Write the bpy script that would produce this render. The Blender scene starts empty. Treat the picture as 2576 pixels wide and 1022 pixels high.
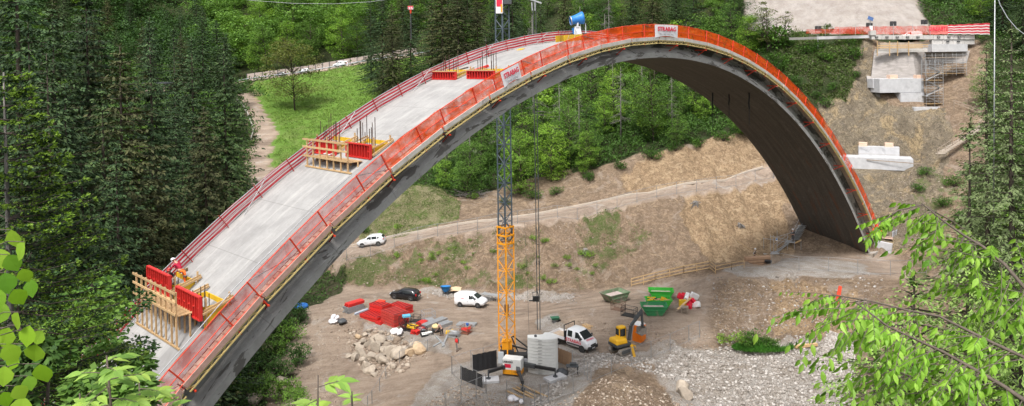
import bpy, bmesh, math, random
import numpy as np
from mathutils import Vector, Matrix, Euler
random.seed(7); rng=np.random.default_rng(7)
SC=bpy.context.scene; COL=SC.collection
R=math.radians
# ---------------------------------------------------------------- camera model (pixel units: 2576 wide)
F=1891.27; PX=1288.0; PY=184.56; PH=0.02087; RL=0.01423
CP,SP=math.cos(PH),math.sin(PH)
def ray(px,py):
    u,v=px-PX,py-PY
    a=(u-v*RL)/(1+RL*RL); b=v+a*RL
    xc,zc=a/F,-b/F
    return Vector((xc, CP+zc*SP, zc*CP-SP))
def pt(px,py,Y):
    d=ray(px,py); return d*(Y/d.y)
def pz(px,py,z):
    d=ray(px,py); return d*(z/d.z)
def proj(p):
    Yc=p[1]*CP-p[2]*SP; zc=p[2]*CP+p[1]*SP
    Yc=max(Yc,.01); a=F*p[0]/Yc; b=-F*zc/Yc
    return PX+a+b*RL, PY+b-a*RL, Yc
def projn(x,y,z):
    Yc=np.maximum(y*CP-z*SP,.01); zc=z*CP+y*SP
    a=F*x/Yc; b=-F*zc/Yc
    return PX+a+b*RL, PY+b-a*RL
cam=bpy.data.cameras.new('Camera'); co=bpy.data.objects.new('Camera',cam); COL.objects.link(co); SC.camera=co
fw=Vector((0,CP,-SP)); Rt=Vector((1,0,0)); Up=Rt.cross(fw)
rr=(Rt-Up*RL).normalized(); uu=(Up+Rt*RL).normalized()
m=Matrix((rr,uu,-fw)).transposed().to_4x4(); co.matrix_world=m
cam.sensor_width=36; cam.lens=F/2576*36; cam.shift_y=-(511-PY)/2576; cam.clip_start=.1; cam.clip_end=3000
# ---------------------------------------------------------------- object helpers
def tag(o,label=None,cat=None,group=None,kind=None):
    if label: o['label']=label
    if cat: o['category']=cat
    if group: o['group']=group
    if kind: o['kind']=kind
    return o
def empty(name,loc=(0,0,0),rz=0,label=None,cat=None,group=None,M=None):
    o=bpy.data.objects.new(name,None); COL.objects.link(o); o.empty_display_size=.3
    if M is not None: o.matrix_world=M
    else: o.location=loc; o.rotation_euler=(0,0,rz)
    return tag(o,label,cat,group)
def frame(o,x,y,z):      # matrix from origin and axes
    m=Matrix((Vector(x).normalized(),Vector(y).normalized(),Vector(z).normalized())).transposed().to_4x4(); m.translation=Vector(o); return m
def dirframe(p,q,up=(0,0,1)):
    d=(Vector(q)-Vector(p)); L=d.length; d=d/max(L,1e-9); up=Vector(up)
    if abs(d.dot(up))>.98: up=Vector((1,0,0)) if abs(d.x)<.9 else Vector((0,1,0))
    y=up.cross(d).normalized(); z=d.cross(y)
    return frame(p,d,y,z),L
class MB:
    def __init__(s): s.v=[]; s.f=[]; s.m=[]; s.uv=None
    def add(s,vs,fs,mi=0):
        o=len(s.v); s.v+= [tuple(v) for v in vs]; s.f+=[tuple(i+o for i in f) for f in fs]; s.m+=[mi]*len(fs); return s
    def box(s,c,d,mi=0,M=None,rz=0,tp=1.0):
        hx,hy,hz=d[0]/2,d[1]/2,d[2]/2
        P=[(x*hx*(tp if z>0 else 1),y*hy*(tp if z>0 else 1),z*hz) for z in(-1,1) for y in(-1,1) for x in(-1,1)]
        mm=Matrix.Translation(c)@Matrix.Rotation(rz,4,'Z')
        if M is not None: mm=M@mm
        return s.add([mm@Vector(p) for p in P],[(0,2,3,1),(4,5,7,6),(0,1,5,4),(2,6,7,3),(0,4,6,2),(1,3,7,5)],mi)
    def bar(s,p,q,w,h=None,mi=0,up=(0,0,1)):
        h=h or w; M,L=dirframe(p,q,up); return s.box((L/2,0,0),(L,w,h),mi,M)
    def tube(s,p,q,r,n=6,mi=0,r2=None,cap=True):
        r2=r if r2 is None else r2; M,L=dirframe(p,q); vs=[]
        for x,rad in((0,r),(L,r2)):
            for i in range(n):
                a=2*math.pi*i/n; vs.append(M@Vector((x,math.cos(a)*rad,math.sin(a)*rad)))
        fs=[(i,(i+1)%n,n+(i+1)%n,n+i) for i in range(n)]
        if cap: fs+=[tuple(range(n))[::-1],tuple(range(n,2*n))]
        return s.add(vs,fs,mi)
    def path(s,pts,r,n=5,mi=0,r2=None):
        k=len(pts); vs=[]; r2=r if r2 is None else r2
        for j,p in enumerate(pts):
            a=Vector(pts[max(j-1,0)]); b=Vector(pts[min(j+1,k-1)])
            M,_=dirframe(a,b); M.translation=Vector(p); rad=r+(r2-r)*j/max(k-1,1)
            for i in range(n):
                t=2*math.pi*i/n; vs.append(M@Vector((0,math.cos(t)*rad,math.sin(t)*rad)))
        fs=[(j*n+i,j*n+(i+1)%n,(j+1)*n+(i+1)%n,(j+1)*n+i) for j in range(k-1) for i in range(n)]
        fs+=[tuple(range(n))[::-1],tuple(range((k-1)*n,k*n))]
        return s.add(vs,fs,mi)
    def prism(s,poly,y0,y1,M=None,mi=0):    # poly in xz, extruded along y
        n=len(poly); vs=[(x,y0,z) for x,z in poly]+[(x,y1,z) for x,z in poly]
        if M is not None: vs=[M@Vector(v) for v in vs]
        fs=[(i,(i+1)%n,n+(i+1)%n,n+i) for i in range(n)]+[tuple(range(n))[::-1],tuple(range(n,2*n))]
        return s.add(vs,fs,mi)
    def lathe(s,prof,M=None,n=16,mi=0):     # prof (r,z)
        vs=[];k=len(prof)
        for r,z in prof:
            for i in range(n):
                a=2*math.pi*i/n; v=Vector((r*math.cos(a),r*math.sin(a),z)); vs.append(M@v if M is not None else v)
        fs=[(j*n+i,j*n+(i+1)%n,(j+1)*n+(i+1)%n,(j+1)*n+i) for j in range(k-1) for i in range(n)]
        return s.add(vs,fs,mi)
    def rock(s,c,r,mi=0,sub=1,seed=0,fl=.75):
        rd=random.Random(seed); V,Fc=ICO[sub]; sx,sy,sz=r*rd.uniform(.75,1.25),r*rd.uniform(.75,1.25),r*fl*rd.uniform(.8,1.2)
        q=Euler((rd.uniform(0,6),rd.uniform(0,6),rd.uniform(0,6))).to_matrix(); out=[]
        cuts=[(q@Vector((rd.gauss(0,1),rd.gauss(0,1),rd.gauss(0,1))).normalized(),rd.uniform(.45,.8)) for _ in range(10)]
        for v in V:
            p=Vector(v)
            for n,d in cuts:
                t=p.dot(n)
                if t>d: p=p-n*(t-d)
            p*=rd.uniform(.97,1.03); out.append((c[0]+p.x*sx,c[1]+p.y*sy,c[2]+p.z*sz))
        return s.add(out,Fc,mi)
    def mesh(s,name,mats,smooth=False):
        me=bpy.data.meshes.new(name); me.from_pydata(s.v,[],s.f)
        for mm in (mats if isinstance(mats,(list,tuple)) else [mats]): me.materials.append(mm)
        me.polygons.foreach_set('material_index',s.m)
        if smooth: me.polygons.foreach_set('use_smooth',[True]*len(s.f))
        if s.uv is not None:
            u=me.uv_layers.new(name='UVMap'); li=np.empty(len(me.loops),dtype=np.int32); me.loops.foreach_get('vertex_index',li)
            u.data.foreach_set('uv',np.asarray(s.uv,dtype=np.float32)[li].ravel())
        me.update(); return me
    def build(s,name,mats,parent=None,smooth=False,loc=None,M=None,bevel=0):
        o=bpy.data.objects.new(name,s.mesh(name,mats,smooth)); COL.objects.link(o)
        if parent is not None: o.parent=parent
        if M is not None: o.matrix_world=M if parent is None else M
        if loc is not None: o.location=loc
        if bevel:
            b=o.modifiers.new('Bevel','BEVEL'); b.width=bevel; b.segments=2; b.limit_method='ANGLE'
        return o
def ico(sub):
    bm=bmesh.new(); bmesh.ops.create_icosphere(bm,subdivisions=sub,radius=1)
    V=[tuple(v.co) for v in bm.verts]; Fc=[tuple(v.index for v in f.verts) for f in bm.faces]; bm.free(); return V,Fc
ICO={1:ico(1),2:ico(2),3:ico(3)}
def raw(name,V,Fc,mats,parent=None,smooth=False,mi=None):    # numpy arrays, quads
    me=bpy.data.meshes.new(name); k=Fc.shape[1]
    me.vertices.add(len(V)); me.vertices.foreach_set('co',V.astype(np.float32).ravel())
    me.loops.add(Fc.size); me.loops.foreach_set('vertex_index',Fc.astype(np.int32).ravel())
    me.polygons.add(len(Fc)); me.polygons.foreach_set('loop_start',np.arange(0,Fc.size,k,dtype=np.int32)); 
    me.polygons.foreach_set('loop_total',np.full(len(Fc),k,dtype=np.int32))
    for mm in (mats if isinstance(mats,(list,tuple)) else [mats]): me.materials.append(mm)
    if mi is not None: me.polygons.foreach_set('material_index',mi.astype(np.int32))
    if smooth: me.polygons.foreach_set('use_smooth',np.ones(len(Fc),dtype=bool))
    me.update(calc_edges=True)
    o=bpy.data.objects.new(name,me); COL.objects.link(o)
    if parent is not None: o.parent=parent
    return o
def kids(o): return [c for c in ALLK.get(o.name,[])]
def copy_tree(o,loc,rz,sc=None,label=None,childmap=None):
    c=o.copy(); COL.objects.link(c); c.location=loc; c.rotation_euler=(0,0,rz)
    if sc is not None: c.scale=sc
    if label: c['label']=label
    for ch in list(o.children):
        d=ch.copy(); COL.objects.link(d); d.parent=c
        for g in list(ch.children):
            e=g.copy(); COL.objects.link(e); e.parent=d
    return c
# ---------------------------------------------------------------- materials
MATS={}
def nt(name):
    m=bpy.data.materials.new(name); m.use_nodes=True; t=m.node_tree; t.nodes.clear()
    out=t.nodes.new('ShaderNodeOutputMaterial'); return m,t,out
class N:
    def __init__(s,t): s.t=t
    def n(s,k,**kw):
        x=s.t.nodes.new('ShaderNode'+k)
        for a,b in kw.items():
            if a.startswith('i_'):
                key=a[2:].replace('_',' ')
                try: key=int(key)
                except: pass
                x.inputs[key].default_value=b
            else: setattr(x,a,b)
        return x
    def l(s,a,b): s.t.links.new(a,b)
    def noise(s,vec,scale,detail=4,rough=.6,dist=0):
        x=s.n('TexNoise'); x.inputs['Scale'].default_value=scale; x.inputs['Detail'].default_value=detail; x.inputs['Roughness'].default_value=rough; x.inputs['Distortion'].default_value=dist
        if vec is not None: s.l(vec,x.inputs['Vector'])
        return x.outputs['Fac']
    def ramp(s,fac,stops):
        x=s.n('ValToRGB'); e=x.color_ramp.elements
        while len(e)<len(stops): e.new(.5)
        for el,(p,c) in zip(e,stops): el.position=p; el.color=(c,c,c,1) if isinstance(c,(int,float)) else (*c,1)
        s.l(fac,x.inputs[0]); return x.outputs[0]
    def mix(s,f,a,b,blend='MIX'):
        x=s.n('MixRGB',blend_type=blend)
        for i,v in((0,f),(1,a),(2,b)):
            if isinstance(v,(int,float)): x.inputs[i].default_value=v if i==0 else (v,v,v,1)
            elif isinstance(v,tuple): x.inputs[i].default_value=(*v,1)
            else: s.l(v,x.inputs[i])
        return x.outputs[0]
    def math(s,op,a,b=0,clamp=False):
        x=s.n('Math',operation=op,use_clamp=clamp)
        for i,v in((0,a),(1,b)):
            if isinstance(v,(int,float)): x.inputs[i].default_value=v
            else: s.l(v,x.inputs[i])
        return x.outputs[0]
    def bump(s,h,strength,dist=.05):
        x=s.n('Bump'); x.inputs['Strength'].default_value=strength; x.inputs['Distance'].default_value=dist; s.l(h,x.inputs['Height']); return x.outputs['Normal']
    def scale(s,v,sx,sy,sz):
        x=s.n('Mapping'); x.inputs['Scale'].default_value=(sx,sy,sz); s.l(v,x.inputs['Vector']); return x.outputs[0]
def mat(name,c1,c2=None,scale=3,rough=.7,bump=0,metal=0,rnd=0,dirt=None,bscale=None,stretch=(1,1,1),spec=.4,coat=0):
    if name in MATS: return MATS[name]
    m,t,out=nt(name); n=N(t); b=n.n('BsdfPrincipled'); b.inputs['Roughness'].default_value=rough; b.inputs['Metallic'].default_value=metal; b.inputs['Specular IOR Level'].default_value=spec
    b.inputs['Coat Weight'].default_value=coat
    tc=n.n('TexCoord').outputs['Object']; v=n.scale(tc,*stretch)
    c2=c2 or tuple(x*.8 for x in c1)
    f=n.noise(v,scale,5,.65); col=n.mix(n.ramp(f,[(.32,0.0),(.68,1.0)]),c1,c2)
    if dirt:
        g=n.noise(tc,scale*.45,6,.7,.6); col=n.mix(n.ramp(g,[(dirt[1],0.0),(dirt[1]+.13,1.0)]),col,dirt[0])
    if rnd:
        oi=n.n('ObjectInfo').outputs['Random']; col=n.mix(1.0,col,n.ramp(oi,[(0,1-rnd),(1,1.0)]),'MULTIPLY')
    n.l(col,b.inputs['Base Color'])
    if bump: n.l(n.bump(n.noise(v,bscale or scale*3,6,.7),bump),b.inputs['Normal'])
    n.l(b.outputs[0],out.inputs[0]); MATS[name]=m; return m
def leafmat(name,cols,trans=.35,rough=.6,objrnd=.35):
    m,t,out=nt(name); n=N(t); geo=n.n('NewGeometry').outputs['Random Per Island']; oi=n.n('ObjectInfo').outputs['Random']
    k=len(cols); c=n.ramp(geo,[(i/(k-1),x) for i,x in enumerate(cols)])
    tc=n.n('TexCoord').outputs['Object']; pn=n.noise(tc,.45,2,.5); c=n.mix(.8,c,n.ramp(pn,[(.35,.55),(.65,1.25)]),'MULTIPLY')
    c=n.mix(1.0,c,n.ramp(oi,[(0,(1-objrnd,1-objrnd,1-objrnd)),(.5,(1,1,1)),(1,(1+objrnd*.6,1+objrnd*.3,1-objrnd*.3))]),'MULTIPLY')
    d=n.n('BsdfPrincipled'); d.inputs['Roughness'].default_value=rough; d.inputs['Specular IOR Level'].default_value=.25; n.l(c,d.inputs['Base Color'])
    tr=n.n('BsdfTranslucent'); n.l(n.mix(1.0,c,(1.0,1.05,.5),'MULTIPLY'),tr.inputs[0])
    mx=n.n('MixShader'); mx.inputs[0].default_value=trans; n.l(d.outputs[0],mx.inputs[1]); n.l(tr.outputs[0],mx.inputs[2]); n.l(mx.outputs[0],out.inputs[0]); return m
# ---------------------------------------------------------------- light
w=bpy.data.worlds.new('World'); SC.world=w; w.use_nodes=True; t=w.node_tree; n=N(t)
bg=t.nodes['Background']; sky=n.n('TexSky',sky_type='NISHITA',sun_disc=False); sky.sun_elevation=R(58); sky.sun_rotation=R(200); sky.air_density=1.0; sky.dust_density=4.0; sky.ozone_density=1.0
hs=n.n('HueSaturation'); hs.inputs['Saturation'].default_value=.28; n.l(sky.outputs[0],hs.inputs['Color']); n.l(hs.outputs[0],bg.inputs[0]); bg.inputs[1].default_value=.15
sl=bpy.data.lights.new('Sun','SUN'); sl.energy=2.3; sl.angle=R(12); sl.color=(1,.965,.92); so=bpy.data.objects.new('Sun',sl); COL.objects.link(so)
so.rotation_euler=Euler((R(90-58),0,R(180-200)),'XYZ')   # replaced below
sd=Vector((math.sin(R(200))*math.cos(R(58)),math.cos(R(200))*math.cos(R(58)),math.sin(R(58)))); so.rotation_euler=sd.to_track_quat('Z','Y').to_euler()
SC.view_settings.view_transform='Standard'; SC.view_settings.look='None'; SC.view_settings.exposure=.72; SC.view_settings.gamma=1
SC.render.engine='CYCLES'
try:
    SC.cycles.max_bounces=6; SC.cycles.diffuse_bounces=3; SC.cycles.transparent_max_bounces=16; SC.cycles.transmission_bounces=3
except Exception: pass
# ---------------------------------------------------------------- terrain
def vnoise(x,y,seed=0):
    xi=np.floor(x).astype(np.int64); yi=np.floor(y).astype(np.int64); fx=x-xi; fy=y-yi
    def h(a,b):
        q=(a*374761393+b*668265263+seed*974634777)&0xffffffff; q=((q^(q>>13))*1274126177)&0xffffffff; return ((q^(q>>16))&0xffff)/65535.0
    sx=fx*fx*(3-2*fx); sy=fy*fy*(3-2*fy)
    return (h(xi,yi)*(1-sx)+h(xi+1,yi)*sx)*(1-sy)+(h(xi,yi+1)*(1-sx)+h(xi+1,yi+1)*sx)*sy
def fbm(x,y,o=4,seed=0):
    s=0;a=1;t=0
    for i in range(o): s=s+a*(vnoise(x*2**i+i*17.3,y*2**i+i*9.1,seed+i)-.5); t+=a; a*=.55
    return s/t*2
CPT=[]
def cl(pts,mode='P',step=5):
    q=[pt(*p) if mode=='P' else pz(*p) if mode=='Z' else Vector(p) for p in pts]
    out=[q[0]]
    for a,b in zip(q,q[1:]):
        k=max(1,int((b-a).length/step))
        for i in range(1,k+1): out.append(a.lerp(b,i/k))
    CPT.extend(out); return out
def cp(pts,mode='P'): CPT.extend([pt(*p) if mode=='P' else pz(*p) if mode=='Z' else Vector(p) for p in pts])
# yard
cp([(1150,883,-34),(1020,770,-34),(1185,775,-34),(950,745,-34),(1300,800,-34),(1300,900,-34),(1450,880,-34),(1560,875,-34),(1680,880,-34.2),(1250,960,-34),(1370,985,-34),(1150,960,-34),(1400,780,-33.6),(1450,770,-33.3),(860,760,-34)],'Z')
cp([(1000,1000,-34.2),(1100,1015,-34),(780,790,-34.6),(840,900,-35.6),(780,850,-35.5),(850,990,-36),(700,1000,-37),(950,860,-35.8),(1000,910,-35.6),(640,990,-37.5),(730,880,-36.5)],'Z')
cl([(880,795,-34.1),(960,825,-34.1),(1060,868,-34.1),(1180,905,-34)],'Z')
cl([(800,690,-33.8),(900,716,-33.8),(1000,722,-33.8),(1150,728,-33.8),(1250,738,-33.8),(1400,738,-33.5),(1500,722,-33.2),(1600,695,-32.2),(1700,672,-31),(1790,650,-30),(1880,635,-29.7),(1990,622,-29.5)],'Z',3)
RO=cl([(870,640,116),(930,627,117),(1000,612,117),(1100,592,117),(1250,570,116),(1400,548,117),(1500,528,118),(1650,497,120),(1800,468,121.5),(1945,438,125.5)],'P',3)
RI=[p+Vector((-.3,3.6,0)) for p in RO]; CPT.extend(RI)
cp([(890,560,124),(960,560,125),(1040,555,125),(1130,545,125),(940,505,131),(1040,462,134),(1110,485,133),(1150,515,129),(1040,470,142)],'P')
cl([(1200,525,126),(1300,505,127),(1400,478,129),(1500,440,130),(1600,410,130),(1700,378,131),(1800,358,131.5),(1880,340,133)],'P',4)
cp([(1200,420,160),(1500,330,155),(1800,270,152),(1200,250,200),(1500,200,190),(1750,170,182),(1200,100,250),(1500,50,235),(1780,40,215),(1200,-50,300),(1500,-100,290),(1780,-120,270)])
# right bank
cl([(1870,100,168),(2000,95,162),(2190,93,154),(2330,92,152),(2490,90,150)],'P',6)
cl([(1870,90,172),(2000,86,166),(2190,84,158),(2330,84,156),(2500,82,155)],'P',6)
cp([(1900,-40,181),(2050,-60,177),(2150,-70,175),(2280,-30,172),(2360,20,172),(2420,0,190),(2500,-40,190)])
cp([(1900,140,158),(1950,200,150),(2050,160,150),(2120,130,150),(2050,240,145),(2150,200,144),(2180,130,149),(2120,330,138),(2190,300,137.5),(2260,290,137.5),(2340,285,137.5),(2200,340,134)])
cl([(2130,425,128),(2230,425,127),(2330,425,126)],'P',4)
cp([(52,136,-19.4),(62,136,-19.4),(72,134,-19.4),(52,131,-19.6),(62,131,-19.6),(70,130,-19.6),(57,133,-19.5),(66,132,-19.5)],'W')
cp([(2160,500,123),(2230,500,120),(2220,560,117.5),(2260,600,115.5),(2320,560,115),(2230,640,113.5),(2330,640,110)])
cp([(68,142,-9.6),(80,142,-9.8),(68,148,-7),(82,148,-6)],'W')
cp([(2400,300,135),(2440,230,140),(2470,150,147),(2400,400,126),(2480,330,130),(2560,300,128),(2560,100,152),(2560,500,112),(2450,500,116),(2370,480,120),(2450,650,104),(2560,700,95),(2300,700,105)])
cl([(1800,683,-30),(1900,668,-29.8),(2000,662,-29.7),(2150,680,-29.7),(2250,680,-29.6)],'Z',5)
cl([(1590,725,-32.2),(1700,700,-31.2),(1800,700,-30.3),(1960,697,-30.2),(2060,712,-30.2),(2150,730,-30.2),(2250,740,-30)],'Z',4)
cl([(1500,742,-33.2),(1590,740,-32.9),(1700,740,-32.6),(1790,760,-32.6)],'Z',5)
cp([(1550,780,-32.7),(1650,795,-32.7),(1740,785,-32.7),(1800,800,-33)],'Z')
cl([(1380,800,-33.5),(1450,802,-33),(1550,812,-32.8),(1650,822,-32.8),(1750,835,-32.9),(1820,845,-33.2)],'Z',3)
cl([(1380,812,-34),(1450,826,-34),(1550,848,-34),(1650,865,-34),(1750,880,-34.1),(1830,885,-34.2)],'Z',3)
cp([(1960,850,-33.6),(2050,860,-34),(2130,850,-33.6),(2230,860,-33),(1900,880,-34.2),(1900,960,-34.7),(2000,1000,-35.2),(2100,1000,-34.6),(2250,1000,-33),(1750,950,-34.3),(1740,1010,-35.3),(1660,985,-35.6),(1700,930,-34.6),(1620,950,-34.6),(1800,1015,-35.3)],'Z')
cp([(1540,936,-31.3),(1500,960,-31.2),(1580,965,-31.3),(1640,1010,-31.9),(1480,1010,-31.2)],'Z')
cp([(1540,912,-34),(1440,950,-34),(1600,915,-34.1),(1420,1000,-33.6)],'Z')
# left side
WR=cl([(660,470,152),(655,440,162),(650,400,173),(668,330,190),(650,290,203),(622,250,217),(600,235,235)],'P',5)
cp([(700,440,158),(760,380,178),(850,300,200),(930,240,222),(720,300,210),(720,230,240),(850,215,240),(1000,240,225),(1060,300,200),(1080,400,170),(900,430,150),(800,520,140),(700,600,125),(620,560,130)])
BR=cl([(600,208,262),(640,202,262),(700,195,262),(760,186,262),(850,170,262),(940,155,262),(1040,140,262),(1150,125,262)],'P',10)
for p in BR: CPT.append(p+Vector((0,9,.3)))
cp([(640,110,320),(900,60,320),(1100,20,320),(800,-60,370),(300,300,240),(300,160,310),(100,60,300),(0,0,300),(450,180,300),(400,-50,380),(1000,-80,370),(480,230,255),(560,240,250)])
cp([(-40,100,-36),(-60,70,-35),(-85,100,-31),(-110,60,-16),(-60,40,-25),(-45,130,-33),(-90,150,-26),(-120,200,-10),(-200,100,15),(-220,0,30),(-220,250,35),(-200,420,80),(0,430,70),(200,430,80),(250,250,70),(200,120,35),(130,60,2),(200,0,20),
 (-30,60,-36),(-20,75,-37),(30,20,-13),(50,40,-20),(62,70,-28),(90,90,-22),(0,0,-1.7),(0,8,-7.5),(0,20,-15.5),(0,30,-21),(0,45,-29),(0,58,-33.5),(20,58,-33.6),(40,62,-33.5),(-15,20,-15.5),(15,20,-15),(0,-20,2),(-30,0,1),(30,0,0),(-27,35,-27),(-42,25,-20),(-20,50,-33),(100,-20,15),(-100,-20,20),(-3,3,-3.5),(3,3,-3.3)],'W')
C=np.array([[p[0],p[1],p[2]] for p in CPT]); 
keep=[];seen=set()
for i,c in enumerate(C):
    k=(round(c[0]*2),round(c[1]*2))
    if k not in seen: seen.add(k); keep.append(i)
C=C[keep]; nC=len(C)
D_=np.hypot(C[:,None,0]-C[None,:,0],C[:,None,1]-C[None,:,1])
A=np.zeros((nC+3,nC+3)); A[:nC,:nC]=-D_+np.eye(nC)*0.25; A[:nC,nC]=1; A[:nC,nC+1]=C[:,0]; A[:nC,nC+2]=C[:,1]; A[nC:,:nC]=A[:nC,nC:].T
wts=np.linalg.solve(A,np.concatenate([C[:,2],[0,0,0]]))
def seg(a,b,st): return list(np.arange(a,b,st))
GX=np.array(seg(-260,-110,5)+seg(-110,-45,2)+seg(-45,92,.5)+seg(92,130,2)+seg(130,261,5))
GY=np.array(seg(-40,56,2.5)+seg(56,160,.5)+seg(160,300,2)+seg(300,451,5))
XX,YY=np.meshgrid(GX,GY); fx,fy=XX.ravel(),YY.ravel(); ZZ=np.empty(len(fx))
for i in range(0,len(fx),20000):
    a,b=fx[i:i+20000],fy[i:i+20000]
    ZZ[i:i+20000]=-np.hypot(a[:,None]-C[None,:,0],b[:,None]-C[None,:,1])@wts[:nC]+wts[nC]+wts[nC+1]*a+wts[nC+2]*b
ZZ=ZZ.reshape(XX.shape)
QX,QY=projn(XX,YY,ZZ)
def inpoly(poly,x,y):
    ins=np.zeros(np.shape(x),bool); n=len(poly)
    for i in range(n):
        x1,y1=poly[i]; x2,y2=poly[(i+1)%n]
        if y1==y2: continue
        c=((y1>y)!=(y2>y))&(x<(x2-x1)*(y-y1)/(y2-y1)+x1); ins^=c
    return ins
def smear(M,k=1):
    M=M.astype(float)
    for _ in range(k):
        P=np.pad(M,1,mode='edge'); M=(P[1:-1,1:-1]*4+P[:-2,1:-1]+P[2:,1:-1]+P[1:-1,:-2]+P[1:-1,2:])/8
    return M
near=(YY>55)&(YY<112); mid=(YY>=100)&(YY<165); 
jx=QX+fbm(XX/6,YY/6,4,5)*38; jy=QY+fbm(XX/6,YY/6,4,9)*24
yardP=[(760,700),(900,722),(1250,742),(1500,735),(1800,690),(1960,640),(2250,640),(2300,700),(1800,702),(1780,790),(1800,900),(1500,930),(1300,1040),(700,1040),(600,900)]
yard=inpoly(yardP,QX,QY)&(YY<118)&(YY>50)
roadM=smear(np.zeros(XX.shape),0)
def distline(pts):
    d=np.full(XX.shape,1e9)
    for a,b in zip(pts,pts[1:]):
        ax,ay,bx,by=a[0],a[1],b[0],b[1]; L=(bx-ax)**2+(by-ay)**2+1e-9
        t=np.clip(((XX-ax)*(bx-ax)+(YY-ay)*(by-ay))/L,0,1); d=np.minimum(d,np.hypot(XX-ax-t*(bx-ax),YY-ay-t*(by-ay)))
    return d
RC=[(a+b)/2 for a,b in zip(RO,RI)]; dr=distline(RC); accr=dr<2.3
dw=distline(WR); wind=dw<2.6
dh=distline([p+Vector((0,4.5,0)) for p in BR]); highr=dh<4.5
meadow=inpoly([(640,205),(940,150),(1150,120),(1150,420),(700,440),(672,430),(680,330),(650,270)],jx,jy)&(YY>140)&(YY<262)&~wind
bare=inpoly([(635,215),(700,205),(720,235),(690,300),(668,300),(640,262)],jx,jy)&(YY>150)&(YY<262)
mound=inpoly([(900,600),(920,540),(1000,455),(1080,450),(1160,520),(1150,555),(1000,600)],QX,QY)&(YY>119)&(YY<137)
shot=inpoly([(1870,88),(1880,-300),(2290,-300),(2310,20),(2352,88)],QX,QY)&(YY>150)&(YY<215)
cliff=(inpoly([(1560,440),(1600,400),(1700,370),(1880,335),(1990,500),(1990,650),(1790,660),(1700,500),(1560,470)],jx,jy)&(YY>100)&(YY<136))
rock=inpoly([(2060,260),(2120,210),(2180,100),(2210,105),(2230,270),(2360,270),(2390,330),(2340,560),(2290,640),(2210,640),(2150,480),(2080,330)],jx,jy)&(YY>105)&(YY<158)
tanslope=inpoly([(1950,700),(2160,720),(2140,860),(1960,850)],jx+fbm(XX/5,YY/5,3,71)*40,jy+fbm(XX/5,YY/5,3,72)*40)&(YY<112)
scrubR=inpoly([(1880,100),(2180,95),(2170,160),(2130,250),(2060,260),(1960,190)],jx,jy)&(YY>130)&(YY<168)
gravel=(inpoly([(1480,880),(1700,880),(1830,870),(2000,860),(2080,850),(2150,1040),(1720,1040),(1640,900)],jx,jy)|inpoly([(1950,650),(2180,665),(2220,690),(1850,700),(1800,690)],jx,jy)|inpoly([(1050,730),(1250,742),(1450,745),(1450,765),(1180,762),(1040,745)],jx,jy)|inpoly([(1100,930),(1500,860),(1540,905),(1400,1040),(1000,1040)],jx,jy)|inpoly([(1330,800),(1400,790),(1500,880),(1700,870),(1700,890),(1420,900)],jx,jy)|inpoly([(900,790),(1130,850),(1160,900),(1060,880),(900,830)],jx,jy))&(YY<116)&(YY>48)
mound2=inpoly([(1400,1040),(1500,935),(1560,925),(1640,960),(1740,1040)],jx,jy)&(YY<84)
yardflat=yard|accr|highr
forest=((YY>133+fbm(XX/9,YY/9,3,61)*5)|(XX<-27+fbm(XX/7,YY/7,3,62)*6)|((jx>2440+fbm(XX/9,YY/9,3,63)*60)&(YY>60)))&~((QX>2170)&(QX<2480)&(QY<420)&(QY>104)&(YY<153))&~(cliff)&(QY<1e9)&~meadow&~bare&~shot&~rock&~highr&~wind&~accr&~mound
forest|=(YY<56)&(XX>-400)
rough=np.where(yardflat,.10,.75)*np.where(wind,.2,1)*np.where(shot,.4,1)*np.where(meadow,.6,1)
rough=smear(rough,2)
ZZ=smear(ZZ,1)
H=fbm(XX/9,YY/9,3,1)*.9*(rough>.3)+fbm(XX/3,YY/3,4,2)*.55
cutslope0=inpoly([(850,650),(1400,552),(1560,500),(1640,600),(1790,655),(1450,735),(900,714),(820,690)],QX,QY)&(YY>100)&(YY<124)
gully=np.abs(fbm(XX/2.2+YY*.02,YY/9,3,31))   # vertical run-off furrows on the cut slopes
foot_=np.clip(np.clip(1-np.minimum(np.hypot((XX-62)/13,(YY-132)/6.5),np.hypot((XX-75)/9,(YY-142)/5)),0,1)*3,0,1)
ZZ=ZZ-.5*foot_*rock
rk_=rock*(1-foot_)
ZZ=ZZ+H*rough*(1-foot_)+np.where(cliff|tanslope|(cutslope0),-gully*1.5+fbm(XX/1.3,ZZ/1.1,3,19)*.35,0)+rk_*(np.abs(fbm(XX/5,YY/5,4,3))*-3.2+fbm(XX/1.6,YY/1.6,3,13)*1.0+.6)
ZZ=ZZ+np.where(gravel&(QX>1640)&(QY>850)&(YY<95),(np.abs(fbm(XX/7,YY/5,3,83))*-2.6+.6+fbm(XX/2,YY/2,3,84)*.35),0)
ZZ=ZZ+np.where(yard,fbm(XX/1.2,YY/1.2,3,77)*.05,0)
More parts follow.
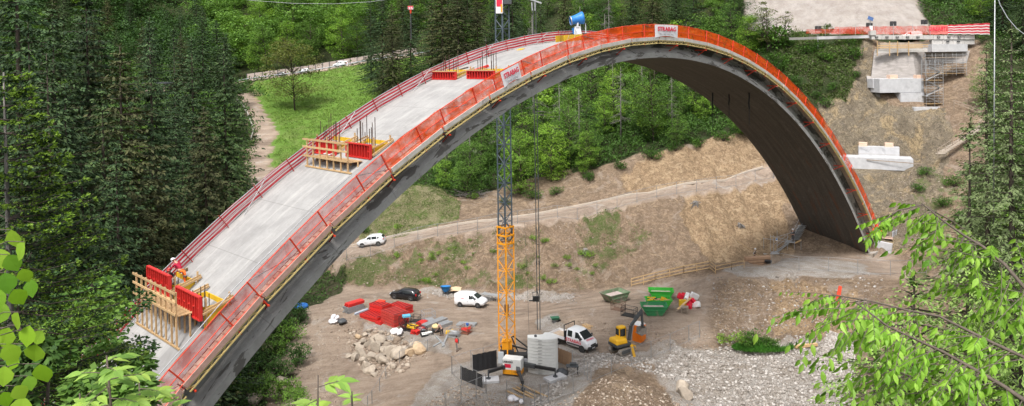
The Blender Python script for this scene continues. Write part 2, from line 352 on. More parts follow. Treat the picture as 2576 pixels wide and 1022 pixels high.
# tyre ruts across the yard and tracks on the winding road
ZZ=ZZ-.22*(np.abs(dw-.9)<.45)
def gz(x,y):
    i=int(np.clip(np.searchsorted(GX,x)-1,0,len(GX)-2)); j=int(np.clip(np.searchsorted(GY,y)-1,0,len(GY)-2))
    tx=min(max((x-GX[i])/(GX[i+1]-GX[i]),0),1); ty=min(max((y-GY[j])/(GY[j+1]-GY[j]),0),1)
    return float((ZZ[j,i]*(1-tx)+ZZ[j,i+1]*tx)*(1-ty)+(ZZ[j+1,i]*(1-tx)+ZZ[j+1,i+1]*tx)*ty)
def gnd(px,py,y0=50,y1=440):
    d=ray(px,py); d=d/d.y; Y=y0; last=None
    while Y<y1:
        x,z=d.x*Y,d.z*Y; h=z-gz(x,Y)
        if h<=0:
            a,b=last if last else Y-.5,Y
            a=Y-.5
            for _ in range(14):
                m_=(a+b)/2
                if d.z*m_-gz(d.x*m_,m_)<=0: b=m_
                else: a=m_
            return Vector((d.x*b,b,gz(d.x*b,b)))
        last=None; Y+=.5
    return pt(px,py,y1)
def sid(Mk,k=2): return smear(Mk,k)
nx,ny=len(GX),len(GY); V=np.stack([XX.ravel(),YY.ravel(),ZZ.ravel()],1)
ii=(np.arange(ny-1)[:,None]*nx+np.arange(nx-1)[None,:]).ravel(); Fq=np.stack([ii,ii+1,ii+nx+1,ii+nx],1)
def gmat():
    m,t,out=nt('ground_soil'); n=N(t); b=n.n('BsdfPrincipled'); b.inputs['Roughness'].default_value=.95; b.inputs['Specular IOR Level'].default_value=.15
    tc=n.n('TexCoord').outputs['Object']
    def at(nm):
        x=n.n('Attribute',attribute_name=nm); s=n.n('SeparateColor'); n.l(x.outputs['Color'],s.inputs[0]); return s.outputs
    m1,m2,m3=at('m1'),at('m2'),at('m3'); m4=at('m4')
    big=n.noise(tc,.12,4,.6); midn=n.noise(tc,.6,5,.65,.4); fine=n.noise(tc,3.5,5,.75); vf=n.noise(tc,11,3,.7)
    def msk(s,edge=.25):   # mask broken up by noise
        a=n.math('ADD',s,n.math('MULTIPLY',n.math('SUBTRACT',midn,.5),1.3)); a=n.math('ADD',a,n.math('MULTIPLY',n.math('SUBTRACT',fine,.5),.7))
        return n.ramp(a,[(.5-edge,0.0),(.5+edge,1.0)])
    soil=n.mix(n.ramp(midn,[(.3,0.0),(.7,1.0)]),(.36,.255,.17),(.2,.142,.098)); soil=n.mix(n.ramp(fine,[(.4,0.0),(.75,.6)]),soil,(.43,.35,.27)); soil=n.mix(n.ramp(fine,[(.25,.7),(.42,.0)]),soil,(.07,.052,.038))
    tan=n.mix(n.ramp(midn,[(.3,0.0),(.7,1.0)]),(.52,.375,.23),(.34,.235,.145)); tan=n.mix(n.ramp(fine,[(.35,.75),(.5,0.0)]),tan,(.17,.115,.07)); tan=n.mix(n.ramp(n.noise(n.scale(tc,1.2,1.2,.22),.9,5,.7,.6),[(.5,0.0),(.58,.65)]),tan,(.24,.165,.1)); tan=n.mix(n.ramp(vf,[(.55,0.0),(.75,.5)]),tan,(.52,.43,.31))
    rockc=n.mix(n.ramp(midn,[(.35,0.0),(.65,1.0)]),(.36,.29,.19),(.25,.215,.17)); rockc=n.mix(n.ramp(fine,[(.34,.85),(.5,0.0)]),rockc,(.12,.1,.075)); rockc=n.mix(n.ramp(n.noise(n.scale(tc,.5,.5,1.0),.55,5,.7,.8),[(.5,0.0),(.56,.8)]),rockc,(.2,.165,.12)); rockc=n.mix(n.ramp(n.noise(tc,.3,4,.6,.5),[(.52,0.0),(.6,.6)]),rockc,(.5,.37,.2)); rockc=n.mix(n.ramp(vf,[(.55,0.0),(.7,.6)]),rockc,(.47,.41,.31))
    grav=n.mix(n.ramp(vf,[(.35,0.0),(.6,1.0)]),(.27,.24,.21),(.58,.54,.5)); grav=n.mix(n.ramp(midn,[(.4,0.0),(.65,.75)]),grav,(.29,.235,.18))
    grass=n.mix(n.ramp(midn,[(.3,0.0),(.7,1.0)]),(.16,.29,.045),(.11,.21,.035)); grass=n.mix(n.ramp(fine,[(.5,0.0),(.75,.7)]),grass,(.24,.33,.09)); grass=n.mix(n.ramp(big,[(.52,0.0),(.62,.45)]),grass,(.2,.22,.08))
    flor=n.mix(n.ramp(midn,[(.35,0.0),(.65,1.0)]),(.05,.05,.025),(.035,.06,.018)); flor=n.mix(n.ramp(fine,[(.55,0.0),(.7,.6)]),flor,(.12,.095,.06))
    shotc=n.mix(n.ramp(midn,[(.3,0.0),(.7,1.0)]),(.46,.41,.37),(.34,.3,.27)); shotc=n.mix(n.ramp(n.noise(n.scale(tc,.35,.35,.12),1.2,4,.6),[(.45,0.0),(.7,.6)]),shotc,(.56,.52,.49))
    track=n.mix(n.ramp(n.noise(n.scale(tc,.25,1.0,1),.9,5,.7,.6),[(.35,0.0),(.62,1.0)]),(.5,.39,.3),(.31,.235,.18)); track=n.mix(n.ramp(fine,[(.45,0.0),(.8,.5)]),track,(.62,.53,.45))
    scrub=n.mix(n.ramp(fine,[(.35,0.0),(.6,1.0)]),(.07,.13,.022),(.2,.19,.1))
    drab=n.mix(n.ramp(fine,[(.35,0.0),(.6,1.0)]),(.17,.17,.075),(.3,.26,.16)) ; drab=n.mix(n.ramp(midn,[(.5,0.0),(.65,.8)]),drab,(.1,.16,.035))
    purple=n.mix(n.ramp(fine,[(.35,0.0),(.6,1.0)]),(.16,.12,.11),(.26,.21,.18))
    crk=n.math('ABSOLUTE',n.math('SUBTRACT',n.noise(n.scale(tc,1,1,.8),.8,6,.7,.7),.5)); crk=n.ramp(crk,[(.0,1.0),(.035,0.0)]); crk2=n.math('ABSOLUTE',n.math('SUBTRACT',n.noise(tc,2.2,5,.7,.5),.5)); crk2=n.ramp(crk2,[(.0,.8),(.045,0.0)])
    rockc=n.mix(n.math('MULTIPLY',crk,.8),rockc,(.075,.06,.045)); rockc=n.mix(n.math('MULTIPLY',crk2,.7),rockc,(.1,.08,.055)); tan=n.mix(n.math('MULTIPLY',crk,.55),tan,(.13,.085,.05)); tan=n.mix(n.math('MULTIPLY',crk2,.5),tan,(.15,.1,.06)); soil=n.mix(n.math('MULTIPLY',crk2,.45),soil,(.08,.058,.04))  # crack lines paint crevice shade into the colour, beyond what the bump gives
    stk=n.ramp(n.noise(n.scale(tc,1.6,1.6,.25),1.0,6,.72,.8),[(.47,0.0),(.55,1.0)]); soil=n.mix(n.math('MULTIPLY',stk,.55),soil,(.15,.105,.07)); stk2=n.ramp(n.noise(n.scale(tc,.8,.8,1.6),.9,6,.75,.8),[(.54,0.0),(.6,1.0)]); soil=n.mix(n.math('MULTIPLY',stk2,.5),soil,(.48,.36,.24)); tan=n.mix(n.math('MULTIPLY',stk2,.5),tan,(.6,.46,.3))  # dark streaks paint furrow shade into the soil; soft sun shows little relief
    pale=n.ramp(n.noise(tc,.28,6,.75,.8),[(.55,0.0),(.63,.6)]); soil=n.mix(pale,soil,(.4,.33,.27)); track=n.mix(pale,track,(.5,.45,.4))
    c=soil; c=n.mix(msk(m2[1],.12),c,tan); c=n.mix(msk(m3[1],.1),c,rockc); c=n.mix(m2[2],c,track)
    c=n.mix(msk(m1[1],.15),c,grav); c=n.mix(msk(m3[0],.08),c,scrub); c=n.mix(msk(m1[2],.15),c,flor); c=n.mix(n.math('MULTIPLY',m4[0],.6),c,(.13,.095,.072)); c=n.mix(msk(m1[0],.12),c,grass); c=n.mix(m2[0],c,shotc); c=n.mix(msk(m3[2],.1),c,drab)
    n.l(c,b.inputs['Base Color'])
    h=n.math('ADD',n.math('MULTIPLY',fine,1.0),n.math('MULTIPLY',vf,.45)); n.l(n.bump(h,1.0,.45),b.inputs['Normal'])
    n.l(b.outputs[0],out.inputs[0]); return m
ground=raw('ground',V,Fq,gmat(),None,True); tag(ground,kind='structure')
def attr(nm,a,b_,c):
    ca=ground.data.color_attributes.new(nm,'FLOAT_COLOR','POINT'); arr=np.ones((nx*ny,4),np.float32); arr[:,0]=a.ravel(); arr[:,1]=b_.ravel(); arr[:,2]=c.ravel(); ca.data.foreach_set('color',arr.ravel())
cutslope=inpoly([(850,650),(1400,552),(1560,520),(1640,600),(1450,735),(900,714),(820,690)],QX,QY)&(YY>100)&(YY<122)
scr=np.where(cutslope,.34+.5*np.clip(fbm(XX/6,YY/6,3,44)+.1,-.4,.6),0)+np.where(scrubR,.72,0)+np.where((QX>1560)&(QX<1700)&cutslope,-.15,0)
scr+=np.where(inpoly([(2300,430),(2480,440),(2560,700),(2300,700),(2290,600)],QX,QY)&(YY>90)&(YY<130),.45,0)
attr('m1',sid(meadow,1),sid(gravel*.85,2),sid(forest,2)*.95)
attr('m2',sid(shot,1),sid(cliff|tanslope|bare,2),np.clip(sid((yard&~gravel)*1.0,3)*.85+sid(accr|wind|highr,0),0,1))
rut=np.zeros(XX.shape)
for o_ in (-1.0,.9): rut=np.maximum(rut,np.clip(1-np.abs(dw-abs(o_)) /.6,0,1)*1.3)
for pl in ([(760,690),(850,722),(960,752),(1100,775),(1300,790),(1500,785),(1620,780)],[(780,712),(880,745),(930,800),(900,860),(800,930),(740,1020)],[(830,720),(960,770),(1100,800),(1250,830),(1400,905),(1560,905)],[(1240,800),(1380,770),(1500,752),(1600,728)],[(1000,770),(1100,850),(1130,930),(1060,1020)],[(1150,790),(1250,870),(1200,960)]):
    q_=[pz(x,y,-34) for x,y in pl]; dd=distline(q_); rut=np.maximum(rut,np.clip(1-np.abs(dd-.85)/.38,0,1)*.9); dd2=distline([p+Vector((2.6,1.9,0)) for p in q_]); rut=np.maximum(rut,np.clip(1-np.abs(dd2-.85)/.38,0,1)*.6)
da_=dr; rut=np.maximum(rut,np.clip(1-np.abs(da_-.8)/.4,0,1)*.7)
rut=rut*np.clip(.55+fbm(XX/3,YY/3,3,55)*1.2,0,1)
attr('m4',rut,rut*0,rut*0)
attr('m3',np.clip(sid(scr,1),0,1),sid(rock,1),sid(mound,1))
# ---------------------------------------------------------------- arch geometry
AX,AY,ATH,AZ=10.65602,74.51935,0.80474,1.67214
AK,AK4,AK3,AK6=0.00811,0.00151,-0.00761,0.00314
T0,T1,WT,WB=1.87195,0.00035,4.645,4.497
ac,as_=math.cos(ATH),math.sin(ATH)
def az(s): return AZ-AK*s*s-AK4*1e-4*s**4-AK3*1e-3*s**3-AK6*1e-8*s**6
def adz(s): return (az(s+.01)-az(s-.01))/.02
def AP(s,u,n):
    dz=adz(s); L=math.hypot(1,dz); s2=s-dz/L*n; z=az(s)+n/L
    return Vector((AX+s2*ac+u*as_, AY+s2*as_-u*ac, z))
AL=Vector((ac,as_,0)); AU=Vector((as_,-ac,0))   # along, lateral (towards viewer side)
def solve(px,py,n=0.0,s0=-56,s1=-5):   # arch surface point under a pixel (front-most)
    best=None
    for i in range(int((s1-s0)*4)):
        s=s0+i*.25
        # intersect the ray with the line of constant s: find u minimising px error
        a=proj(AP(s,-WT,n)); b=proj(AP(s,WT,n))
        t=((px-a[0])*(b[0]-a[0])+(py-a[1])*(b[1]-a[1]))/((b[0]-a[0])**2+(b[1]-a[1])**2)
        t=min(max(t,-.1),1.1); u=-WT+2*WT*t
        for _ in range(4):
            q=proj(AP(s,u,n)); q2=proj(AP(s,u+.01,n)); gx,gy=(q2[0]-q[0])*100,(q2[1]-q[1])*100
            u+=((px-q[0])*gx+(py-q[1])*gy)/(gx*gx+gy*gy)
        q=proj(AP(s,u,n)); e=math.hypot(q[0]-px,q[1]-py)+max(0,abs(u)-6)*30
        if best is None or e<best[0]: best=(e,s,u)
    return best[1],best[2]
def s_at_px(px,u,n,left=True):
    a,b=(-58,60)
    for _ in range(50):
        m_=(a+b)/2
        if proj(AP(m_,u,n))[0]<px: a=m_
        else: b=m_
    return (a+b)/2
def wg(s): return max(1.2,min(3.7+1.104*s/20,4.05))
def conc(name,base,kind):
    m,t,out=nt(name); n=N(t); b=n.n('BsdfPrincipled'); b.inputs['Roughness'].default_value=.8; b.inputs['Specular IOR Level'].default_value=.3
    uv=n.n('UVMap').outputs[0]; tc=n.n('TexCoord').outputs['Object']
    sx=n.n('SeparateXYZ'); n.l(uv,sx.inputs[0])
    f1=n.noise(tc,.7,5,.65,.3); f2=n.noise(tc,6,4,.6)
    if kind=='top':
        c=n.mix(n.ramp(f1,[(.3,0.0),(.7,1.0)]),(.335,.33,.32),(.25,.245,.24)); 
        st=n.noise(n.scale(uv,.25,1.6,1),1.3,4,.6); c=n.mix(n.ramp(st,[(.5,0.0),(.72,.55)]),c,(.42,.41,.39))
        c=n.mix(n.ramp(n.noise(tc,.35,5,.7,.8),[(.55,0.0),(.66,.45)]),c,(.2,.195,.19))
    elif kind=='shoulder':
        c=n.mix(n.ramp(f1,[(.3,0.0),(.7,1.0)]),(.27,.265,.26),(.2,.195,.19))
    elif kind=='side':
        c=n.mix(n.ramp(f1,[(.35,0.0),(.65,1.0)]),(.36,.35,.335),(.25,.245,.235))
        s1=n.noise(n.scale(uv,.28,.75,1),1.1,5,.65,.9); s1=n.math('ADD',s1,n.math('MULTIPLY',sx.outputs[1],.12)); c=n.mix(n.ramp(s1,[(.43,0.0),(.45,.85)]),c,(.045,.042,.038))
    elif kind=='flange':
        c=n.mix(n.ramp(f1,[(.35,0.0),(.65,1.0)]),(.42,.41,.395),(.33,.32,.305))
        s1=n.noise(n.scale(uv,.3,1.5,1),1.2,5,.65,.8); c=n.mix(n.ramp(s1,[(.56,0.0),(.575,.85)]),c,(.11,.1,.09))
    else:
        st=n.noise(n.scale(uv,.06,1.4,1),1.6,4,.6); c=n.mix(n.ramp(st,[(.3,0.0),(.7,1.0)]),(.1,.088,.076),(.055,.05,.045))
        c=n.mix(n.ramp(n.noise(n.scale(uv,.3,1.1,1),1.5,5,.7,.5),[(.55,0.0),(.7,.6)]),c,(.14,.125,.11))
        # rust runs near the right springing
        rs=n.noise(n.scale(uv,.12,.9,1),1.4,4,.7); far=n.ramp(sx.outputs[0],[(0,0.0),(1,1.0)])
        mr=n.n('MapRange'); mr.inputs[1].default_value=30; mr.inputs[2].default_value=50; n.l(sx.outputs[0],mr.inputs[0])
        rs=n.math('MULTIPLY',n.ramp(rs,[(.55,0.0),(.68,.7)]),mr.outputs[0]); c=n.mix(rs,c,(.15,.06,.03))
    # formwork joints
    if kind!='none':
        def line(o,per,wd,ph=0):
            a=n.math('DIVIDE',n.math('ADD',o,ph),per); a=n.math('FRACT',a); a=n.math('ABSOLUTE',n.math('SUBTRACT',a,.5)); return n.math('GREATER_THAN',a,.5-wd/per/2)
        j=n.math('MAXIMUM',line(sx.outputs[0],{'top':3.6,'shoulder':3.6,'side':4.6,'flange':4.6,'under':12.5}[kind],.05),line(sx.outputs[1],{'top':2.3,'shoulder':50,'side':50,'flange':50,'under':1.12}[kind],.03,1.1))
        c=n.mix(n.math('MULTIPLY',j,.35),c,(.12,.115,.11))
    c=n.mix(n.ramp(f2,[(.3,.25),(.5,0.0)]),c,(.2,.19,.18))
    n.l(c,b.inputs['Base Color']); n.l(n.bump(f2,.25,.05),b.inputs['Normal']); n.l(b.outputs[0],out.inputs[0]); return m
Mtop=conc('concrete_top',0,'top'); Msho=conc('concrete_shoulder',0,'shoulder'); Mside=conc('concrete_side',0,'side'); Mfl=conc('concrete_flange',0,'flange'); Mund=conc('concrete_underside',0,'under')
arch=empty('arch_bridge',(0,0,0),0,'huge pale concrete arch under construction spanning the whole valley above the building yard','bridge')
mb=MB(); mb.uv=[]
SS=[x*.6 for x in range(-100,103)]
segs=[('top',Mtop),('sh',Msho),('side',Mside),('flange',Mfl),('under',Mund)]
def section(s):
    t=T0+T1*s*s; g=wg(s)
    return [[(-WT,0),(g,0)],[(g,0),(4.2,-.16)],[(4.2,-.16),(4.12,-.55),(3.85,-.62),(3.85,-t+.95)],[(3.85,-t+.95),(WB,-t+.5),(WB,-t)],[(WB,-t),(-WB,-t)],[(-WB,-t),(-WB,-t+.5),(-3.9,-t+.9),(-3.9,-.6),(-WT,-.5),(-WT,0)]]
nseg=6; mi=[0,1,2,3,4,2]
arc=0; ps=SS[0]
for gi in range(nseg):
    base=len(mb.v); k=len(section(0)[gi])
    # resample wide faces
    for j,s in enumerate(SS):
        pl=section(s)[gi]; d=0
        for q,(u,nn) in enumerate(pl):
            mb.v.append(tuple(AP(s,u,nn))); mb.uv.append((s, u if gi in(0,1,4) else nn+ (0)))
    for j in range(len(SS)-1):
        for q in range(k-1):
            a=base+j*k+q; mb.f.append((a,a+k,a+k+1,a+1)); mb.m.append(mi[gi])
for s,rev in((SS[0],False),(SS[-1],True)):
    prof=[(-WT,0),(4.2,-.16),(4.1,-.6),(3.85,-.62)]+[(3.85,-(T0+T1*s*s)+.95),(WB,-(T0+T1*s*s)+.5),(WB,-(T0+T1*s*s)),(-WB,-(T0+T1*s*s))]
    b0=len(mb.v)
    for u,nn in prof: mb.v.append(tuple(AP(s,u,nn))); mb.uv.append((s,u))
    mb.f.append(tuple(range(b0,b0+8)) if rev else tuple(range(b0,b0+8))[::-1]); mb.m.append(2)
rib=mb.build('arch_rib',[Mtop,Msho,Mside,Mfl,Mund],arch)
# springing blocks at the right foot
mb=MB()
fc=pz(2120,700,-30.3)
s_=60; e0=AP(59.5,WB+.3,-4.4); e1=AP(59.5,-WB-.3,-4.4)
cen=AP(60,0,-2.3); 
mb.box((0,0,0),(3.4,10.2,1.7),0,frame((cen.x,cen.y,-31.0),AL,-AU,(0,0,1)))
mb.build('springing_block',mat('concrete_old',(.42,.39,.35),(.3,.27,.24),1.5,.9,.4,dirt=((.2,.16,.12),.5)),arch)
# black hoses hanging under the arch
for i,(px,py,L) in enumerate(((1793,235,4.2),(1837,237,2.6),(1881,237,3.8))):
    d=ray(px,py); # find under surface
    best=min(((abs(proj(AP(s,u,-(T0+T1*s*s)))[0]-px)+abs(proj(AP(s,u,-(T0+T1*s*s)))[1]-py),s,u) for s in [x*.4 for x in range(0,100)] for u in (-3.5,-2.5,-1.5,-.5,.5,1.5,2.5,3.5)))
    p=AP(best[1],best[2],-(T0+T1*best[1]**2))
    mb=MB(); mb.path([p+Vector((0,0,.02)),p+Vector((.03,0,-.6)),p+Vector((-.04,0,-1.2)),p+Vector((.02,0,-L*.5))],.09,6); mb.path([p+Vector((.02,0,-L*.5)),p+Vector((0,0,-L))],.04,5)
    o=mb.build('hanging_hose',mat('black_rubber',(.012,.012,.013),rough=.5)); tag(o,['black hose hanging from the arch underside, leftmost and longest of three','short looped black hose hanging from the arch underside, middle of three','black hose hanging from the arch underside, rightmost of three'][i],'hose','black hoses hanging under the arch')
# ---------------------------------------------------------------- far barrier, striped fabric
m,t,out=nt('striped_fabric'); n=N(t); b=n.n('BsdfPrincipled'); b.inputs['Roughness'].default_value=.7
uv=n.n('UVMap').outputs[0]; sx=n.n('SeparateXYZ'); n.l(uv,sx.inputs[0]); fr=n.math('FRACT',n.math('MULTIPLY',sx.outputs[1],4)); 
nn_=n.noise(n.n('TexCoord').outputs['Object'],1.5,4,.6); c=n.mix(n.math('GREATER_THAN',fr,.38),(.92,.88,.86),(.7,.02,.045)); c=n.mix(n.ramp(nn_,[(.4,0.0),(.7,.4)]),c,(.75,.4,.4)); n.l(c,b.inputs['Base Color'])
tr=n.n('BsdfTranslucent'); n.l(c,tr.inputs[0]); mx=n.n('MixShader'); mx.inputs[0].default_value=.45; n.l(b.outputs[0],mx.inputs[1]); n.l(tr.outputs[0],mx.inputs[2]); n.l(mx.outputs[0],out.inputs[0]); Mstr=m
Mredm=mat('red_steel',(.42,.025,.02),(.3,.02,.018),4,.5,rnd=.2); Mgalv=mat('galvanised_steel',(.48,.49,.5),(.33,.34,.35),6,.45,metal=.5); Mwood=mat('new_timber',(.6,.41,.21),(.45,.29,.14),3,.75,rnd=.2,stretch=(1,4,4)); Mwoodold=mat('grey_timber',(.4,.33,.26),(.27,.21,.16),3,.85,rnd=.2)
Mwhite=mat('white_plastic',(.75,.75,.74),(.66,.66,.65),2,.5)
sb=empty('striped_barrier',(0,0,0),0,'red and white striped fabric barrier along the far edge of the arch deck','barrier')
def ribbon(s0,s1,fu,fn0,fn1,k=6,step=.3,wob=.05,seed=1):
    mb=MB(); mb.uv=[]; S=[s0+(s1-s0)*i/max(1,round((s1-s0)/step)) for i in range(max(1,round((s1-s0)/step))+1)]
    for s in S:
        for j in range(k+1):
            v=j/k; w1=(vnoise(np.array([s*1.3]),np.array([v*2+seed]),seed)[0]-.5)*wob*2; w2=(vnoise(np.array([s*.8]),np.array([v*.5+9]),seed+5)[0]-.5)*wob*1.6
            mb.v.append(tuple(AP(s,fu(v)+w1,fn0+(fn1-fn0)*v+w2*(1 if j==k else .7)))); mb.uv.append((s,v))
    for i in range(len(S)-1):
        for j in range(k):
            a=i*(k+1)+j; mb.f.append((a,a+1,a+k+2,a+k+1)); mb.m.append(0)
    return mb
FT=.98
for i,(a,b_) in enumerate([(-54,-30),(-30,-6),(-6,14)]):
    ribbon(a,b_,lambda v:-WT+.05+.09*v,.03,FT,k=10,step=.35,wob=.07,seed=i).build('fabric_sheet',Mstr,sb,True)
s=-53
while s<14:
    mb=MB(); mb.bar(AP(s,-WT+.28,-.05),AP(s,-WT+.24,FT+.12),.07,.05); mb.build('post',Mredm,sb)
    s+=2.45
mb=MB()
for h,r in((FT,.03),(.5,.025)):
    mb.path([AP(x*1.2-54,-WT+.2,h) for x in range(57)],r,5)
mb.build('guard_rail',Mgalv,sb)
s=-52; i=0
while s<-4:
    mb=MB(); mb.tube(AP(s,-WT+.5,.02),AP(s+2.2,-WT+.3,.95),.028,5); mb.build('brace_tube',Mgalv,sb); s+=7.35; i+=1
# ---------------------------------------------------------------- near walkway with netting
NU=5.12; NT_=1.26; NB=-.56
def netmat(name,col,dens):
    m,t,out=nt(name); n=N(t); uv=n.n('UVMap').outputs[0]; sx=n.n('SeparateXYZ'); n.l(uv,sx.inputs[0]); tc=n.n('TexCoord').outputs['Object']
    nz=n.noise(tc,1.1,4,.65,.5)
    gx=n.math('ABSOLUTE',n.math('SUBTRACT',n.math('FRACT',n.math('MULTIPLY',sx.outputs[0],22)),.5)); gy=n.math('ABSOLUTE',n.math('SUBTRACT',n.math('FRACT',n.math('MULTIPLY',sx.outputs[1],24)),.5))
    g=n.math('GREATER_THAN',n.math('MAXIMUM',gx,gy),.40)
    al=n.math('ADD',n.math('ADD',n.math('MULTIPLY',g,dens*.4),dens*.28),n.math('MULTIPLY',n.ramp(nz,[(.3,0.0),(.7,1.0)]),dens*.85),clamp=True)
    d=n.n('BsdfDiffuse'); c=n.mix(n.ramp(nz,[(.3,0.0),(.7,1.0)]),col,tuple(x*.75 for x in col)); n.l(c,d.inputs[0]); tl=n.n('BsdfTranslucent'); n.l(c,tl.inputs[0])
    mx=n.n('MixShader'); mx.inputs[0].default_value=.4; n.l(d.outputs[0],mx.inputs[1]); n.l(tl.outputs[0],mx.inputs[2])
    tp=n.n('BsdfTransparent'); m2=n.n('MixShader'); n.l(al,m2.inputs[0]); n.l(tp.outputs[0],m2.inputs[1]); n.l(mx.outputs[0],m2.inputs[2]); n.l(m2.outputs[0],out.inputs[0]); return m
Mnet1=netmat('red_netting',(.72,.11,.085),.62); Mnet2=netmat('orange_netting',(1.0,.13,.02),.92)
Mredp=mat('bright_red_steel',(.72,.06,.025),(.6,.05,.02),5,.5); Myb=mat('yellow_timber_beam',(.62,.5,.22),(.5,.38,.15),3,.6)
Mplank=mat('walkway_plank',(.42,.34,.27),(.3,.24,.19),2,.85,.2); Mboard=mat('pale_board',(.55,.52,.47),(.42,.39,.35),1.5,.8,.2,dirt=((.25,.22,.2),.55))
wk=empty('cantilever_walkway',(0,0,0),0,'timber walkway with red and orange netting along the near side of the arch','walkway')
tops=[]
def zd(z0,x): return x/2+z0
for x in (850,): tops.append(425)
tops+= [552,622] + [639+x/2 for x in (0,180,320)] + [639+x/2 for x in (515,640,815,935,1098,1200,1345)] + [1278+x/2 for x in (160,295,375,500,575,685,850,910,1000,1060,1135,1190,1255)] + [1873+x/2 for x in (65,115,175,215,272,312,360,395,440,470,510,540,575,610)]
tops=sorted(set(tops)); sp=[s_at_px(x,NU,NT_) for x in tops]
sp=[sp[0]-4.6,sp[0]-2.3]+sp
# merge too-close posts, add posts up to the foot
q=[sp[0]]
for s in sp[1:]:
    if s-q[-1]>1.0: q.append(s)
while q[-1]<56.5: q.append(q[-1]+1.7)
sp=q; print('posts',len(sp),[round(b-a,1) for a,b in zip(sp,sp[1:])])
for i,s in enumerate(sp):
    mb=MB(); mb.bar(AP(s,NU-.05,NB-.12),AP(s,NU,NT_+.04),.075,.075); mb.build('post',Mredp,wk)
    if i%2==0:
        mb=MB(); mb.bar(AP(s,NU+.12,NB-.14),AP(s,3.9,NB-.14),.08,.09); mb.bar(AP(s,NU-.1,NB-.16),AP(s,3.9,NB-.9),.06,.07); mb.build('bracket',Mredp,wk)
for i in range(len(sp)-1):
    a,b_=sp[i],sp[i+1]; mt=Mnet1 if a<-33 else Mnet2
    ribbon(a,b_,lambda v:NU-.06-.03*v,-.16,NT_,k=5,step=.4,wob=.09,seed=50+i).build('safety_net',mt,wk,True)
mb=MB()
for h,r in((NT_,.028),(.62,.026),(.08,.026)): 
    mb.path([AP(s,NU-.02,h) for s in sp],r,5)
mb.build('guard_rail',Mredp,wk)
i=1
while i<len(sp)-1:
    mb=MB(); mb.tube(AP(sp[i],NU-.1,NT_),AP(sp[i+1],NU-.1,.1),.024,5); mb.build('brace_tube',mat('dark_tube',(.2,.17,.16),rough=.6) if i>14 else Mgalv,wk); i+=3
# chord segments of deck boards and lattice beam
st=sp[0]; 
while st<57:
    en=min(st+4.4,57.5)
    def CH(t,u,n): return AP(st,u,n).lerp(AP(en,u,n),t)
    sag=.0
    mb=MB()
    P8=[CH(t,u,n) for t in(.0,1) for (u,n) in((4.22,-.16),(NU+.02,-.16),(NU+.02,-.21),(4.22,-.21))]
    mb.add(P8,[(0,1,5,4),(1,2,6,5),(2,3,7,6),(3,0,4,7),(3,2,1,0),(4,5,6,7)]); mb.build('deck_board',Mplank,wk)
    # toe board: two stepped boards
    mb=MB(); P8=[CH(t,u,n) for t in(.01,.985) for (u,n) in((NU+.0,-.22),(NU+.07,-.22),(NU+.07,.10),(NU+.0,.10))]
    mb.add(P8,[(0,1,5,4),(1,2,6,5),(2,3,7,6),(3,0,4,7),(3,2,1,0),(4,5,6,7)]); mb.build('toe_board',Mboard if st>-36 else mat('pink_board',(.5,.33,.27),(.36,.22,.18),2,.8,.2),wk)
    mb=MB()
    for nn in (-.30,-.55):
        P8=[CH(t,u,n) for t in(.0,.97) for (u,n) in((NU-.06,nn),(NU+.05,nn),(NU+.05,nn+.075),(NU-.06,nn+.075))]
        mb.add(P8,[(0,1,5,4),(1,2,6,5),(2,3,7,6),(3,0,4,7),(3,2,1,0),(4,5,6,7)])
    k=12
    for j in range(k):
        a=CH(j/k*.97,NU,-.50 if j%2 else -.28); b2=CH((j+1)/k*.97,NU,-.28 if j%2 else -.50); mb.bar(a,b2,.05,.05)
    mb.build('lattice_beam',Myb,wk)
    st=en+.06 if en<57.4 else 99
# rungs on the steep left walkway
for i in range(0,60):
    s=-54+i*.38
    if s>-31: break
    mb=MB(); mb.bar(AP(s,4.3,-.12),AP(s,NU,-.12),.06,.05); mb.build('rung',Mplank,wk)
# handrail cable on the shoulder
mb=MB(); mb.path([AP(-54+.9*i,3.55-.02*i,.55+.03*math.sin(i)) for i in range(24)],.03,5); o=mb.build('steel_cable',Mgalv); tag(o,'long grey steel rope running up the grey shoulder of the arch beside the red netting','cable')
# banners with lettering
FONT=None
def text_mesh(name,s,size,mt,M,ext=.004,parent=None,bold=0,align='CENTER',sx=1):
    cu=bpy.data.curves.new(name,'FONT'); cu.body=s; cu.size=size; cu.extrude=ext; cu.offset=bold; cu.align_x=align; cu.align_y='CENTER'; cu.resolution_u=2
    o=bpy.data.objects.new(name+'_tmp',cu); COL.objects.link(o); dg=bpy.context.evaluated_depsgraph_get(); me=bpy.data.meshes.new_from_object(o.evaluated_get(dg)); bpy.data.objects.remove(o)
    me.name=name; me.materials.clear(); me.materials.append(mt); me.transform(M@Matrix.Diagonal((sx,1,1,1)))
    r=bpy.data.objects.new(name,me); COL.objects.link(r)
    if parent is not None: r.parent=parent
    return r
Mcloth=mat('white_cloth',(.78,.76,.77),(.68,.66,.69),1.2,.8,.5,bscale=2.5); Mlred=mat('lettering_red',(.72,.02,.06),rough=.6); Mlgrey=mat('lettering_grey',(.4,.4,.43),rough=.6)
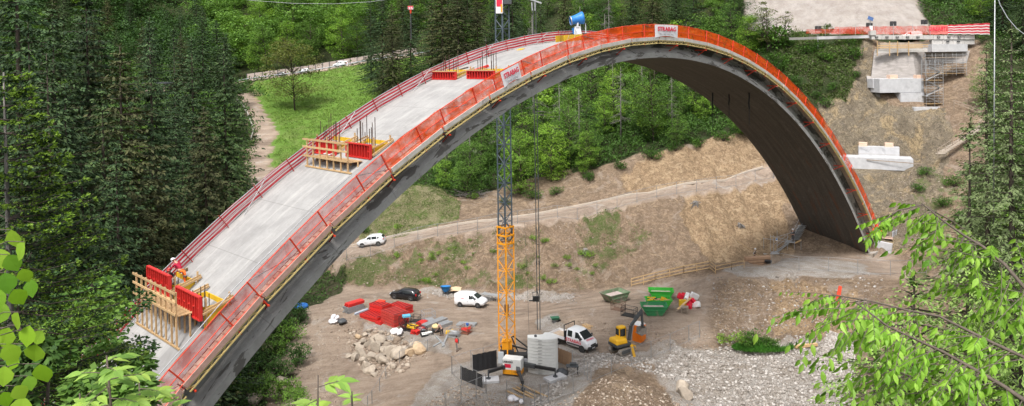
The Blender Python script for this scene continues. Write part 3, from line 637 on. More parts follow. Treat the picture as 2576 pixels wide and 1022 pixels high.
def banner(s0,s1,label,u=NU+.06,n0=.0,n1=1.22,drape=True):
    e=empty('banner',(0,0,0),0,label,'banner','white lettered banners on the red netting')
    mb=MB(); K=14; J=8
    for i in range(K+1):
        for j in range(J+1):
            v=j/J; s=s0+(s1-s0)*i/K; n=n0+(n1-n0)*v-(.16*abs(math.sin(i/K*math.pi*1.0))*(-1 if False else 1)*(1-v)*-1 if drape else 0)
            mb.v.append(tuple(AP(s,u+.05*math.sin(i*1.3)*(1-v)*.5+.03,n)))
    for i in range(K):
        for j in range(J): a=i*(J+1)+j; mb.f.append((a,a+1,a+J+2,a+J+1)); mb.m.append(0)
    mb.build('cloth',Mcloth,e,True)
    sm=(s0+s1)/2; P=AP(sm,u+.11,(n0+n1)/2); T=(AP(s1,u,.6)-AP(s0,u,.6)).normalized(); U=AU; Nn=U.cross(T); 
    Mx=frame(P,T,T.cross(-U)*-1 if False else U.cross(T)*-1 if U.cross(T).z<0 else U.cross(T),U)
    L=(AP(s1,u,.6)-AP(s0,u,.6)).length
    text_mesh('lettering','STRABAG',.52,Mlred,Mx@Matrix.Translation((0,.18,0)),.004,e,.018,sx=L/2.75)
    text_mesh('small_lettering','TEAMS WORK.',.24,Mlgrey,Mx@Matrix.Translation((0,-.3,0)),.004,e,.004,sx=L/2.55)
    return e
banner(s_at_px(1645,NU,NT_),s_at_px(1703,NU,NT_),'white lettered banner hung on the orange netting at the very top of the arch')
banner(s_at_px(1256,NU,NT_),s_at_px(1301,NU,NT_),'slanting white lettered banner lower down the orange netting left of the crown')
# ---------------------------------------------------------------- trees
Mbark=mat('bark',(.11,.085,.065),(.06,.048,.038),6,.95,.5,rnd=.3,stretch=(3,3,.6)); Mbarkg=mat('grey_bark',(.24,.22,.2),(.14,.13,.12),5,.95,.4,rnd=.3)
Lspr=leafmat('spruce_needles',[(.016,.038,.015),(.042,.084,.032),(.085,.14,.052),(.028,.062,.024)],.12,.75,.3)
Lsprb=leafmat('spruce_needles_brownish',[(.05,.062,.024),(.078,.09,.034),(.11,.115,.046),(.05,.06,.026)],.15,.75,.2)
Lbright=leafmat('bright_leaves',[(.14,.28,.03),(.22,.4,.05),(.3,.48,.075),(.11,.24,.03)],.35,.6,.2)
Lmid=leafmat('mid_green_leaves',[(.08,.17,.025),(.13,.26,.04),(.19,.34,.06),(.075,.17,.03)],.3,.6,.3)
Ldark=leafmat('dark_green_leaves',[(.03,.08,.017),(.05,.115,.025),(.075,.155,.034),(.04,.09,.024)],.25,.6,.25)
Lolive=leafmat('olive_leaves',[(.1,.125,.03),(.14,.165,.04),(.18,.2,.055),(.09,.12,.03)],.3,.6,.15)
Lpine=leafmat('pine_needles',[(.13,.18,.07),(.17,.23,.09),(.22,.28,.12),(.14,.19,.08)],.15,.75,.15)
Lbush=leafmat('bush_leaves',[(.045,.115,.018),(.07,.16,.025),(.1,.22,.035)],.3,.6,.3)
def leafquads(P,D,Nn,L,Wd,jit=0):
    # P base points (n,3), D direction, Nn side vector ; pointed quads
    tip=P+D*L[:,None]; midp=P+D*(L*.45)[:,None]; s=Nn*(Wd/2)[:,None]
    V=np.stack([P,midp+s,tip,midp-s],1).reshape(-1,3); return V
def norm(a): return a/np.maximum(np.linalg.norm(a,axis=1,keepdims=True),1e-9)
def crown_obj(name,V,mt,parent):
    F4=np.arange(len(V)).reshape(-1,4); return raw(name,V,F4,mt,parent)
def spruce(h,r,seed,mt,dens=1.4,base=.06,droop=.45,leaf=.62,sparse=0):
    g=np.random.default_rng(seed); root=empty('spruce_tree'); mb=MB(); pts=[(0,0,-1.2),(0,0,h*.5),(0,0,h)]
    mb.path([(0,0,-1.2),(.05,0,h*.3),(0,.05,h*.7),(0,0,h)],h*.0115,7,r2=.02)
    PP=[];DD=[];SS_=[];LL=[];WW=[]
    z=h*base
    while z<h*.99:
        t=z/h; br=r*(1-t)**.8*(.75+.25*min(1,t*6))+.15; nb=int(g.integers(6,9))
        if sparse and g.random()<sparse: z+=.6; continue
        a0=g.random()*6.28
        for k in range(nb):
            a=a0+k*6.283/nb+g.normal()*.2; L=br*g.uniform(.5,1.22); rise=.35*(t-.4); 
            if g.random()<.07: continue
            m_=max(4,int(L*3.3*dens)); q=np.sort(g.random(m_))*.92+.08
            ca,sa=math.cos(a),math.sin(a)
            x=q*L; zz=z+x*rise-droop*x*x/max(L,.5)*.55+droop*.25*x*(q**3)
            if k%2==0: mb.path([(0,0,z),(ca*L*.5,sa*L*.5,z+.5*L*rise-droop*.14*L),(ca*L*.9,sa*L*.9,z+.9*L*rise-droop*.3*L)],.035,3,r2=.01)
            for side in(-1,1,0):
                spread=np.full(m_,side*.85)+g.normal(0,.25,m_); d=np.stack([np.cos(a+spread),np.sin(a+spread),-g.uniform(.25,1.1,m_)*(1.1-q*.5)],1)
                p=np.stack([ca*x,sa*x,zz],1)+g.normal(0,.07,(m_,3)); 
                PP.append(p);DD.append(norm(d)); s=np.cross(norm(d),np.stack([g.normal(0,.5,m_),g.normal(0,.5,m_),np.ones(m_)],1)); SS_.append(norm(s)); LL.append(leaf*g.uniform(.5,1.15,m_)*(1.05-q*.4)*min(1,.4+L*.3)); WW.append(g.uniform(.1,.2,m_)*leaf*1.6)
        z+=g.uniform(.36,.62)*(.6+h/60)
    m_=40; p=np.zeros((m_,3)); p[:,2]=h*g.uniform(.955,1,m_); d=norm(np.stack([g.normal(0,1,m_),g.normal(0,1,m_),g.uniform(-.2,.9,m_)],1)); PP.append(p);DD.append(d);SS_.append(norm(np.cross(d,[0.1,0,1.])));LL.append(g.uniform(.15,.4,m_));WW.append(np.full(m_,.09))
    V=leafquads(*[np.concatenate(x) for x in(PP,DD,SS_,LL,WW)])
    mb.build('trunk',Mbark,root,True); crown_obj('crown',V,mt,root); return root
def decid(h,r,seed,mt,nclump=52,leaf=.33,per=105,low=.1,bark=None,name='broadleaf_tree',open_=0):
    g=np.random.default_rng(seed); root=empty(name); mb=MB(); lean=g.normal(0,.04*h,2)
    mb.path([(0,0,-1),(lean[0]*.3,lean[1]*.3,h*.4),(lean[0],lean[1],h*.86)],h*.013,7,r2=.03)
    V=[]
    for c in range(nclump):
        t=g.uniform(low,.97); a=g.random()*6.28; prof=math.sin(min(1,(t-low*.6)/(1-low*.6))*math.pi)**.6 if t<.97 else .1
        rad=r*prof*g.uniform(.25,1.08)**.7; cz=t*h; cx=lean[0]*t+math.cos(a)*rad; cy=lean[1]*t+math.sin(a)*rad; cr=r*g.uniform(.2,.42)*(.6 if open_ else 1)
        mb.path([(lean[0]*t,lean[1]*t,cz-rad*.55),((cx+lean[0]*t)/2,(cy+lean[1]*t)/2,cz-rad*.15),(cx,cy,cz)],.012*h*.3+.02,4,r2=.015)
        n_=int(per*g.uniform(.6,1.3)); dirs=norm(g.normal(size=(n_,3))); rr_=g.uniform(.35,1,n_)**.6; P=dirs*rr_[:,None]*np.array([cr*1.25,cr*1.25,cr*.62])+np.array([cx,cy,cz])
        P[:,2]-= (P[:,0]-cx)**2/cr*.12+(P[:,1]-cy)**2/cr*.12
        d=norm(np.stack([dirs[:,0]+g.normal(0,.5,n_),dirs[:,1]+g.normal(0,.5,n_),g.uniform(-.75,.25,n_)],1)); s=norm(np.cross(d,np.stack([g.normal(0,.35,n_),g.normal(0,.35,n_),np.ones(n_)],1)))
        V.append(leafquads(P,d,s,leaf*g.uniform(.6,1.3,n_),leaf*g.uniform(.45,.8,n_)))
    mb.build('trunk',bark or Mbark,root,True); crown_obj('crown',np.concatenate(V),mt,root); return root
def bush(r,h,seed,mt,n_=500,leaf=.2,name='bush'):
    g=np.random.default_rng(seed); root=empty(name); mb=MB()
    for k in range(7):
        a=k*.9; mb.path([(0,0,-.2),(math.cos(a)*r*.4,math.sin(a)*r*.4,h*.5),(math.cos(a)*r*.7,math.sin(a)*r*.7,h*.85)],.02*h+.01,4,r2=.008)
    V=[]
    for k in range(9):
        c=np.array([g.normal(0,r*.42),g.normal(0,r*.42),h*g.uniform(.25,.8)]); cr=r*.42; m_=n_//9
        dirs=norm(g.normal(size=(m_,3))); P=dirs*(g.uniform(.3,1,m_)**.5)[:,None]*cr*np.array([1,1,.8])+c; P[:,2]=np.maximum(P[:,2],.02)
        d=norm(dirs+g.normal(0,.5,(m_,3))); s=norm(np.cross(d,g.normal(0,.3,(m_,3))+np.array([0,0,1.]))); V.append(leafquads(P,d,s,leaf*g.uniform(.6,1.3,m_),leaf*g.uniform(.4,.7,m_)))
    mb.build('stems',Mbark,root); crown_obj('foliage',np.concatenate(V),mt,root); return root
def bare_tree(h,seed):
    g=np.random.default_rng(seed); root=empty('bare_tree'); mb=MB(); mb.path([(0,0,-1),(.1,0,h*.5),(0,.1,h)],h*.011,6,r2=.03); mb.build('trunk',Mbarkg,root,True); mb=MB()
    for k in range(46):
        t=g.uniform(.3,.98); a=g.random()*6.28; L=h*.16*(1.15-t); z=t*h; e=(math.cos(a)*L,math.sin(a)*L,z-L*g.uniform(-.1,.5)); mb.path([(0,0,z),(e[0]*.5,e[1]*.5,(z+e[2])/2+.1),e],.04,3,r2=.012)
        for j in range(4):
            f=g.uniform(.4,1); b=(e[0]*f,e[1]*f,z+(e[2]-z)*f); mb.path([b,(b[0]+g.normal(0,.35),b[1]+g.normal(0,.35),b[2]-g.uniform(0,.6))],.015,3,r2=.006)
    mb.build('branches',Mbarkg,root); return root
KIND={}
def proto(k,fn,lab,cat,grp): KIND.setdefault(k,[]).append([fn,lab,cat,grp,False])
SPL='dark spruce tree in the dense forest left of the arch'; 
for i,(h,r,mt,sd) in enumerate(((30,8.2,Lspr,1),(26,7.6,Lspr,2),(33,8.4,Lspr,3),(28,6.4,Lspr,6))): proto('spruce',spruce(h,r,sd,mt),'tall dark green spruce standing among the forest trees','spruce tree','dark spruces of the valley forest')
for i,(h,r,mt,sd) in enumerate(((24,7.0,Lsprb,4),(27,7.2,Lsprb,5))): proto('brspruce',spruce(h,r,sd,mt),'brownish green spruce with drooping branches in the forest','spruce tree','brownish spruces of the valley forest')
for i,(h,r,mt,sd) in enumerate(((15,4.2,Lbright,11),(12,3.8,Lbright,12))): proto('bright',decid(h,r,sd,mt),'bright spring green broadleaf tree in the hillside forest','broadleaf tree','bright broadleaf trees of the hillside forest')
for i,(h,r,mt,sd) in enumerate(((14,4.3,Lmid,13),(17,4.4,Lmid,14),(10,3.6,Lmid,15))): proto('mid',decid(h,r,sd,mt),'mid green broadleaf tree in the hillside forest','broadleaf tree','mid green broadleaf trees of the hillside forest')
for i,(h,r,mt,sd) in enumerate(((16,4.6,Ldark,16),)): proto('darkd',decid(h,r,sd,mt),'deep green broadleaf tree in the shade of the forest','broadleaf tree','dark broadleaf trees of the forest')
proto('olive',decid(17,6,21,Lolive,60,.4,110,.2),'','','')
proto('olive2',decid(10,3.2,22,Lolive,26,.3,60,.25,open_=1,name='young_tree'),'thin yellowish young tree on the forest slope','broadleaf tree','yellowish young trees on the slopes')
proto('bare',bare_tree(17,31),'leafless grey tree standing at the forest edge','bare tree','leafless grey trees of the forest')
proto('bushA',bush(1.6,2.2,41,Lbush,700,.26),'green leafy bush growing on the slope','bush','bushes growing on the slopes')
proto('bushB',bush(1.1,1.2,42,Lbright,420,.22),'small bright green bush growing on the cut slope','bush','small bright bushes on the cut slopes')
def place(kind,p,rz=None,sc=1,label=None,group='keep',szr=None):
    lst=KIND[kind]; e=lst[random.randrange(len(lst))]
    if kind!='x' : e=min(lst,key=lambda q:(q[4],random.random()))
    rz=random.uniform(0,6.28) if rz is None else rz
    root=e[0]; fresh=not e[4]
    s3=(sc*random.uniform(.92,1.08),)*2+(sc*random.uniform(.94,1.06) if szr is None else szr,)
    if fresh: o=root; e[4]=True; o.location=p; o.rotation_euler=(0,0,rz); o.scale=s3
    else: o=copy_tree(root,p,rz,s3)
    o['label']=label or e[1]; o['category']=e[2] or 'tree'
    if group=='keep' and e[3] and not label: o['group']=e[3]
    elif 'group' in o and label: del o['group']
    if label and group!='keep' and group: o['group']=group
    return o
def on(x,y,dz=-.15): return Vector((x,y,gz(x,y)+dz))
CNT={}
PLACED=[]
def free(x,y,d): return all((x-a)**2+(y-b)**2>d*d for a,b in PLACED)
def tree_px(kind,px,top,Y,hproto=None,label=None,group='keep'):
    """stand a tree at distance Y whose top reaches the pixel (px,top)"""
    T=pt(px,top,Y); z=gz(T.x,T.y); lst=KIND[kind]; e=min(lst,key=lambda q:q[4]); 
    h=max(v[2] for v in e[0].children[0].bound_box); sc=max(.25,(T.z-z)/h); o=place(kind,Vector((T.x,T.y,z-.2)),None,sc,label,group); PLACED.append((T.x,T.y)); return o
def scat(n_,cond,kinds,dmin,sc=(.8,1.2),xr=(-190,190),yr=(55,330),group='keep'):
    c=0
    for _ in range(n_*60):
        if c>=n_: break
        x=random.uniform(*xr); y=random.uniform(*yr)
        z=gz(x,y); px,py,_y=proj((x,y,z))
        if not(-250<px<2850) or not cond(x,y,px,py): continue
        if not free(x,y,dmin): continue
        k=random.choices([q[0] for q in kinds],[q[1] for q in kinds])[0]
        place(k,Vector((x,y,z-.2)),None,random.uniform(*sc)); PLACED.append((x,y)); c+=1
    return c
# individually placed spruces on the left
for px,top,Y,k in ((40,-60,70,'spruce'),(130,-50,78,'spruce'),(215,-30,84,'spruce'),(70,60,60,'spruce'),(160,120,62,'spruce'),(300,60,72,'brspruce'),(255,150,64,'spruce'),(375,40,92,'spruce'),(345,440,66,'brspruce'),(290,340,60,'spruce'),
     (435,10,140,'spruce'),(480,62,118,'spruce'),(440,210,108,'spruce'),(560,-5,120,'spruce'),(568,60,205,'spruce'),(512,265,92,'brspruce'),(475,330,98,'spruce'),(410,250,84,'spruce'),(390,130,100,'spruce'),(120,260,52,'spruce'),(200,300,54,'spruce'),(45,200,48,'spruce'),(395,480,74,'brspruce'),(460,430,82,'spruce'),(500,470,76,'spruce')):
    tree_px(k,px,top,Y)
# far spruces behind the meadow and behind the crown
for px,top,Y,k in ((960,-20,225,'spruce'),(985,10,220,'brspruce'),(930,-40,240,'spruce'),(1030,-30,232,'spruce'),(1110,-60,205,'brspruce'),(1150,-60,200,'brspruce'),(1085,-10,215,'spruce'),(1200,-30,205,'brspruce'),(1310,20,190,'spruce'),(1360,-20,195,'spruce'),(1420,-40,195,'brspruce'),(1590,-70,190,'spruce'),(1640,-60,185,'brspruce'),(1700,-70,185,'spruce'),(1745,-50,182,'spruce')):
    tree_px(k,px,top,Y)
tree_px('olive',738,85,215,label='lone olive green tree with forked trunk on the meadow below the upper road')
def forestL(x,y,px,py): return px<640 and y>85 and not (abs(x+0)<0) and dwin(x,y)>5 and not(px>560 and 130<y<262)
def dwin(x,y): return min((Vector((x,y,0))-Vector((p.x,p.y,0))).length for p in WR[::3])
def nearbridge(x,y,m_=7):
    s=(x-AX)*ac+(y-AY)*as_; u=(x-AX)*as_-(y-AY)*ac
    return abs(u)<m_ and -60<s<64
def hill(x,y,px,py): return 1090<px<1900 and 128<y<260 and py<(525-(px-1200)*.27) and not nearbridge(x,y,7) and not(px>1860 and y>145)
print('hill',scat(85,lambda x,y,px,py:hill(x,y,px,py) and y<150,[('mid',5),('bright',2.5),('darkd',2),('olive2',1),('bushA',2)],2.7,(.4,.95)))
print('hill2',scat(88,lambda x,y,px,py:hill(x,y,px,py) and y>=146,[('mid',5),('bright',3),('darkd',3),('olive2',1),('spruce',.8),('bare',.9)],3.7,(.6,1.0)))
print('hill3',scat(34,lambda x,y,px,py:880<px<1900 and 175<y<330 and not inpoly([(640,205),(1150,110),(1150,420),(640,440)],np.array(px),np.array(py)) and not(px>1800 and y<200),[('mid',4),('bright',2),('darkd',2),('spruce',4),('brspruce',3),('bare',1.5)],5.0,(.8,1.1)))
print('road',scat(46,lambda x,y,px,py:560<px<1200 and 272<y<345,[('mid',5),('bright',5),('darkd',2),('spruce',.7),('olive2',2)],4.8,(.8,1.4)))
print('left',scat(75,lambda x,y,px,py:px<655 and 96<y<320 and x<-28 and not(px>500 and y<165) and not inpoly([(560,200),(760,180),(760,440),(610,470),(585,330)],np.array(px),np.array(py)),[('spruce',5),('mid',1.5),('bright',1),('darkd',3),('brspruce',2)],8,(.7,1.1)))
print('leftlow',scat(18,lambda x,y,px,py:px<650 and 56<y<96 and not nearbridge(x,y,9),[('mid',4),('darkd',5),('bright',1)],5,(.5,.8)))
print('under',scat(16,lambda x,y,px,py:590<px<770 and 60<y<86 and 740<py and nearbridge(x,y,30) ,[('mid',3),('darkd',3)],3.2,(.35,.5)))
print('right',scat(30,lambda x,y,px,py:2455<px<2800 and 85<y<200 and py<620,[('spruce',3),('mid',3),('darkd',2),('bright',1)],6,(.4,.7)))
print('topright',scat(26,lambda x,y,px,py:2340<px<2800 and 165<y<260,[('mid',4),('darkd',4),('spruce',1)],4.2,(.7,1.1)))
def mass(nm,lab,n_,cond,dmin,mt,hr,xr=(-240,240),yr=(130,425),seed=5):
    src=decid(12,4,900+seed,mt,30,.5,60,.08); M0=[c for c in src.children if c.name.startswith('crown')][0].data; nv=len(M0.vertices); A_=np.empty(nv*3,np.float32); M0.vertices.foreach_get('co',A_); A_=A_.reshape(-1,3)
    for c in list(src.children): bpy.data.objects.remove(c)
    bpy.data.objects.remove(src); VV=[]; c=0
    for _ in range(n_*60):
        if c>=n_: break
        x=random.uniform(*xr); y=random.uniform(*yr); z=gz(x,y); px,py,_y=proj((x,y,z))
        if not(-150<px<2750) or not cond(x,y,px,py) or not free(x,y,dmin): continue
        PLACED.append((x,y)); a=random.uniform(0,6.28); k=random.uniform(*hr); ca,sa=math.cos(a)*k,math.sin(a)*k; VV.append(np.stack([A_[:,0]*ca-A_[:,1]*sa+x,A_[:,0]*sa+A_[:,1]*ca+y,A_[:,2]*k*random.uniform(.9,1.1)+z],1)); c+=1
    V=np.concatenate(VV); o=raw(nm,V,np.arange(len(V)).reshape(-1,4),mt); tag(o,lab,'wood',kind='stuff'); return c
print('m3',mass('hilltop_wood','dense green wood on the hill above the upper road at upper left',260,lambda x,y,px,py:(y>285 and 500<px<1250),4.2,Lmid,(1.2,1.9),xr=(-200,60),yr=(285,445),seed=7))
print('m4',mass('dark_hill_wood','dark green wood behind the spruces at the upper left',170,lambda x,y,px,py:(y>225 and px<=520),4.8,Ldark,(1.2,1.9),xr=(-260,-30),yr=(225,445),seed=8))
notmeadow=lambda px,py: not inpoly([(560,215),(640,200),(1150,110),(1150,430),(600,470)],np.array(px),np.array(py))
print('m1',mass('far_wood','mid green far-off wood on the hills behind the upper road and the arch',210,lambda x,y,px,py:y>150 and ((px>1080 and px<1880 and not(px>1780 and y<200)) or px<560 or y>275) and not nearbridge(x,y,7),4.0,Lmid,(.8,1.25)))
print('m2',mass('bright_far_wood','bright green far-off wood among the darker trees on the hills',110,lambda x,y,px,py:y>165 and ((px>1080 and px<1880 and not(px>1780 and y<200)) or (px<560 and y>230) or y>275) and not nearbridge(x,y,7),4.0,Lbright,(.7,1.15),seed=6))
for px,top,Y in ((1180,240,140),(1255,200,150),(1310,150,146),(1405,190,140),(1455,230,136),(1560,170,140),(1615,130,145),(1690,190,138),(1120,300,150),(1340,60,150),(1460,10,175),(1530,0,185),(1520,30,180)): tree_px('bare',px,top,Y)
for px,top,Y,l in ((1930,-10,158,'open bright green tree beside the crown of the arch'),(1975,20,160,'slim bright tree left of the sprayed concrete slope')): tree_px('olive2',px,top,Y,label=l)
for px,top,Y,k in ((1895,0,163,'mid'),(1880,30,160,'bright'),(1915,40,161,'mid'),(1945,55,159,'bushA'),(1860,-40,170,'darkd'),(2350,30,176,'mid'),(2330,-30,180,'darkd')): tree_px(k,px,top,Y)
for px,py in ((1985,105),(2055,115),(2030,125),(2140,105),(2145,140),(2150,185),(2075,140),(1960,150),(2000,205),(2050,235),(2100,215),(2020,255),(2075,260),(1950,170)):
    p=gnd(px,py+12,120,175); place('bushA',p,None,random.uniform(.8,1.5))
for _ in range(46):
    px=random.uniform(900,1540); py=random.uniform(590,715)
    if py<640-(px-900)*.17+12: continue
    if 1180<px<1300 and py>640: continue
    p=gnd(px,py,98,124); place('bushB',p,None,random.uniform(.25,.7))
for px,py,k,sc in ((1890,868,'bushA',.9),(1930,878,'bushA',.8),(1860,862,'bushB',.9),(1820,860,'bushB',.8),(2400,470,'bushA',1.),(2330,440,'bushA',.8),(2370,520,'bushA',.9),(2420,560,'bushA',1.1),(2460,520,'bushA',1.3),(2540,560,'bushA',2.2),(2310,480,'bushA',.7),(1000,575,'bushB',.7),(915,585,'bushA',.6),(960,590,'bushB',.6),(1190,500,'bushB',1.),(1400,490,'bushA',.8),(1340,500,'bushA',.9),(1270,515,'bushA',.7),(1480,455,'bushA',.9),(1560,425,'bushA',.8),(1640,400,'bushA',1.),(1700,380,'bushA',.9),(1760,370,'bushA',.9),(1820,355,'bushA',1)):
    p=gnd(px,py,60,175); place(k,p,None,sc)
for k,l in KIND.items():
    for e in l:
        if not e[4]:
            for c in list(e[0].children): bpy.data.objects.remove(c)
            bpy.data.objects.remove(e[0])
# ---------------------------------------------------------------- helpers for placing
Z_=Vector((0,0,1))
def along(p0,p1,flip=False):
    """matrix on the ground: x from p0 to p1, y away from the viewer; returns (matrix,length)"""
    a=gnd(*p0) if len(p0)==2 else Vector(p0); b=gnd(*p1) if len(p1)==2 else Vector(p1); d=b-a; L=math.hypot(d.x,d.y); x=Vector((d.x,d.y,0)).normalized(); y=Z_.cross(x)
    m_=frame(a,x,y,Z_); m_.translation.z=min(a.z,b.z) if not flip else (a.z+b.z)/2; return m_,L
Mred=mat('formwork_red',(.72,.035,.03),(.58,.03,.025),3,.5,rnd=.25,dirt=((.3,.12,.09),.62)); Mredsh=mat('formwork_red_shade_dark',(.13,.01,.01),(.09,.008,.008),3,.6)  # darker red copy paints recess shade behind ribs; also colours dark cage parts
Myel=mat('formwork_yellow',(.75,.47,.02),(.62,.38,.02),2,.55,dirt=((.4,.28,.08),.66)); Mreb=mat('rebar',(.04,.028,.024),(.08,.04,.025),5,.8); Mblack=mat('black_metal',(.022,.022,.024),(.035,.034,.034),4,.5); Mdgrey=mat('dark_grey_metal',(.075,.08,.085),(.05,.055,.06),4,.5)
Mconc=mat('concrete_new',(.5,.5,.51),(.4,.4,.41),1.2,.85,.2,dirt=((.3,.3,.31),.58)); Morange=mat('crane_orange',(.86,.36,.015),(.76,.3,.012),3,.45); Mcdark=mat('crane_dark_steel',(.07,.095,.115),(.05,.065,.08),3,.5); Mcwhite=mat('crane_white',(.78,.78,.75),(.7,.7,.68),2,.5,dirt=((.45,.43,.4),.66))
Mglass=mat('dark_glass',(.02,.025,.028),(.03,.035,.035),2,.08,spec=.6); Mtyre=mat('tyre',(.02,.02,.02),(.035,.033,.03),8,.9); Mrim=mat('wheel_rim',(.42,.42,.43),(.3,.3,.31),8,.35,metal=.6)
# ---------------------------------------------------------------- formwork on the arch deck
def panel(e,M,Wp,Hp,name='formwork_panel'):
    mb=MB(); d=.2
    mb.box((0,d*.5+.02,Hp/2),(Wp-.1,.03,Hp-.06),1,M)  # back plate coloured dark as painted shade in the recesses
    for x in (-Wp/2+.04,Wp/2-.04): mb.box((x,0,Hp/2),(.08,d,Hp),0,M)
    for z in (.04,Hp-.04): mb.box((0,0,z),(Wp-.16,d-.006,.08),0,M)
    k=max(4,int(Wp/.3))
    for i in range(1,k): mb.box((-Wp/2+Wp*i/k,.012,Hp/2),(.055,d-.03,Hp-.16),0,M)
    for i in range(k):
        if i in(0,k-1) or Hp>1 and i%2: mb.box((-Wp/2+Wp*(i+.5)/k,.012,Hp*.5),(Wp/k-.06,d-.05,.05),0,M)
    return mb.build(name,[Mred,Mredsh],e)
def deckframe(s,u,n=0):
    return frame(AP(s,u,n),AU,AL,Z_)     # x to the near side, y up the slope, z up
def rebar_cluster(s,u,wx,wy,h,label,extra=None):
    e=empty('rebar_cluster',AP(s,u,0),0,label,'rebar','rebar clusters on the arch'); M=deckframe(s,u)
    for i in range(4):
        for j in range(3):
            if (i in(1,2)) and j==1: continue
            mb=MB(); x=-wx/2+wx*i/3+random.uniform(-.03,.03); y=-wy/2+wy*j/2; hh=h*random.uniform(.7,1.15)
            mb.tube(M@Vector((x,y,-.3+y*.6)),M@Vector((x+random.uniform(-.02,.02),y,hh+y*.5)),.028,5); o=mb.build('bar',Mreb,e); o.matrix_parent_inverse=e.matrix_world.inverted() if False else Matrix.Translation(-e.location)
    mb=MB()
    for z in(.12,.3): mb.box((0,-wy/2,z),(wx,.012,.012),0,M); mb.box((0,wy/2,z),(wx,.012,.012),0,M)
    o=mb.build('tie',Mreb,e); o.matrix_parent_inverse=Matrix.Translation(-e.location)
def E0(label,cat,name,group=None): return empty(name,(0,0,0),0,label,cat,group)
def fsite(bl,br,Hp,idx,names,box=True,dz=0.0,rb=1.1):
    s0,u0=solve(*bl); s1,u1=solve(*br); s=(s0+s1)/2; u=(u0+u1)/2; Wp=abs(u1-u0); M=deckframe(s,u); M=M@Matrix.Translation((0,0,dz))
    e=E0(names[0],'formwork','formwork_panel_unit','red formwork panels on the arch'); panel(e,M,Wp,Hp)
    mb=MB(); mb.bar(M@Vector((-Wp/2,-.1,Hp+.03)),M@Vector((Wp/2,-.1,Hp+.03)),.07,.07) if idx==2 else None
    if mb.v: mb.build('waling',Mwood,e)
    # yellow box boards behind the panel, braces along the sides
    b=E0(names[1],'formwork','yellow_formwork_box','yellow formwork boxes on the arch'); sl=adz(s); kk=.5 if Hp>1.2 else .86
    Lb=1.5; bh=.55 if Hp>.8 else .42
    for sx in(-1,1):
        x=sx*(Wp/2-.22); mb=MB()
        P=[M@Vector((x,.25,.02+sl*.25-dz)),M@Vector((x,Lb,.02+sl*Lb-dz)),M@Vector((x,Lb,max(sl*Lb-dz+.12,Hp*kk))),M@Vector((x,.25,Hp*kk))]
        Q=[p+AU*.05 for p in P]; mb.add(P+Q,[(0,1,2,3),(7,6,5,4),(0,4,5,1),(1,5,6,2),(2,6,7,3),(3,7,4,0)]); mb.build('side_board',Myel,b)
    mb=MB(); mb.box((0,Lb+.04,max(.1+sl*Lb-dz,Hp*(kk-.2))),(Wp-.4,.05,.35),0,M); mb.build('back_board',Myel,b)
    mb=MB(); mb.box((0,.24,Hp*(kk-.14)),(Wp-.45,.04,Hp*.3),0,M); mb.build('front_board',Myel,b)
    for sx in(-1,1):
        mb=MB(); x=sx*(Wp/2+.02); mb.bar(M@Vector((x,.1,Hp*.25)),M@Vector((x,Lb+.4,sl*(Lb+.4)-dz+.1)),.07,.12); mb.bar(M@Vector((x-.1,.1,Hp*(kk-.15))),M@Vector((x-.1,Lb+.4,sl*(Lb+.4)-dz+.2)),.06,.1)
        mb.build('brace_plank',Mwood,b)
    for (x,y,h) in ((Wp/2-.15,.35,1.25),(-Wp/2+.2,.5,1.1),(.2,.25,1.05),(Wp/2-.1,Lb+.2,1.3)):
        h=h*(.58 if Hp>1.2 else 1); mb=MB(); mb.box((x,y,Hp*h/2+.1-dz/2),(.09,.09,Hp*h+.2+dz),0,M); mb.build('stud',Mwood,b)
    rebar_cluster(s+.75/math.hypot(1,sl),u,Wp*.5,.5,Hp+rb,names[2])
    return s,u,M,Wp
f1=fsite((447.7,810),(509.4,840),1.35,0,('red formwork panel on the lower arch, right of the bottommost pair','yellow formwork box behind the right panel of the bottommost pair on the arch','short rebar cluster in the right yellow box of the bottommost pair'),rb=.25,dz=.8)
f2=fsite((371.7,757),(427.5,787),1.35,0,('red formwork panel below the worker, left of the bottommost pair','yellow formwork box beneath the worker in orange trousers','short rebar cluster beside the worker in orange trousers'),rb=.1,dz=.8)
g1=fsite((868,398),(937,400),1.0,1,('red formwork panel beside the timber platform halfway up the arch, right one','yellow formwork box behind the right panel halfway up the arch','tall rebar cluster in the right box halfway up the arch'))
g2=fsite((780,386),(845,390),1.0,1,('red formwork panel behind the timber railing halfway up the arch','yellow formwork box behind the timber railing halfway up the arch','tall rebar cluster behind the timber railing by the striped barrier'))
h1=fsite((1175.7,199),(1244,199),.66,2,('red formwork panel near the striped barrier high on the arch, right of the topmost pair','yellow formwork box behind the right panel of the topmost pair','rebar cluster rising from the right box of the topmost pair'))
h2=fsite((1084,201),(1147.5,201),.66,2,('red formwork panel high on the arch, left of the topmost pair','yellow formwork box behind the left panel of the topmost pair','rebar cluster rising from the left box of the topmost pair'))
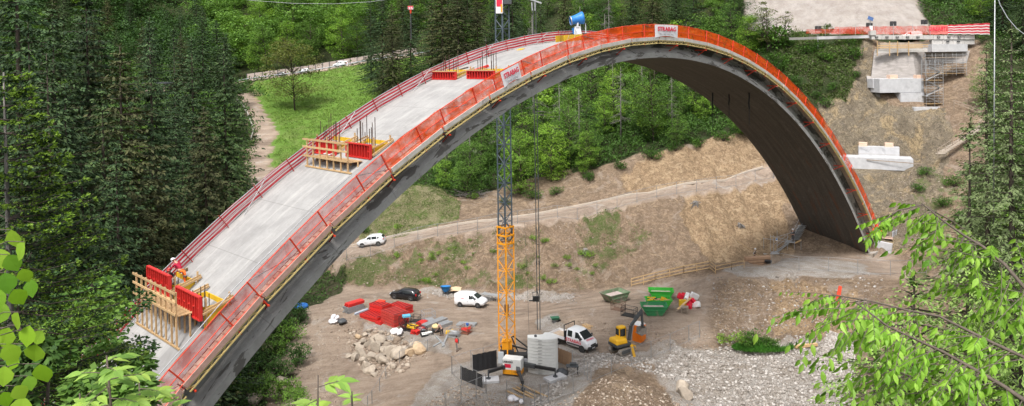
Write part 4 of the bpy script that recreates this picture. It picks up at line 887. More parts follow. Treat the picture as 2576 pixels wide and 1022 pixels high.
def timber_platform(s,u0,u1,Lp,Hr,nposts,label,zb=0.0,rails=3):
    e=E0(label,'timber platform','timber_platform','timber platforms on the arch'); M=deckframe(s,0); sl=adz(s)
    mb=MB(); 
    for i in range(5): mb.box(((u0+u1)/2,-.15-Lp*(i+.5)/5,zb+.02),(u1-u0,Lp/5-.02,.05),0,M)
    mb.build('deck',Mwood,e)
    xs=[u0+.1+(u1-u0-.2)*i/(nposts-1) for i in range(nposts)]
    for i,x in enumerate(xs):
        mb=MB(); zd_=-sl*(Lp+.2); mb.box((x+random.uniform(-.05,.05),-Lp-.2,(zd_-.0+Hr+zb)/2),(.09,.09,Hr+zb-zd_),0,M); mb.build('post',Mwood,e)
        mb=MB(); zd2=-sl*(Lp*.45+.1); mb.box((x+.16,-Lp*.45-.1,(zd2+zb)/2),(.08,.08,zb-zd2),0,M); mb.build('strut',Mwood,e)
    for z in [zb+Hr-.08,zb+Hr*.55,zb+.1][:rails]:
        mb=MB(); mb.bar(M@Vector((u0-.35,-Lp-.27,z)),M@Vector((u1-.05,-Lp-.27,z)),.045,.13); mb.build('rail',Mwood,e)
    mb=MB(); zz=-sl*(Lp+.2)+.06; mb.bar(M@Vector((u0-.1,-Lp-.22,zz)),M@Vector((u1+.3,-Lp-.22,zz)),.08,.1); mb.build('sill',Mwood,e)
    return e
timber_platform(min(g1[0],g2[0])-.1,-3.6,1.9-.2,1.05,1.35,7,'big new timber platform with railing on the arch halfway up, before the red panels')
timber_platform(min(f1[0],f2[0])+.35,-3.85,2.1,1.05,1.35,9,'big new timber platform with railing on the lower arch, beneath the orange trousered worker',zb=.75)
# loose planks and white sheet on the platform
s=g1[0]; M=deckframe(s-.1,0)
mb=MB(); 
for k in range(6): mb.rock(tuple(M@Vector((-2.0+.22*k,-.85,.22+.05*math.sin(k*2)))),.16,0,1,k,.5)
o=mb.build('white_sheet',Mcloth,None,True); tag(o,'crumpled white sheet on the timber platform halfway up the arch','sheet')
# crown: yellow boxes
def ybox(px0,py0,px1,py1,H,lab,k=4):
    s0,u0=solve(px0,py0,0,-30,-1); s1,u1=solve(px1,py1,0,-30,-1); a=AP(s0,u0,0); b=AP(s1,u1,0); x=(b-a); L=x.length; x.normalize(); y=Z_.cross(x).normalized(); M=frame(a,x,y,x.cross(y))
    e=E0(lab,'formwork','yellow_formwork_box','yellow formwork boxes at the crown')
    for i in range(k):
        mb=MB(); mb.box((L*(i+.5)/k,0,H/2),(L/k-.03,.05,H),0,M); mb.build('board',Myel,e)
        mb=MB(); mb.bar(M@Vector((L*(i+.35)/k,-.06,.02)),M@Vector((L*(i+.75)/k,-.06,H*.95)),.03,.07); mb.build('brace',Mwood,e)
    mb=MB(); mb.box((L/2,.9,H/2),(L,.05,H),0,M); mb.build('back_board',Myel,e)
    g=E0(lab.replace('low yellow formwork box','thin upright rebar'),'rebar','rebar_cluster')
    for i in range(int(L/.28)):
        mb=MB(); mb.tube(M@Vector((.1+i*.28,.45,-.05)),M@Vector((.1+i*.28+random.uniform(-.02,.02),.45,H+random.uniform(.3,.6))),.016,4); mb.build('bar',Mreb,g)
ybox(1329,112,1387,105,.5,'low yellow formwork box near the crown, left of the blue cannon'); ybox(1419,106,1466,100,.62,'low yellow formwork box near the crown, under the blue cannon',3)
sv,uv_=solve(1449,123,0); 
def slab(px,py,w_,d_,h_,mt,name,lab,cat,rz=.3):
    s,u=solve(px,py,0); T=(AP(s+.1,u,0)-AP(s-.1,u,0)).normalized(); nrm=T.cross(-AU); nrm=nrm if nrm.z>0 else -nrm; M=frame(AP(s,u,0),AU,nrm.cross(AU),nrm)@Matrix.Rotation(rz,4,'Z')
    mb=MB(); mb.box((0,0,h_/2),(w_,d_,h_),0,M); o=mb.build(name,mt); tag(o,lab,cat); return o
slab(1310,125,.5,.75,.05,Myel,'yellow_board','small loose yellow board lying on the white deck below the crown','board')
slab(1205,176,1.9,.16,.2,Mred,'red_beam','red steel beam lying on the deck behind the topmost panels','beam',1.3)
slab(1235,182,2.6,.2,.1,Mwood,'loose_plank','loose timber planks on the deck right of the topmost red panel','planks',-.35)
slab(1215,190,1.8,.2,.12,Mwoodold,'dark_plank','dark old plank lying between the two topmost red panels','planks',.4)
slab(1156,178,1.6,.1,.1,mat('dark_plank',(.1,.075,.055)),'dark_beam','dark beam leaning between the topmost formwork boxes','beam',1.0)
# dust cannon
s,u=solve(1441,98,0,-30,-1); M=frame(AP(s,u,0),Vector((-1,-.15,0)),Vector((.15,-1,0)),Z_)
e=empty('dust_cannon',(0,0,0),0,'blue barrelled water mist cannon on a white wheeled carriage at the crown of the arch','mist cannon')
Mblue=mat('cannon_blue',(.03,.2,.55),(.02,.15,.45),3,.4); Mmw=mat('machine_white',(.6,.62,.64),(.5,.52,.54),3,.5)
sc=1.0; k=1.0
def T3(x,y,z): return M@Vector((x,y,z))
Bx=Vector((.95,.0,.06)).normalized(); MB_=frame(T3(-.55,0,2.05),M.to_3x3()@Vector((.94,.25,-.18)),M.to_3x3()@Vector((-.25,.94,0)),Z_)
Mlat=frame(T3(-.45,0,2.15),M.to_3x3()@Vector((0,1,0)),M.to_3x3()@Vector((-.16,0,-.9)).normalized(),M.to_3x3()@Vector((.93,.2,-.22)))
mb=MB(); mb.lathe([(.60,-.72),(.66,-.66),(.62,-.5),(.5,0),(.43,.45),(.43,.62),(.47,.66),(.47,.76),(.41,.76),(.40,.3),(.45,-.2),(.56,-.7)],Mlat,24); mb.build('barrel',Mblue,e,True)
mb=MB(); mb.lathe([(.5,.68),(.5,.78),(.44,.78),(.44,.68),(.5,.68)],Mlat,24); mb.build('nozzle_ring',Mrim,e,True)
mb=MB(); mb.lathe([(0.005,-.4),(.45,-.42)],Mlat,20); mb.lathe([(0.01,.2),(.14,.15),(.16,-.2)],Mlat,12); mb.build('fan',Mdgrey,e,True)
mb=MB(); mb.tube(T3(0-.45,0,1.35),T3(-.45,0,1.7),.16,10); 
for yy in(-.3,.3): mb.bar(T3(-.45,yy,1.35),T3(-.45,yy,1.95),.1,.14)
mb.box((-.45,0,1.36),(.35,.7,.1),0,M); mb.build('swivel_yoke',Mmw,e)
mb=MB(); mb.box((-.45,0,.95),(.85,.75,.9),0,M,tp=.7); mb.box((-.45,0,.42),(1.5,.8,.2),0,M); mb.build('housing',Mmw,e,bevel=.03)
mb=MB(); mb.box((.0,0,.95),(.12,.5,.65),0,M); mb.build('blue_cover',Mblue,e)
for x,y in((.3,-.62),(.3,.62),(-1.2,-.5),(-1.2,.5)):
    mb=MB(); mb.lathe([(.01,-.09),(.3,-.09),(.36,-.05),(.36,.05),(.3,.09),(.01,.09)],M@Matrix.Translation((x,y,.36))@Matrix.Rotation(math.pi/2,4,'X'),16); w_=mb.build('wheel',Mtyre,e,True); mb=MB(); mb.lathe([(.01,-.1),(.15,-.1),(.15,.1),(.01,.1)],M@Matrix.Translation((x,y,.36))@Matrix.Rotation(math.pi/2,4,'X'),10); mb.build('rim',Mrim,w_)
mb=MB(); mb.tube(T3(-1.35,0,.4),T3(-1.35,0,1.6),.05,6); mb.tube(T3(-1.35,0,1.6),T3(-1.35,0,1.75),.02,6); mb.build('mast',Mmw,e)
# ---------------------------------------------------------------- crane
CB=pz(1275,925,-34); TB=pt(1276,897,CB.y); zt=TB.z
cr=E0('tall tower crane with orange lower mast, dark upper mast and stacked white ballast','crane','tower_crane')
def lattice(cx,cy,z0,z1,side,rot,leg,br,bay,mt,name,hz=True):
    mb=MB(); cs=[(cx+side/math.sqrt(2)*math.cos(rot+i*math.pi/2),cy+side/math.sqrt(2)*math.sin(rot+i*math.pi/2)) for i in range(4)]
    k=round((z1-z0)/bay)
    for c in cs: mb.bar((c[0],c[1],z0),(c[0],c[1],z1),leg,leg,up=(math.cos(rot),math.sin(rot),0))
    for j in range(k):
        a=z0+(z1-z0)*j/k; b=z0+(z1-z0)*(j+1)/k
        for i in range(4):
            p,q=cs[i],cs[(i+1)%4]
            if (j+i)%2: p,q=q,p
            mb.tube((p[0],p[1],a),(q[0],q[1],b),br,5)
            if hz and j%2==0: mb.tube((p[0],p[1],a),(q[0],q[1],a),br,5)
    return mb.build(name,mt,cr)
RT=-math.pi/2+.05
lattice(TB.x,TB.y,zt,pt(1272,570,TB.y).z,1.24,RT,.13,.038,1.15,Morange,'lower_mast')
zt2=pt(1272,570,TB.y).z
mb=MB(); 
lattice(TB.x-.02,TB.y,zt2-1.5,22,1.04,RT,.15,.045,1.05,Mcdark,'upper_mast')
for z in (zt+.02,zt2-.02,zt2-1.9):
    mb=MB(); mb.box((0,0,0),(1.36,1.36,.16),0,Matrix.Translation((TB.x,TB.y,z))@Matrix.Rotation(RT+math.pi/4,4,'Z')); 
# climbing collar ring
for z in (zt2,zt2-.9,zt2-1.8):
    mb=MB()
    for i in range(4):
        a=RT+i*math.pi/2; b=a+math.pi/2; r_=1.34/math.sqrt(2); mb.bar((TB.x+r_*math.cos(a),TB.y+r_*math.sin(a),z),(TB.x+r_*math.cos(b),TB.y+r_*math.sin(b),z),.1,.16)
    mb.build('collar_ring',Morange,cr)
mb=MB(); mb.box((0,0,0),(.5,.3,1.1),0,Matrix.Translation((TB.x,TB.y-.1,zt+5.2))); mb.build('cable_box',mat('rust_brown',(.22,.12,.06)),cr)
pc=pt(1256,14,TB.y-.9); mb=MB(); mb.box((0,0,0),(.75,.12,1.7),0,Matrix.Translation(pc)); pp=mb.build('notice_board',Mwhite,cr); mb=MB(); mb.box((0,-.07,.28),(.6,.02,.8),0,Matrix.Translation(pc)); mb.build('red_panel',Mlred,pp); mb=MB(); mb.box((.24,-.09,-.3),(.16,.02,.85),0,Matrix.Translation(pc)); mb.build('orange_panel',Morange,pp)
pc=pt(1272,4,TB.y-.3); mb=MB(); mb.box((0,0,0),(1.0,1.0,1.3),0,Matrix.Translation(pc+Vector((.15,0,.3)))); mb.build('operator_cab',Mdgrey,cr,bevel=.05)
# turntable, arms
mb=MB(); zc=-33.15
ft=[pz(1229,957,-33.9),pz(1397,952,-33.9),pz(1315,985,-33.9),pz(1330,905,-33.9)]
ctr=Vector((CB.x+1.0,CB.y-.8,0))
for i,f_ in enumerate(ft):
    a=Vector((ctr.x,ctr.y,zc)); mb=MB(); m2=a.lerp(Vector((f_.x,f_.y,zc+.1)),.5); mb.bar(a,m2,.36,.42); mb.build('outrigger',Mdgrey,cr)
    mb=MB(); mb.bar(m2,Vector((f_.x,f_.y,zc+.15)),.26,.3); mb.build('outrigger_arm',Mblack,cr)
    mb=MB(); mb.tube((f_.x,f_.y,-33.95),(f_.x,f_.y,zc+.2),.08,8); mb.tube((f_.x,f_.y,-33.72),(f_.x,f_.y,-33.62),.25,10); mb.build('jack',Mdgrey,cr)
    if i!=2:
        mb=MB(); mb.box((0,0,0),(2.2,1.3,.28),0,Matrix.Translation((f_.x,f_.y,-33.86))@Matrix.Rotation(.1+.5*i,4,'Z')); o=mb.build('concrete_pad',Mconc,None,bevel=.02); tag(o,['concrete pad under the left crane outrigger','concrete pad under the right crane outrigger','','concrete pad under the rear crane outrigger behind the ballast'][i],'concrete pad')
mb=MB(); mb.lathe([(.01,-.15),(.9,-.15),(.9,.15),(.01,.15)],Matrix.Translation((ctr.x,ctr.y,-32.75)),20); mb.box((0,0,-.05),(1.6,1.2,.5),0,Matrix.Translation((ctr.x,ctr.y,-33.1))); mb.build('slewing_ring',Mblack,cr)
BL=pt(1366,944,CB.y-1.0)  # ballast bottom
mb=MB(); mb.bar((TB.x-.3,TB.y-.4,-32.45),(BL.x+1.2,BL.y+.3,-32.45),.9,.35); mb.bar((TB.x+.3,TB.y,-31.5),(BL.x-.2,BL.y+.5,-32.3),.14,.14); mb.bar((TB.x+.6,TB.y+.3,-30.6),(BL.x-.9,BL.y+.5,-32.2),.12,.12); mb.bar((TB.x+.5,TB.y,-30.6),(TB.x+1.2,TB.y,-32.3),.12,.12)
mb.box((0,0,0),(1.5,1.5,.5),0,Matrix.Translation((TB.x,TB.y,-32.1))); mb.build('slewing_platform',Mblack,cr)
mb=MB(); mb.box((0,0,0),(1.1,.9,1.3),0,Matrix.Translation((TB.x,TB.y,-31.6))); mb.build('mast_foot',Morange,cr)
nl=12; lh=4.2/nl
for i in range(nl):
    mb=MB(); poly=[]; W2=1.62
    pts_=[(-W2,-.55),(-W2+.95,-.95)]+[(-W2+.95+ (2*W2-.95)*t, -.95+.55*math.sin(t*math.pi*.5)*-0.0+.0 - .28*math.sin(t*math.pi)) for t in (.15,.3,.45,.6,.75,.9)]+[(W2,-.75),(W2,.2),(W2-.8,.95),(.3,.95),(.1,.45),(-.3,.3),(-.8,.35),(-W2,.25)]
    z0=BL.z+lh*i; n_=len(pts_); ins=.02
    vs=[(BL.x+x,BL.y+y+.4,z0+.02) for x,y in pts_]+[(BL.x+x,BL.y+y+.4,z0+lh-.02) for x,y in pts_]
    mb.add(vs,[(j,(j+1)%n_,n_+(j+1)%n_,n_+j) for j in range(n_)]+[tuple(range(n_))[::-1],tuple(range(n_,2*n_))]); mb.build('ballast_slab',Mcwhite,cr)
mb=MB(); 
for i in range(nl): mb.box((BL.x-W2+.95+.42,BL.y-.72,BL.z+lh*(i+.5)),(.55,.06,.05))
mb.box((BL.x,BL.y+.25,BL.z+2.03),(2*W2-1.2,.95,4.0),0); mb.build('ballast_slots_gap_shade',mat('slot_grey',(.4,.4,.39)),cr)  # slots, plus a grey core that paints shade into the gaps between slabs
mb=MB(); mb.tube((BL.x-.75,BL.y+.1,BL.z+4.15),(BL.x-.75,BL.y+.1,BL.z+4.35),.15,8); mb.build('lifting_eye',Mdgrey,cr)
cb=pt(1291,921,CB.y-1.7); Mc=Matrix.Translation(cb)@Matrix.Rotation(-.28,4,'Z')
mb=MB(); mb.box((0,0,.33),(2.05,1.15,1.25),0,Mc); cbn=mb.build('machine_cabinet',Mcwhite,cr,bevel=.06)
mb=MB(); mb.box((0,0,-.45),(2.06,1.16,.55),0,Mc); mb.build('orange_skirt',Morange,cbn,bevel=.04)
text_mesh('maker_lettering','LIEBHERR',.27,mat('lettering_black',(.02,.02,.025)),Mc@Matrix.Translation((-.42,-.6,.62))@Matrix.Rotation(math.pi/2,4,'X'),.004,cbn,.006)
text_mesh('model_lettering','125 K',.26,MATS['lettering_black'],Mc@Matrix.Translation((.5,-.6,-.42))@Matrix.Rotation(math.pi/2,4,'X'),.004,cbn,.004)
mb=MB(); mb.box((-.45,-.59,.2),(.72,.015,.4),0,Mc); mb.build('label_plate',Mlred,cbn)
mb=MB(); mb.box((.02,-.585,.05),(.02,.01,1.7),0,Mc); mb.build('door_gap',Mdgrey,cbn)
mb=MB(); mb.box((0,0,0),(.62,.12,1.3),0,Matrix.Translation(pt(1260,900,CB.y-.9))@Matrix.Rotation(-.15,4,'Z')); mb.build('side_panel',mat('panel_pale_grey',(.5,.53,.56),(.45,.48,.5)),cr,bevel=.04)
mb=MB(); p0=pz(1276,925,-33.6)
# ropes
def line(name,pts,r,mt,lab,cat,group=None,n=4):
    mb=MB(); mb.path(pts,r,n); o=mb.build(name,mt); tag(o,lab,cat,group); return o
a=pt(1352,830,CB.y-.9); b=pt(1340,-40,CB.y-.9); a2=a+Vector((.3,0,0)); b2=b+Vector((.3,0,0))
rp=E0('pair of dark hanging hoist ropes running down past the arch to the white ballast','hoist rope','hoist_rope')
for p,q in((b,a),(b2,a2)):
    mb=MB(); mb.tube(p,q,.045,5); mb.build('rope',Mdgrey,rp)
    for t in (.3,.55,.7,.8,.88): c=p.lerp(q,t); mb=MB(); mb.tube(c,c+Vector((0,0,-.4)),.075,6); mb.build('rope_joint',Mdgrey,rp)
mb=MB(); c=pt(1348,752,CB.y-.9); mb.box((0,0,0),(.7,.4,.5),0,Matrix.Translation(c)); mb.box((-.5,0,-.2),(.5,.1,.1),0,Matrix.Translation(c)); mb.path([c+Vector((-.3,0,.2)),c+Vector((-.35,0,.7)),c+Vector((.2,0,.75)),c+Vector((.3,0,.2))],.05,4); mb.build('clamp',Mblack,rp)
mb=MB(); c=pt(1341,6,CB.y-.9); mb.bar(c+Vector((-.5,0,.4)),c+Vector((.9,0,-.1)),.12,.16); mb.bar(c+Vector((-.15,0,0)),c+Vector((-.1,0,-.9)),.12,.1); mb.bar(c+Vector((.2,0,0)),c+Vector((.2,0,-.9)),.12,.1); mb.build('trolley',Mgalv,rp)
hk=E0('red and white crane hook block hanging on its rope above the meadow side','crane hook','crane_hook')
c=pt(1033,20,88); mb=MB(); mb.box((0,0,0),(.62,.3,.42),0,Matrix.Translation(c)); hb=mb.build('hook_block',Mwhite,hk,bevel=.03)
mb=MB(); 
for i in range(3): mb.add([c+Vector(v) for v in((-.3+.2*i,-.16,-.18),(-.2+.2*i,-.16,-.18),(-.1+.2*i,-.16,.18),(-.2+.2*i,-.16,.18))],[(0,1,2,3)])
mb.add([c+Vector(v) for v in((-.31,-.155,.12),(.31,-.155,.12),(.31,-.155,.21),(-.31,-.155,.21))],[(0,1,2,3)]); mb.build('warning_stripes',Mlred,hb)
mb=MB(); mb.tube(c+Vector((0,0,-.2)),c+Vector((0,0,-.65)),.13,8,r2=.08); mb.build('hook_shank',Mredp,hk)
mb=MB(); mb.tube(c+Vector((0,0,-.6)),c+Vector((0,0,-3.7)),.05,5); mb.build('chain',Mdgrey,hk)
mb=MB(); mb.tube(c+Vector((.0,0,.2)),c+Vector((.0,0,9)),.02,4); mb.build('rope',Mdgrey,hk)
line('aerial_cable',[pt(2506,-20,60),pt(2516,12,58),pt(2535,45,55),pt(2558,72,52),pt(2590,96,50)],.028,Mgalv,'thick white cable sagging across the top right corner','cable')
line('overhead_cable',[pt(x,y,150) for x,y in((560,-8),(640,2),(740,9),(840,10),(930,5),(1010,-6))],.035,Mgalv,'thin grey overhead cable crossing the top of the forest','cable')
line('plumb_cable',[pt(1320,560,79),pt(1326,700,79),pt(1331,838,79)],.014,Mdgrey,'very thin slack wire hanging between the crane mast and the hoist ropes','wire')
e=E0('tall thin grey pole among the trees at the right edge','pole','tall_pole'); p=pt(2499,400,62); q=pt(2503,-30,62); mb=MB(); mb.tube(p+Vector((0,0,-6)),q,.06,7,r2=.04); mb.build('shaft',Mgalv,e,True); mb=MB(); mb.tube(p+Vector((0,0,3)),p+Vector((0,0,3.2)),.12,7); mb.build('clamp_ring',Mdgrey,e)
# ---------------------------------------------------------------- vehicles
def paint(name,c,rough=.3,dirtc=(.3,.25,.2)): return mat(name,c,tuple(x*.93 for x in c),1.5,rough,coat=.4,dirt=(tuple(c[i]*.7+dirtc[i]*.3 for i in range(3)),.6))
Pwhite=paint('paint_white',(.74,.75,.77)); Pblack=paint('paint_black',(.012,.013,.016),.15); Psilver=paint('paint_silver',(.5,.51,.52))
Mplast=mat('black_plastic',(.03,.03,.032),(.045,.045,.045),5,.6); Mlamp=mat('lamp_glass',(.7,.72,.74),rough=.1); Mtail=mat('tail_lamp_red',(.5,.01,.01),rough=.2); Mplate=mat('number_plate',(.7,.7,.7))
def wheel(e,x,y,r,wd=.2):
    s=1 if y>0 else -1; T=Matrix.Translation((x,y,r))@Matrix.Rotation(-s*math.pi/2,4,'X')
    mb=MB(); mb.lathe([(r*.55,-wd/2),(r*.9,-wd/2),(r,-wd*.35),(r,wd*.35),(r*.9,wd/2),(r*.62,wd/2),(r*.6,wd*.3)],T,20); w_=mb.build('wheel',Mtyre,e,True)
    mb=MB(); mb.lathe([(.01,wd*.3),(r*.16,wd*.42),(r*.2,wd*.25),(r*.62,wd*.42)],T,20); 
    for i in range(5): a=i*1.2566; mb.bar(T@Vector((r*.1*math.cos(a),r*.1*math.sin(a),wd*.44)),T@Vector((r*.62*math.cos(a),r*.62*math.sin(a),wd*.4)),.06,.02)
    mb.build('rim',Mrim,w_)
def carbody(e,st,pt_,name='body'):
    """st: list (x,z0,zb,zt,w,wt) rear to front; closed shell"""
    mb=MB(); k=9
    def ring(x,z0,zb,zt,w,wt):
        return [(x,-w*.9,z0),(x,-w,z0+.22),(x,-w,zb-.08),(x,-w*.975,zb),(x,-wt,zt-.05),(x,-wt*.86,zt),(x,wt*.86,zt),(x,wt,zt-.05),(x,w*.975,zb),(x,w,zb-.08),(x,w,z0+.22),(x,w*.9,z0)]
    R_=[ring(*s) for s in st]; m_=12
    for r in R_: mb.v+=r
    for j in range(len(R_)-1):
        for i in range(m_): mb.f.append((j*m_+i,(j+1)*m_+i,(j+1)*m_+(i+1)%m_,j*m_+(i+1)%m_)); mb.m.append(0)
    mb.f.append(tuple(range(m_))); mb.m.append(0); mb.f.append(tuple(range((len(R_)-1)*m_,len(R_)*m_))[::-1]); mb.m.append(0)
    o=mb.build(name,pt_,e,True); 
    return o
def interp(st,x):
    for a,b in zip(st,st[1:]):
        if a[0]<=x<=b[0]:
            t=(x-a[0])/max(b[0]-a[0],1e-6); return [a[i]+(b[i]-a[i])*t for i in range(6)]
    return st[0] if x<st[0][0] else st[-1]
def sideglass(e,st,poly,nm='side_window',mt=None):
    for s in(-1,1):
        vs=[]
        for x,z in poly:
            q=interp(st,x); t=(z-q[2])/max(q[3]-.05-q[2],1e-3); t=min(max(t,0),1.02); y=q[4]*.975+(q[5]-q[4]*.975)*t+.012; vs.append((x,s*y,z))
        mb=MB(); mb.add(vs,[tuple(range(len(vs)))]); c=Vector((0,0,0)); 
        vs2=[(x,y-s*.01,z) for x,y,z in vs]; n_=len(vs); mb.add(vs2,[tuple(range(n_))[::-1]]); mb.build(nm,mt or Mglass,e)
def car(kind,M,label,pm,cat='car',lod=0):
    e=empty('parked_car',M=M,label=label,cat=cat)
    if kind=='hatch': L,W,H,wr,wb=4.2,.88,1.47,.31,2.58; st=[(-2.08,.32,.75,.80,.74,.70),(-2.0,.24,.92,1.0,.84,.72),(-1.75,.2,.98,1.32,.87,.64),(-1.35,.18,.97,1.44,.88,.63),(-.3,.18,.95,1.47,.88,.64),(.3,.18,.94,1.40,.88,.63),(1.02,.18,.93,.99,.87,.74),(1.7,.2,.84,.88,.85,.72),(2.0,.25,.66,.70,.76,.66),(2.1,.32,.55,.58,.62,.56)]; fr=(.33,1.0); rr_=(-1.98,-1.66); roof=1.44
    elif kind=='suv': L,W,H,wr,wb=4.43,.9,1.68,.35,2.6; st=[(-2.2,.4,.9,.95,.78,.74),(-2.12,.32,1.05,1.15,.86,.76),(-1.85,.3,1.12,1.55,.9,.68),(-1.4,.28,1.11,1.66,.905,.67),(-.2,.28,1.08,1.68,.905,.67),(.35,.28,1.07,1.60,.905,.66),(1.05,.28,1.06,1.13,.9,.78),(1.8,.3,.97,1.01,.88,.76),(2.1,.34,.8,.84,.8,.7),(2.2,.42,.66,.7,.68,.6)]; fr=(.38,1.03); rr_=(-2.1,-1.8); roof=1.65
    else: L,W,H,wr,wb=4.42,.92,1.84,.33,2.66; st=[(-2.2,.36,1.0,1.2,.84,.80),(-2.16,.28,1.1,1.72,.9,.76),(-2.0,.26,1.1,1.82,.92,.77),(-.6,.24,1.08,1.86,.92,.77),(.35,.24,1.06,1.80,.92,.74),(.62,.24,1.05,1.68,.92,.72),(1.35,.24,1.04,1.12,.9,.76),(1.85,.26,.92,.97,.87,.74),(2.1,.3,.74,.78,.78,.66),(2.2,.38,.6,.64,.64,.56)]; fr=(.64,1.33); rr_=(0,0); roof=1.7
    b=carbody(e,st,pm); xf=wb/2+.02; xr=-wb/2+.02
    if kind=='van': xf,xr=1.32,-1.34
    # windscreen
    q0,q1=interp(st,fr[0]),interp(st,fr[1]); off=.018
    mb=MB(); mb.add([(fr[0]+off,-q0[5]*.82,q0[3]+.002),(fr[0]+off,q0[5]*.82,q0[3]+.002),(fr[1]-.02,q1[5]*.9,q1[3]+.03),(fr[1]-.02,-q1[5]*.9,q1[3]+.03)],[(0,1,2,3)])
    mb.v=[(x+.02,y,z+.02) for x,y,z in mb.v]; mb.build('windscreen',Mglass,e)
    if rr_[0]: 
        q0,q1=interp(st,rr_[0]),interp(st,rr_[1]); mb=MB(); mb.add([(rr_[0]-.03,-q0[5]*.85,q0[3]+.05),(rr_[0]-.03,q0[5]*.85,q0[3]+.05),(rr_[1]-.05,q1[5]*.85,q1[3]-.0),(rr_[1]-.05,-q1[5]*.85,q1[3]-.0)],[(3,2,1,0)]); mb.build('rear_window',Mglass,e)
    if kind=='van': sideglass(e,st,[(.05,1.12),(.05,1.62),(.45,1.66),(1.1,1.22),(1.12,1.12)])
    else:
        zb=interp(st,0)[2]; zt=roof-.1
        sideglass(e,st,[(-.2,zb+.05),(-.2,zt),(.3,zt-.05),(.85,zb+.08),(.85,zb+.05)]); sideglass(e,st,[(-1.1,zb+.06),(-1.1,zt-.02),(-.28,zt),(-.28,zb+.05)]); sideglass(e,st,[(-1.62,zb+.12),(-1.5,zt-.12),(-1.18,zt-.03),(-1.18,zb+.08)],'quarter_window')
    if kind=='van':
        sideglass(e,[(a,0,.2,.8,.985*W,.985*W) for a in(-2.2,2.2)],[(-.75,.42),(-.75,.52),(.75,.42),(.75,.32)],'side_moulding',Mplast)
    for s in(-1,1):
        for x in(xf,xr): 
            mb=MB(); T=Matrix.Translation((x,s*(W-.02),wr))@Matrix.Rotation(-s*math.pi/2,4,'X'); mb.lathe([(.01,.028),(wr*1.17,.028),(wr*1.2,.0)],T,20); mb.build('wheel_arch',Mplast,e); wheel(e,x,s*(W-.1),wr,.24)
        mb=MB(); mb.box((2.0 if kind!='suv' else 2.08,s*.6,.66 if kind!='suv' else .82),(.16,.28,.14),0); o=mb.build('headlight',Mlamp,e,bevel=.02)
        mb=MB(); mb.box((-2.03 if kind=='hatch' else -2.12,s*.72,.86 if kind=='hatch' else 1.0),(.16,.24,.26 if kind!='van' else .5),0); mb.build('tail_light',Mtail,e,bevel=.02)
        mb=MB(); mb.box((.8 if kind!='van' else 1.0,s*(W+.09),1.0 if kind!='van' else 1.15),(.1,.2,.14),0); mb.build('mirror',pm if kind!='van' else Mplast,e,bevel=.02)
        mb=MB(); mb.box((-.15,s*(W+.005),.8),(.16,.02,.03)); mb.build('door_handle',Mplast,e)
    mb=MB(); mb.box((2.08,0,.42),(.16,1.3,.16)); mb.build('front_bumper',Mplast,e,bevel=.03); mb=MB(); mb.box((-2.1,0,.45),(.2,1.5,.22)); mb.build('rear_bumper',Mplast if kind!='hatch' else Pblack,e,bevel=.03)
    mb=MB(); mb.box((2.12,0,.58 if kind!='suv' else .72),(.1,.9,.14)); mb.build('grille',Mplast,e); mb=MB(); mb.box((-2.21,0,.62),(.02,.5,.11)); mb.build('number_plate',Mplate,e)
    mb=MB(); mb.box((0,0,.26),(3.6,1.5,.14)); mb.build('underbody',Mplast,e)
    if kind=='van': text_mesh('side_lettering','STRABAG',.13,Mlred,Matrix.Translation((-.9,-.905,1.22))@Matrix.Rotation(math.pi/2-.1,4,'X'),.002,e,.004)
    if kind=='suv':
        for s in(-1,1): mb=MB(); mb.tube((-1.5,s*.62,1.7),(.3,s*.62,1.7),.02,5); mb.build('roof_rail',Mgalv,e)
    return e
def vm(front,rear,wb=2.6,zoff=0):
    a,b=gnd(*front),gnd(*rear); d=(a-b); pitch=math.asin(max(-.2,min(.2,d.z/d.length))); x=d.normalized(); y=Z_.cross(x).normalized(); c=(a+b)/2
    side=y if y.y>0 else -y; c=c+side*.85; return frame(c+Z_*(.03+zoff),x,y,x.cross(y))
car('suv',vm((912.3,624),(952.3,619.5)),'white estate car with roof rails on the sloping access road beside the arch',Pwhite)
car('hatch',vm((992,753),(1032.8,758)),'black hatchback parked at the back of the yard left of the white van',Pblack)
car('van',vm((1202.8,775.5),(1157.4,773)),'small white panel van parked in the yard right of the black hatchback',Pwhite,'van')
# crew-cab dropside truck
M=vm((1463.6,886),(1408.4,868.5),3.4); e=empty('parked_truck',M=M,label='white crew cab dropside truck with red lettering, parked behind the crane ballast',cat='truck')
st=[(-.55,.45,1.3,2.0,.97,.86),(-.5,.4,1.35,2.2,.99,.85),(-.3,.38,1.36,2.26,1.0,.85),(.7,.36,1.36,2.26,1.0,.84),(1.15,.36,1.36,2.12,1.0,.82),(1.98,.36,1.34,1.42,.98,.84),(2.4,.38,1.1,1.16,.95,.8),(2.58,.42,.9,.95,.85,.7),(2.66,.5,.7,.74,.7,.6)]
carbody(e,st,Pwhite,'cab')
q0,q1=interp(st,1.17),interp(st,1.96); mb=MB(); mb.add([(1.2,-q0[5]*.85,2.13),(1.2,q0[5]*.85,2.13),(1.99,.8,1.46),(1.99,-.8,1.46)],[(0,1,2,3)]); mb.build('windscreen',Mglass,e)
sideglass(e,st,[(.75,1.42),(.75,2.08),(1.1,2.05),(1.75,1.48),(1.75,1.42)]); sideglass(e,st,[(-.35,1.42),(-.35,2.08),(.3,2.1),(.3,1.42)])
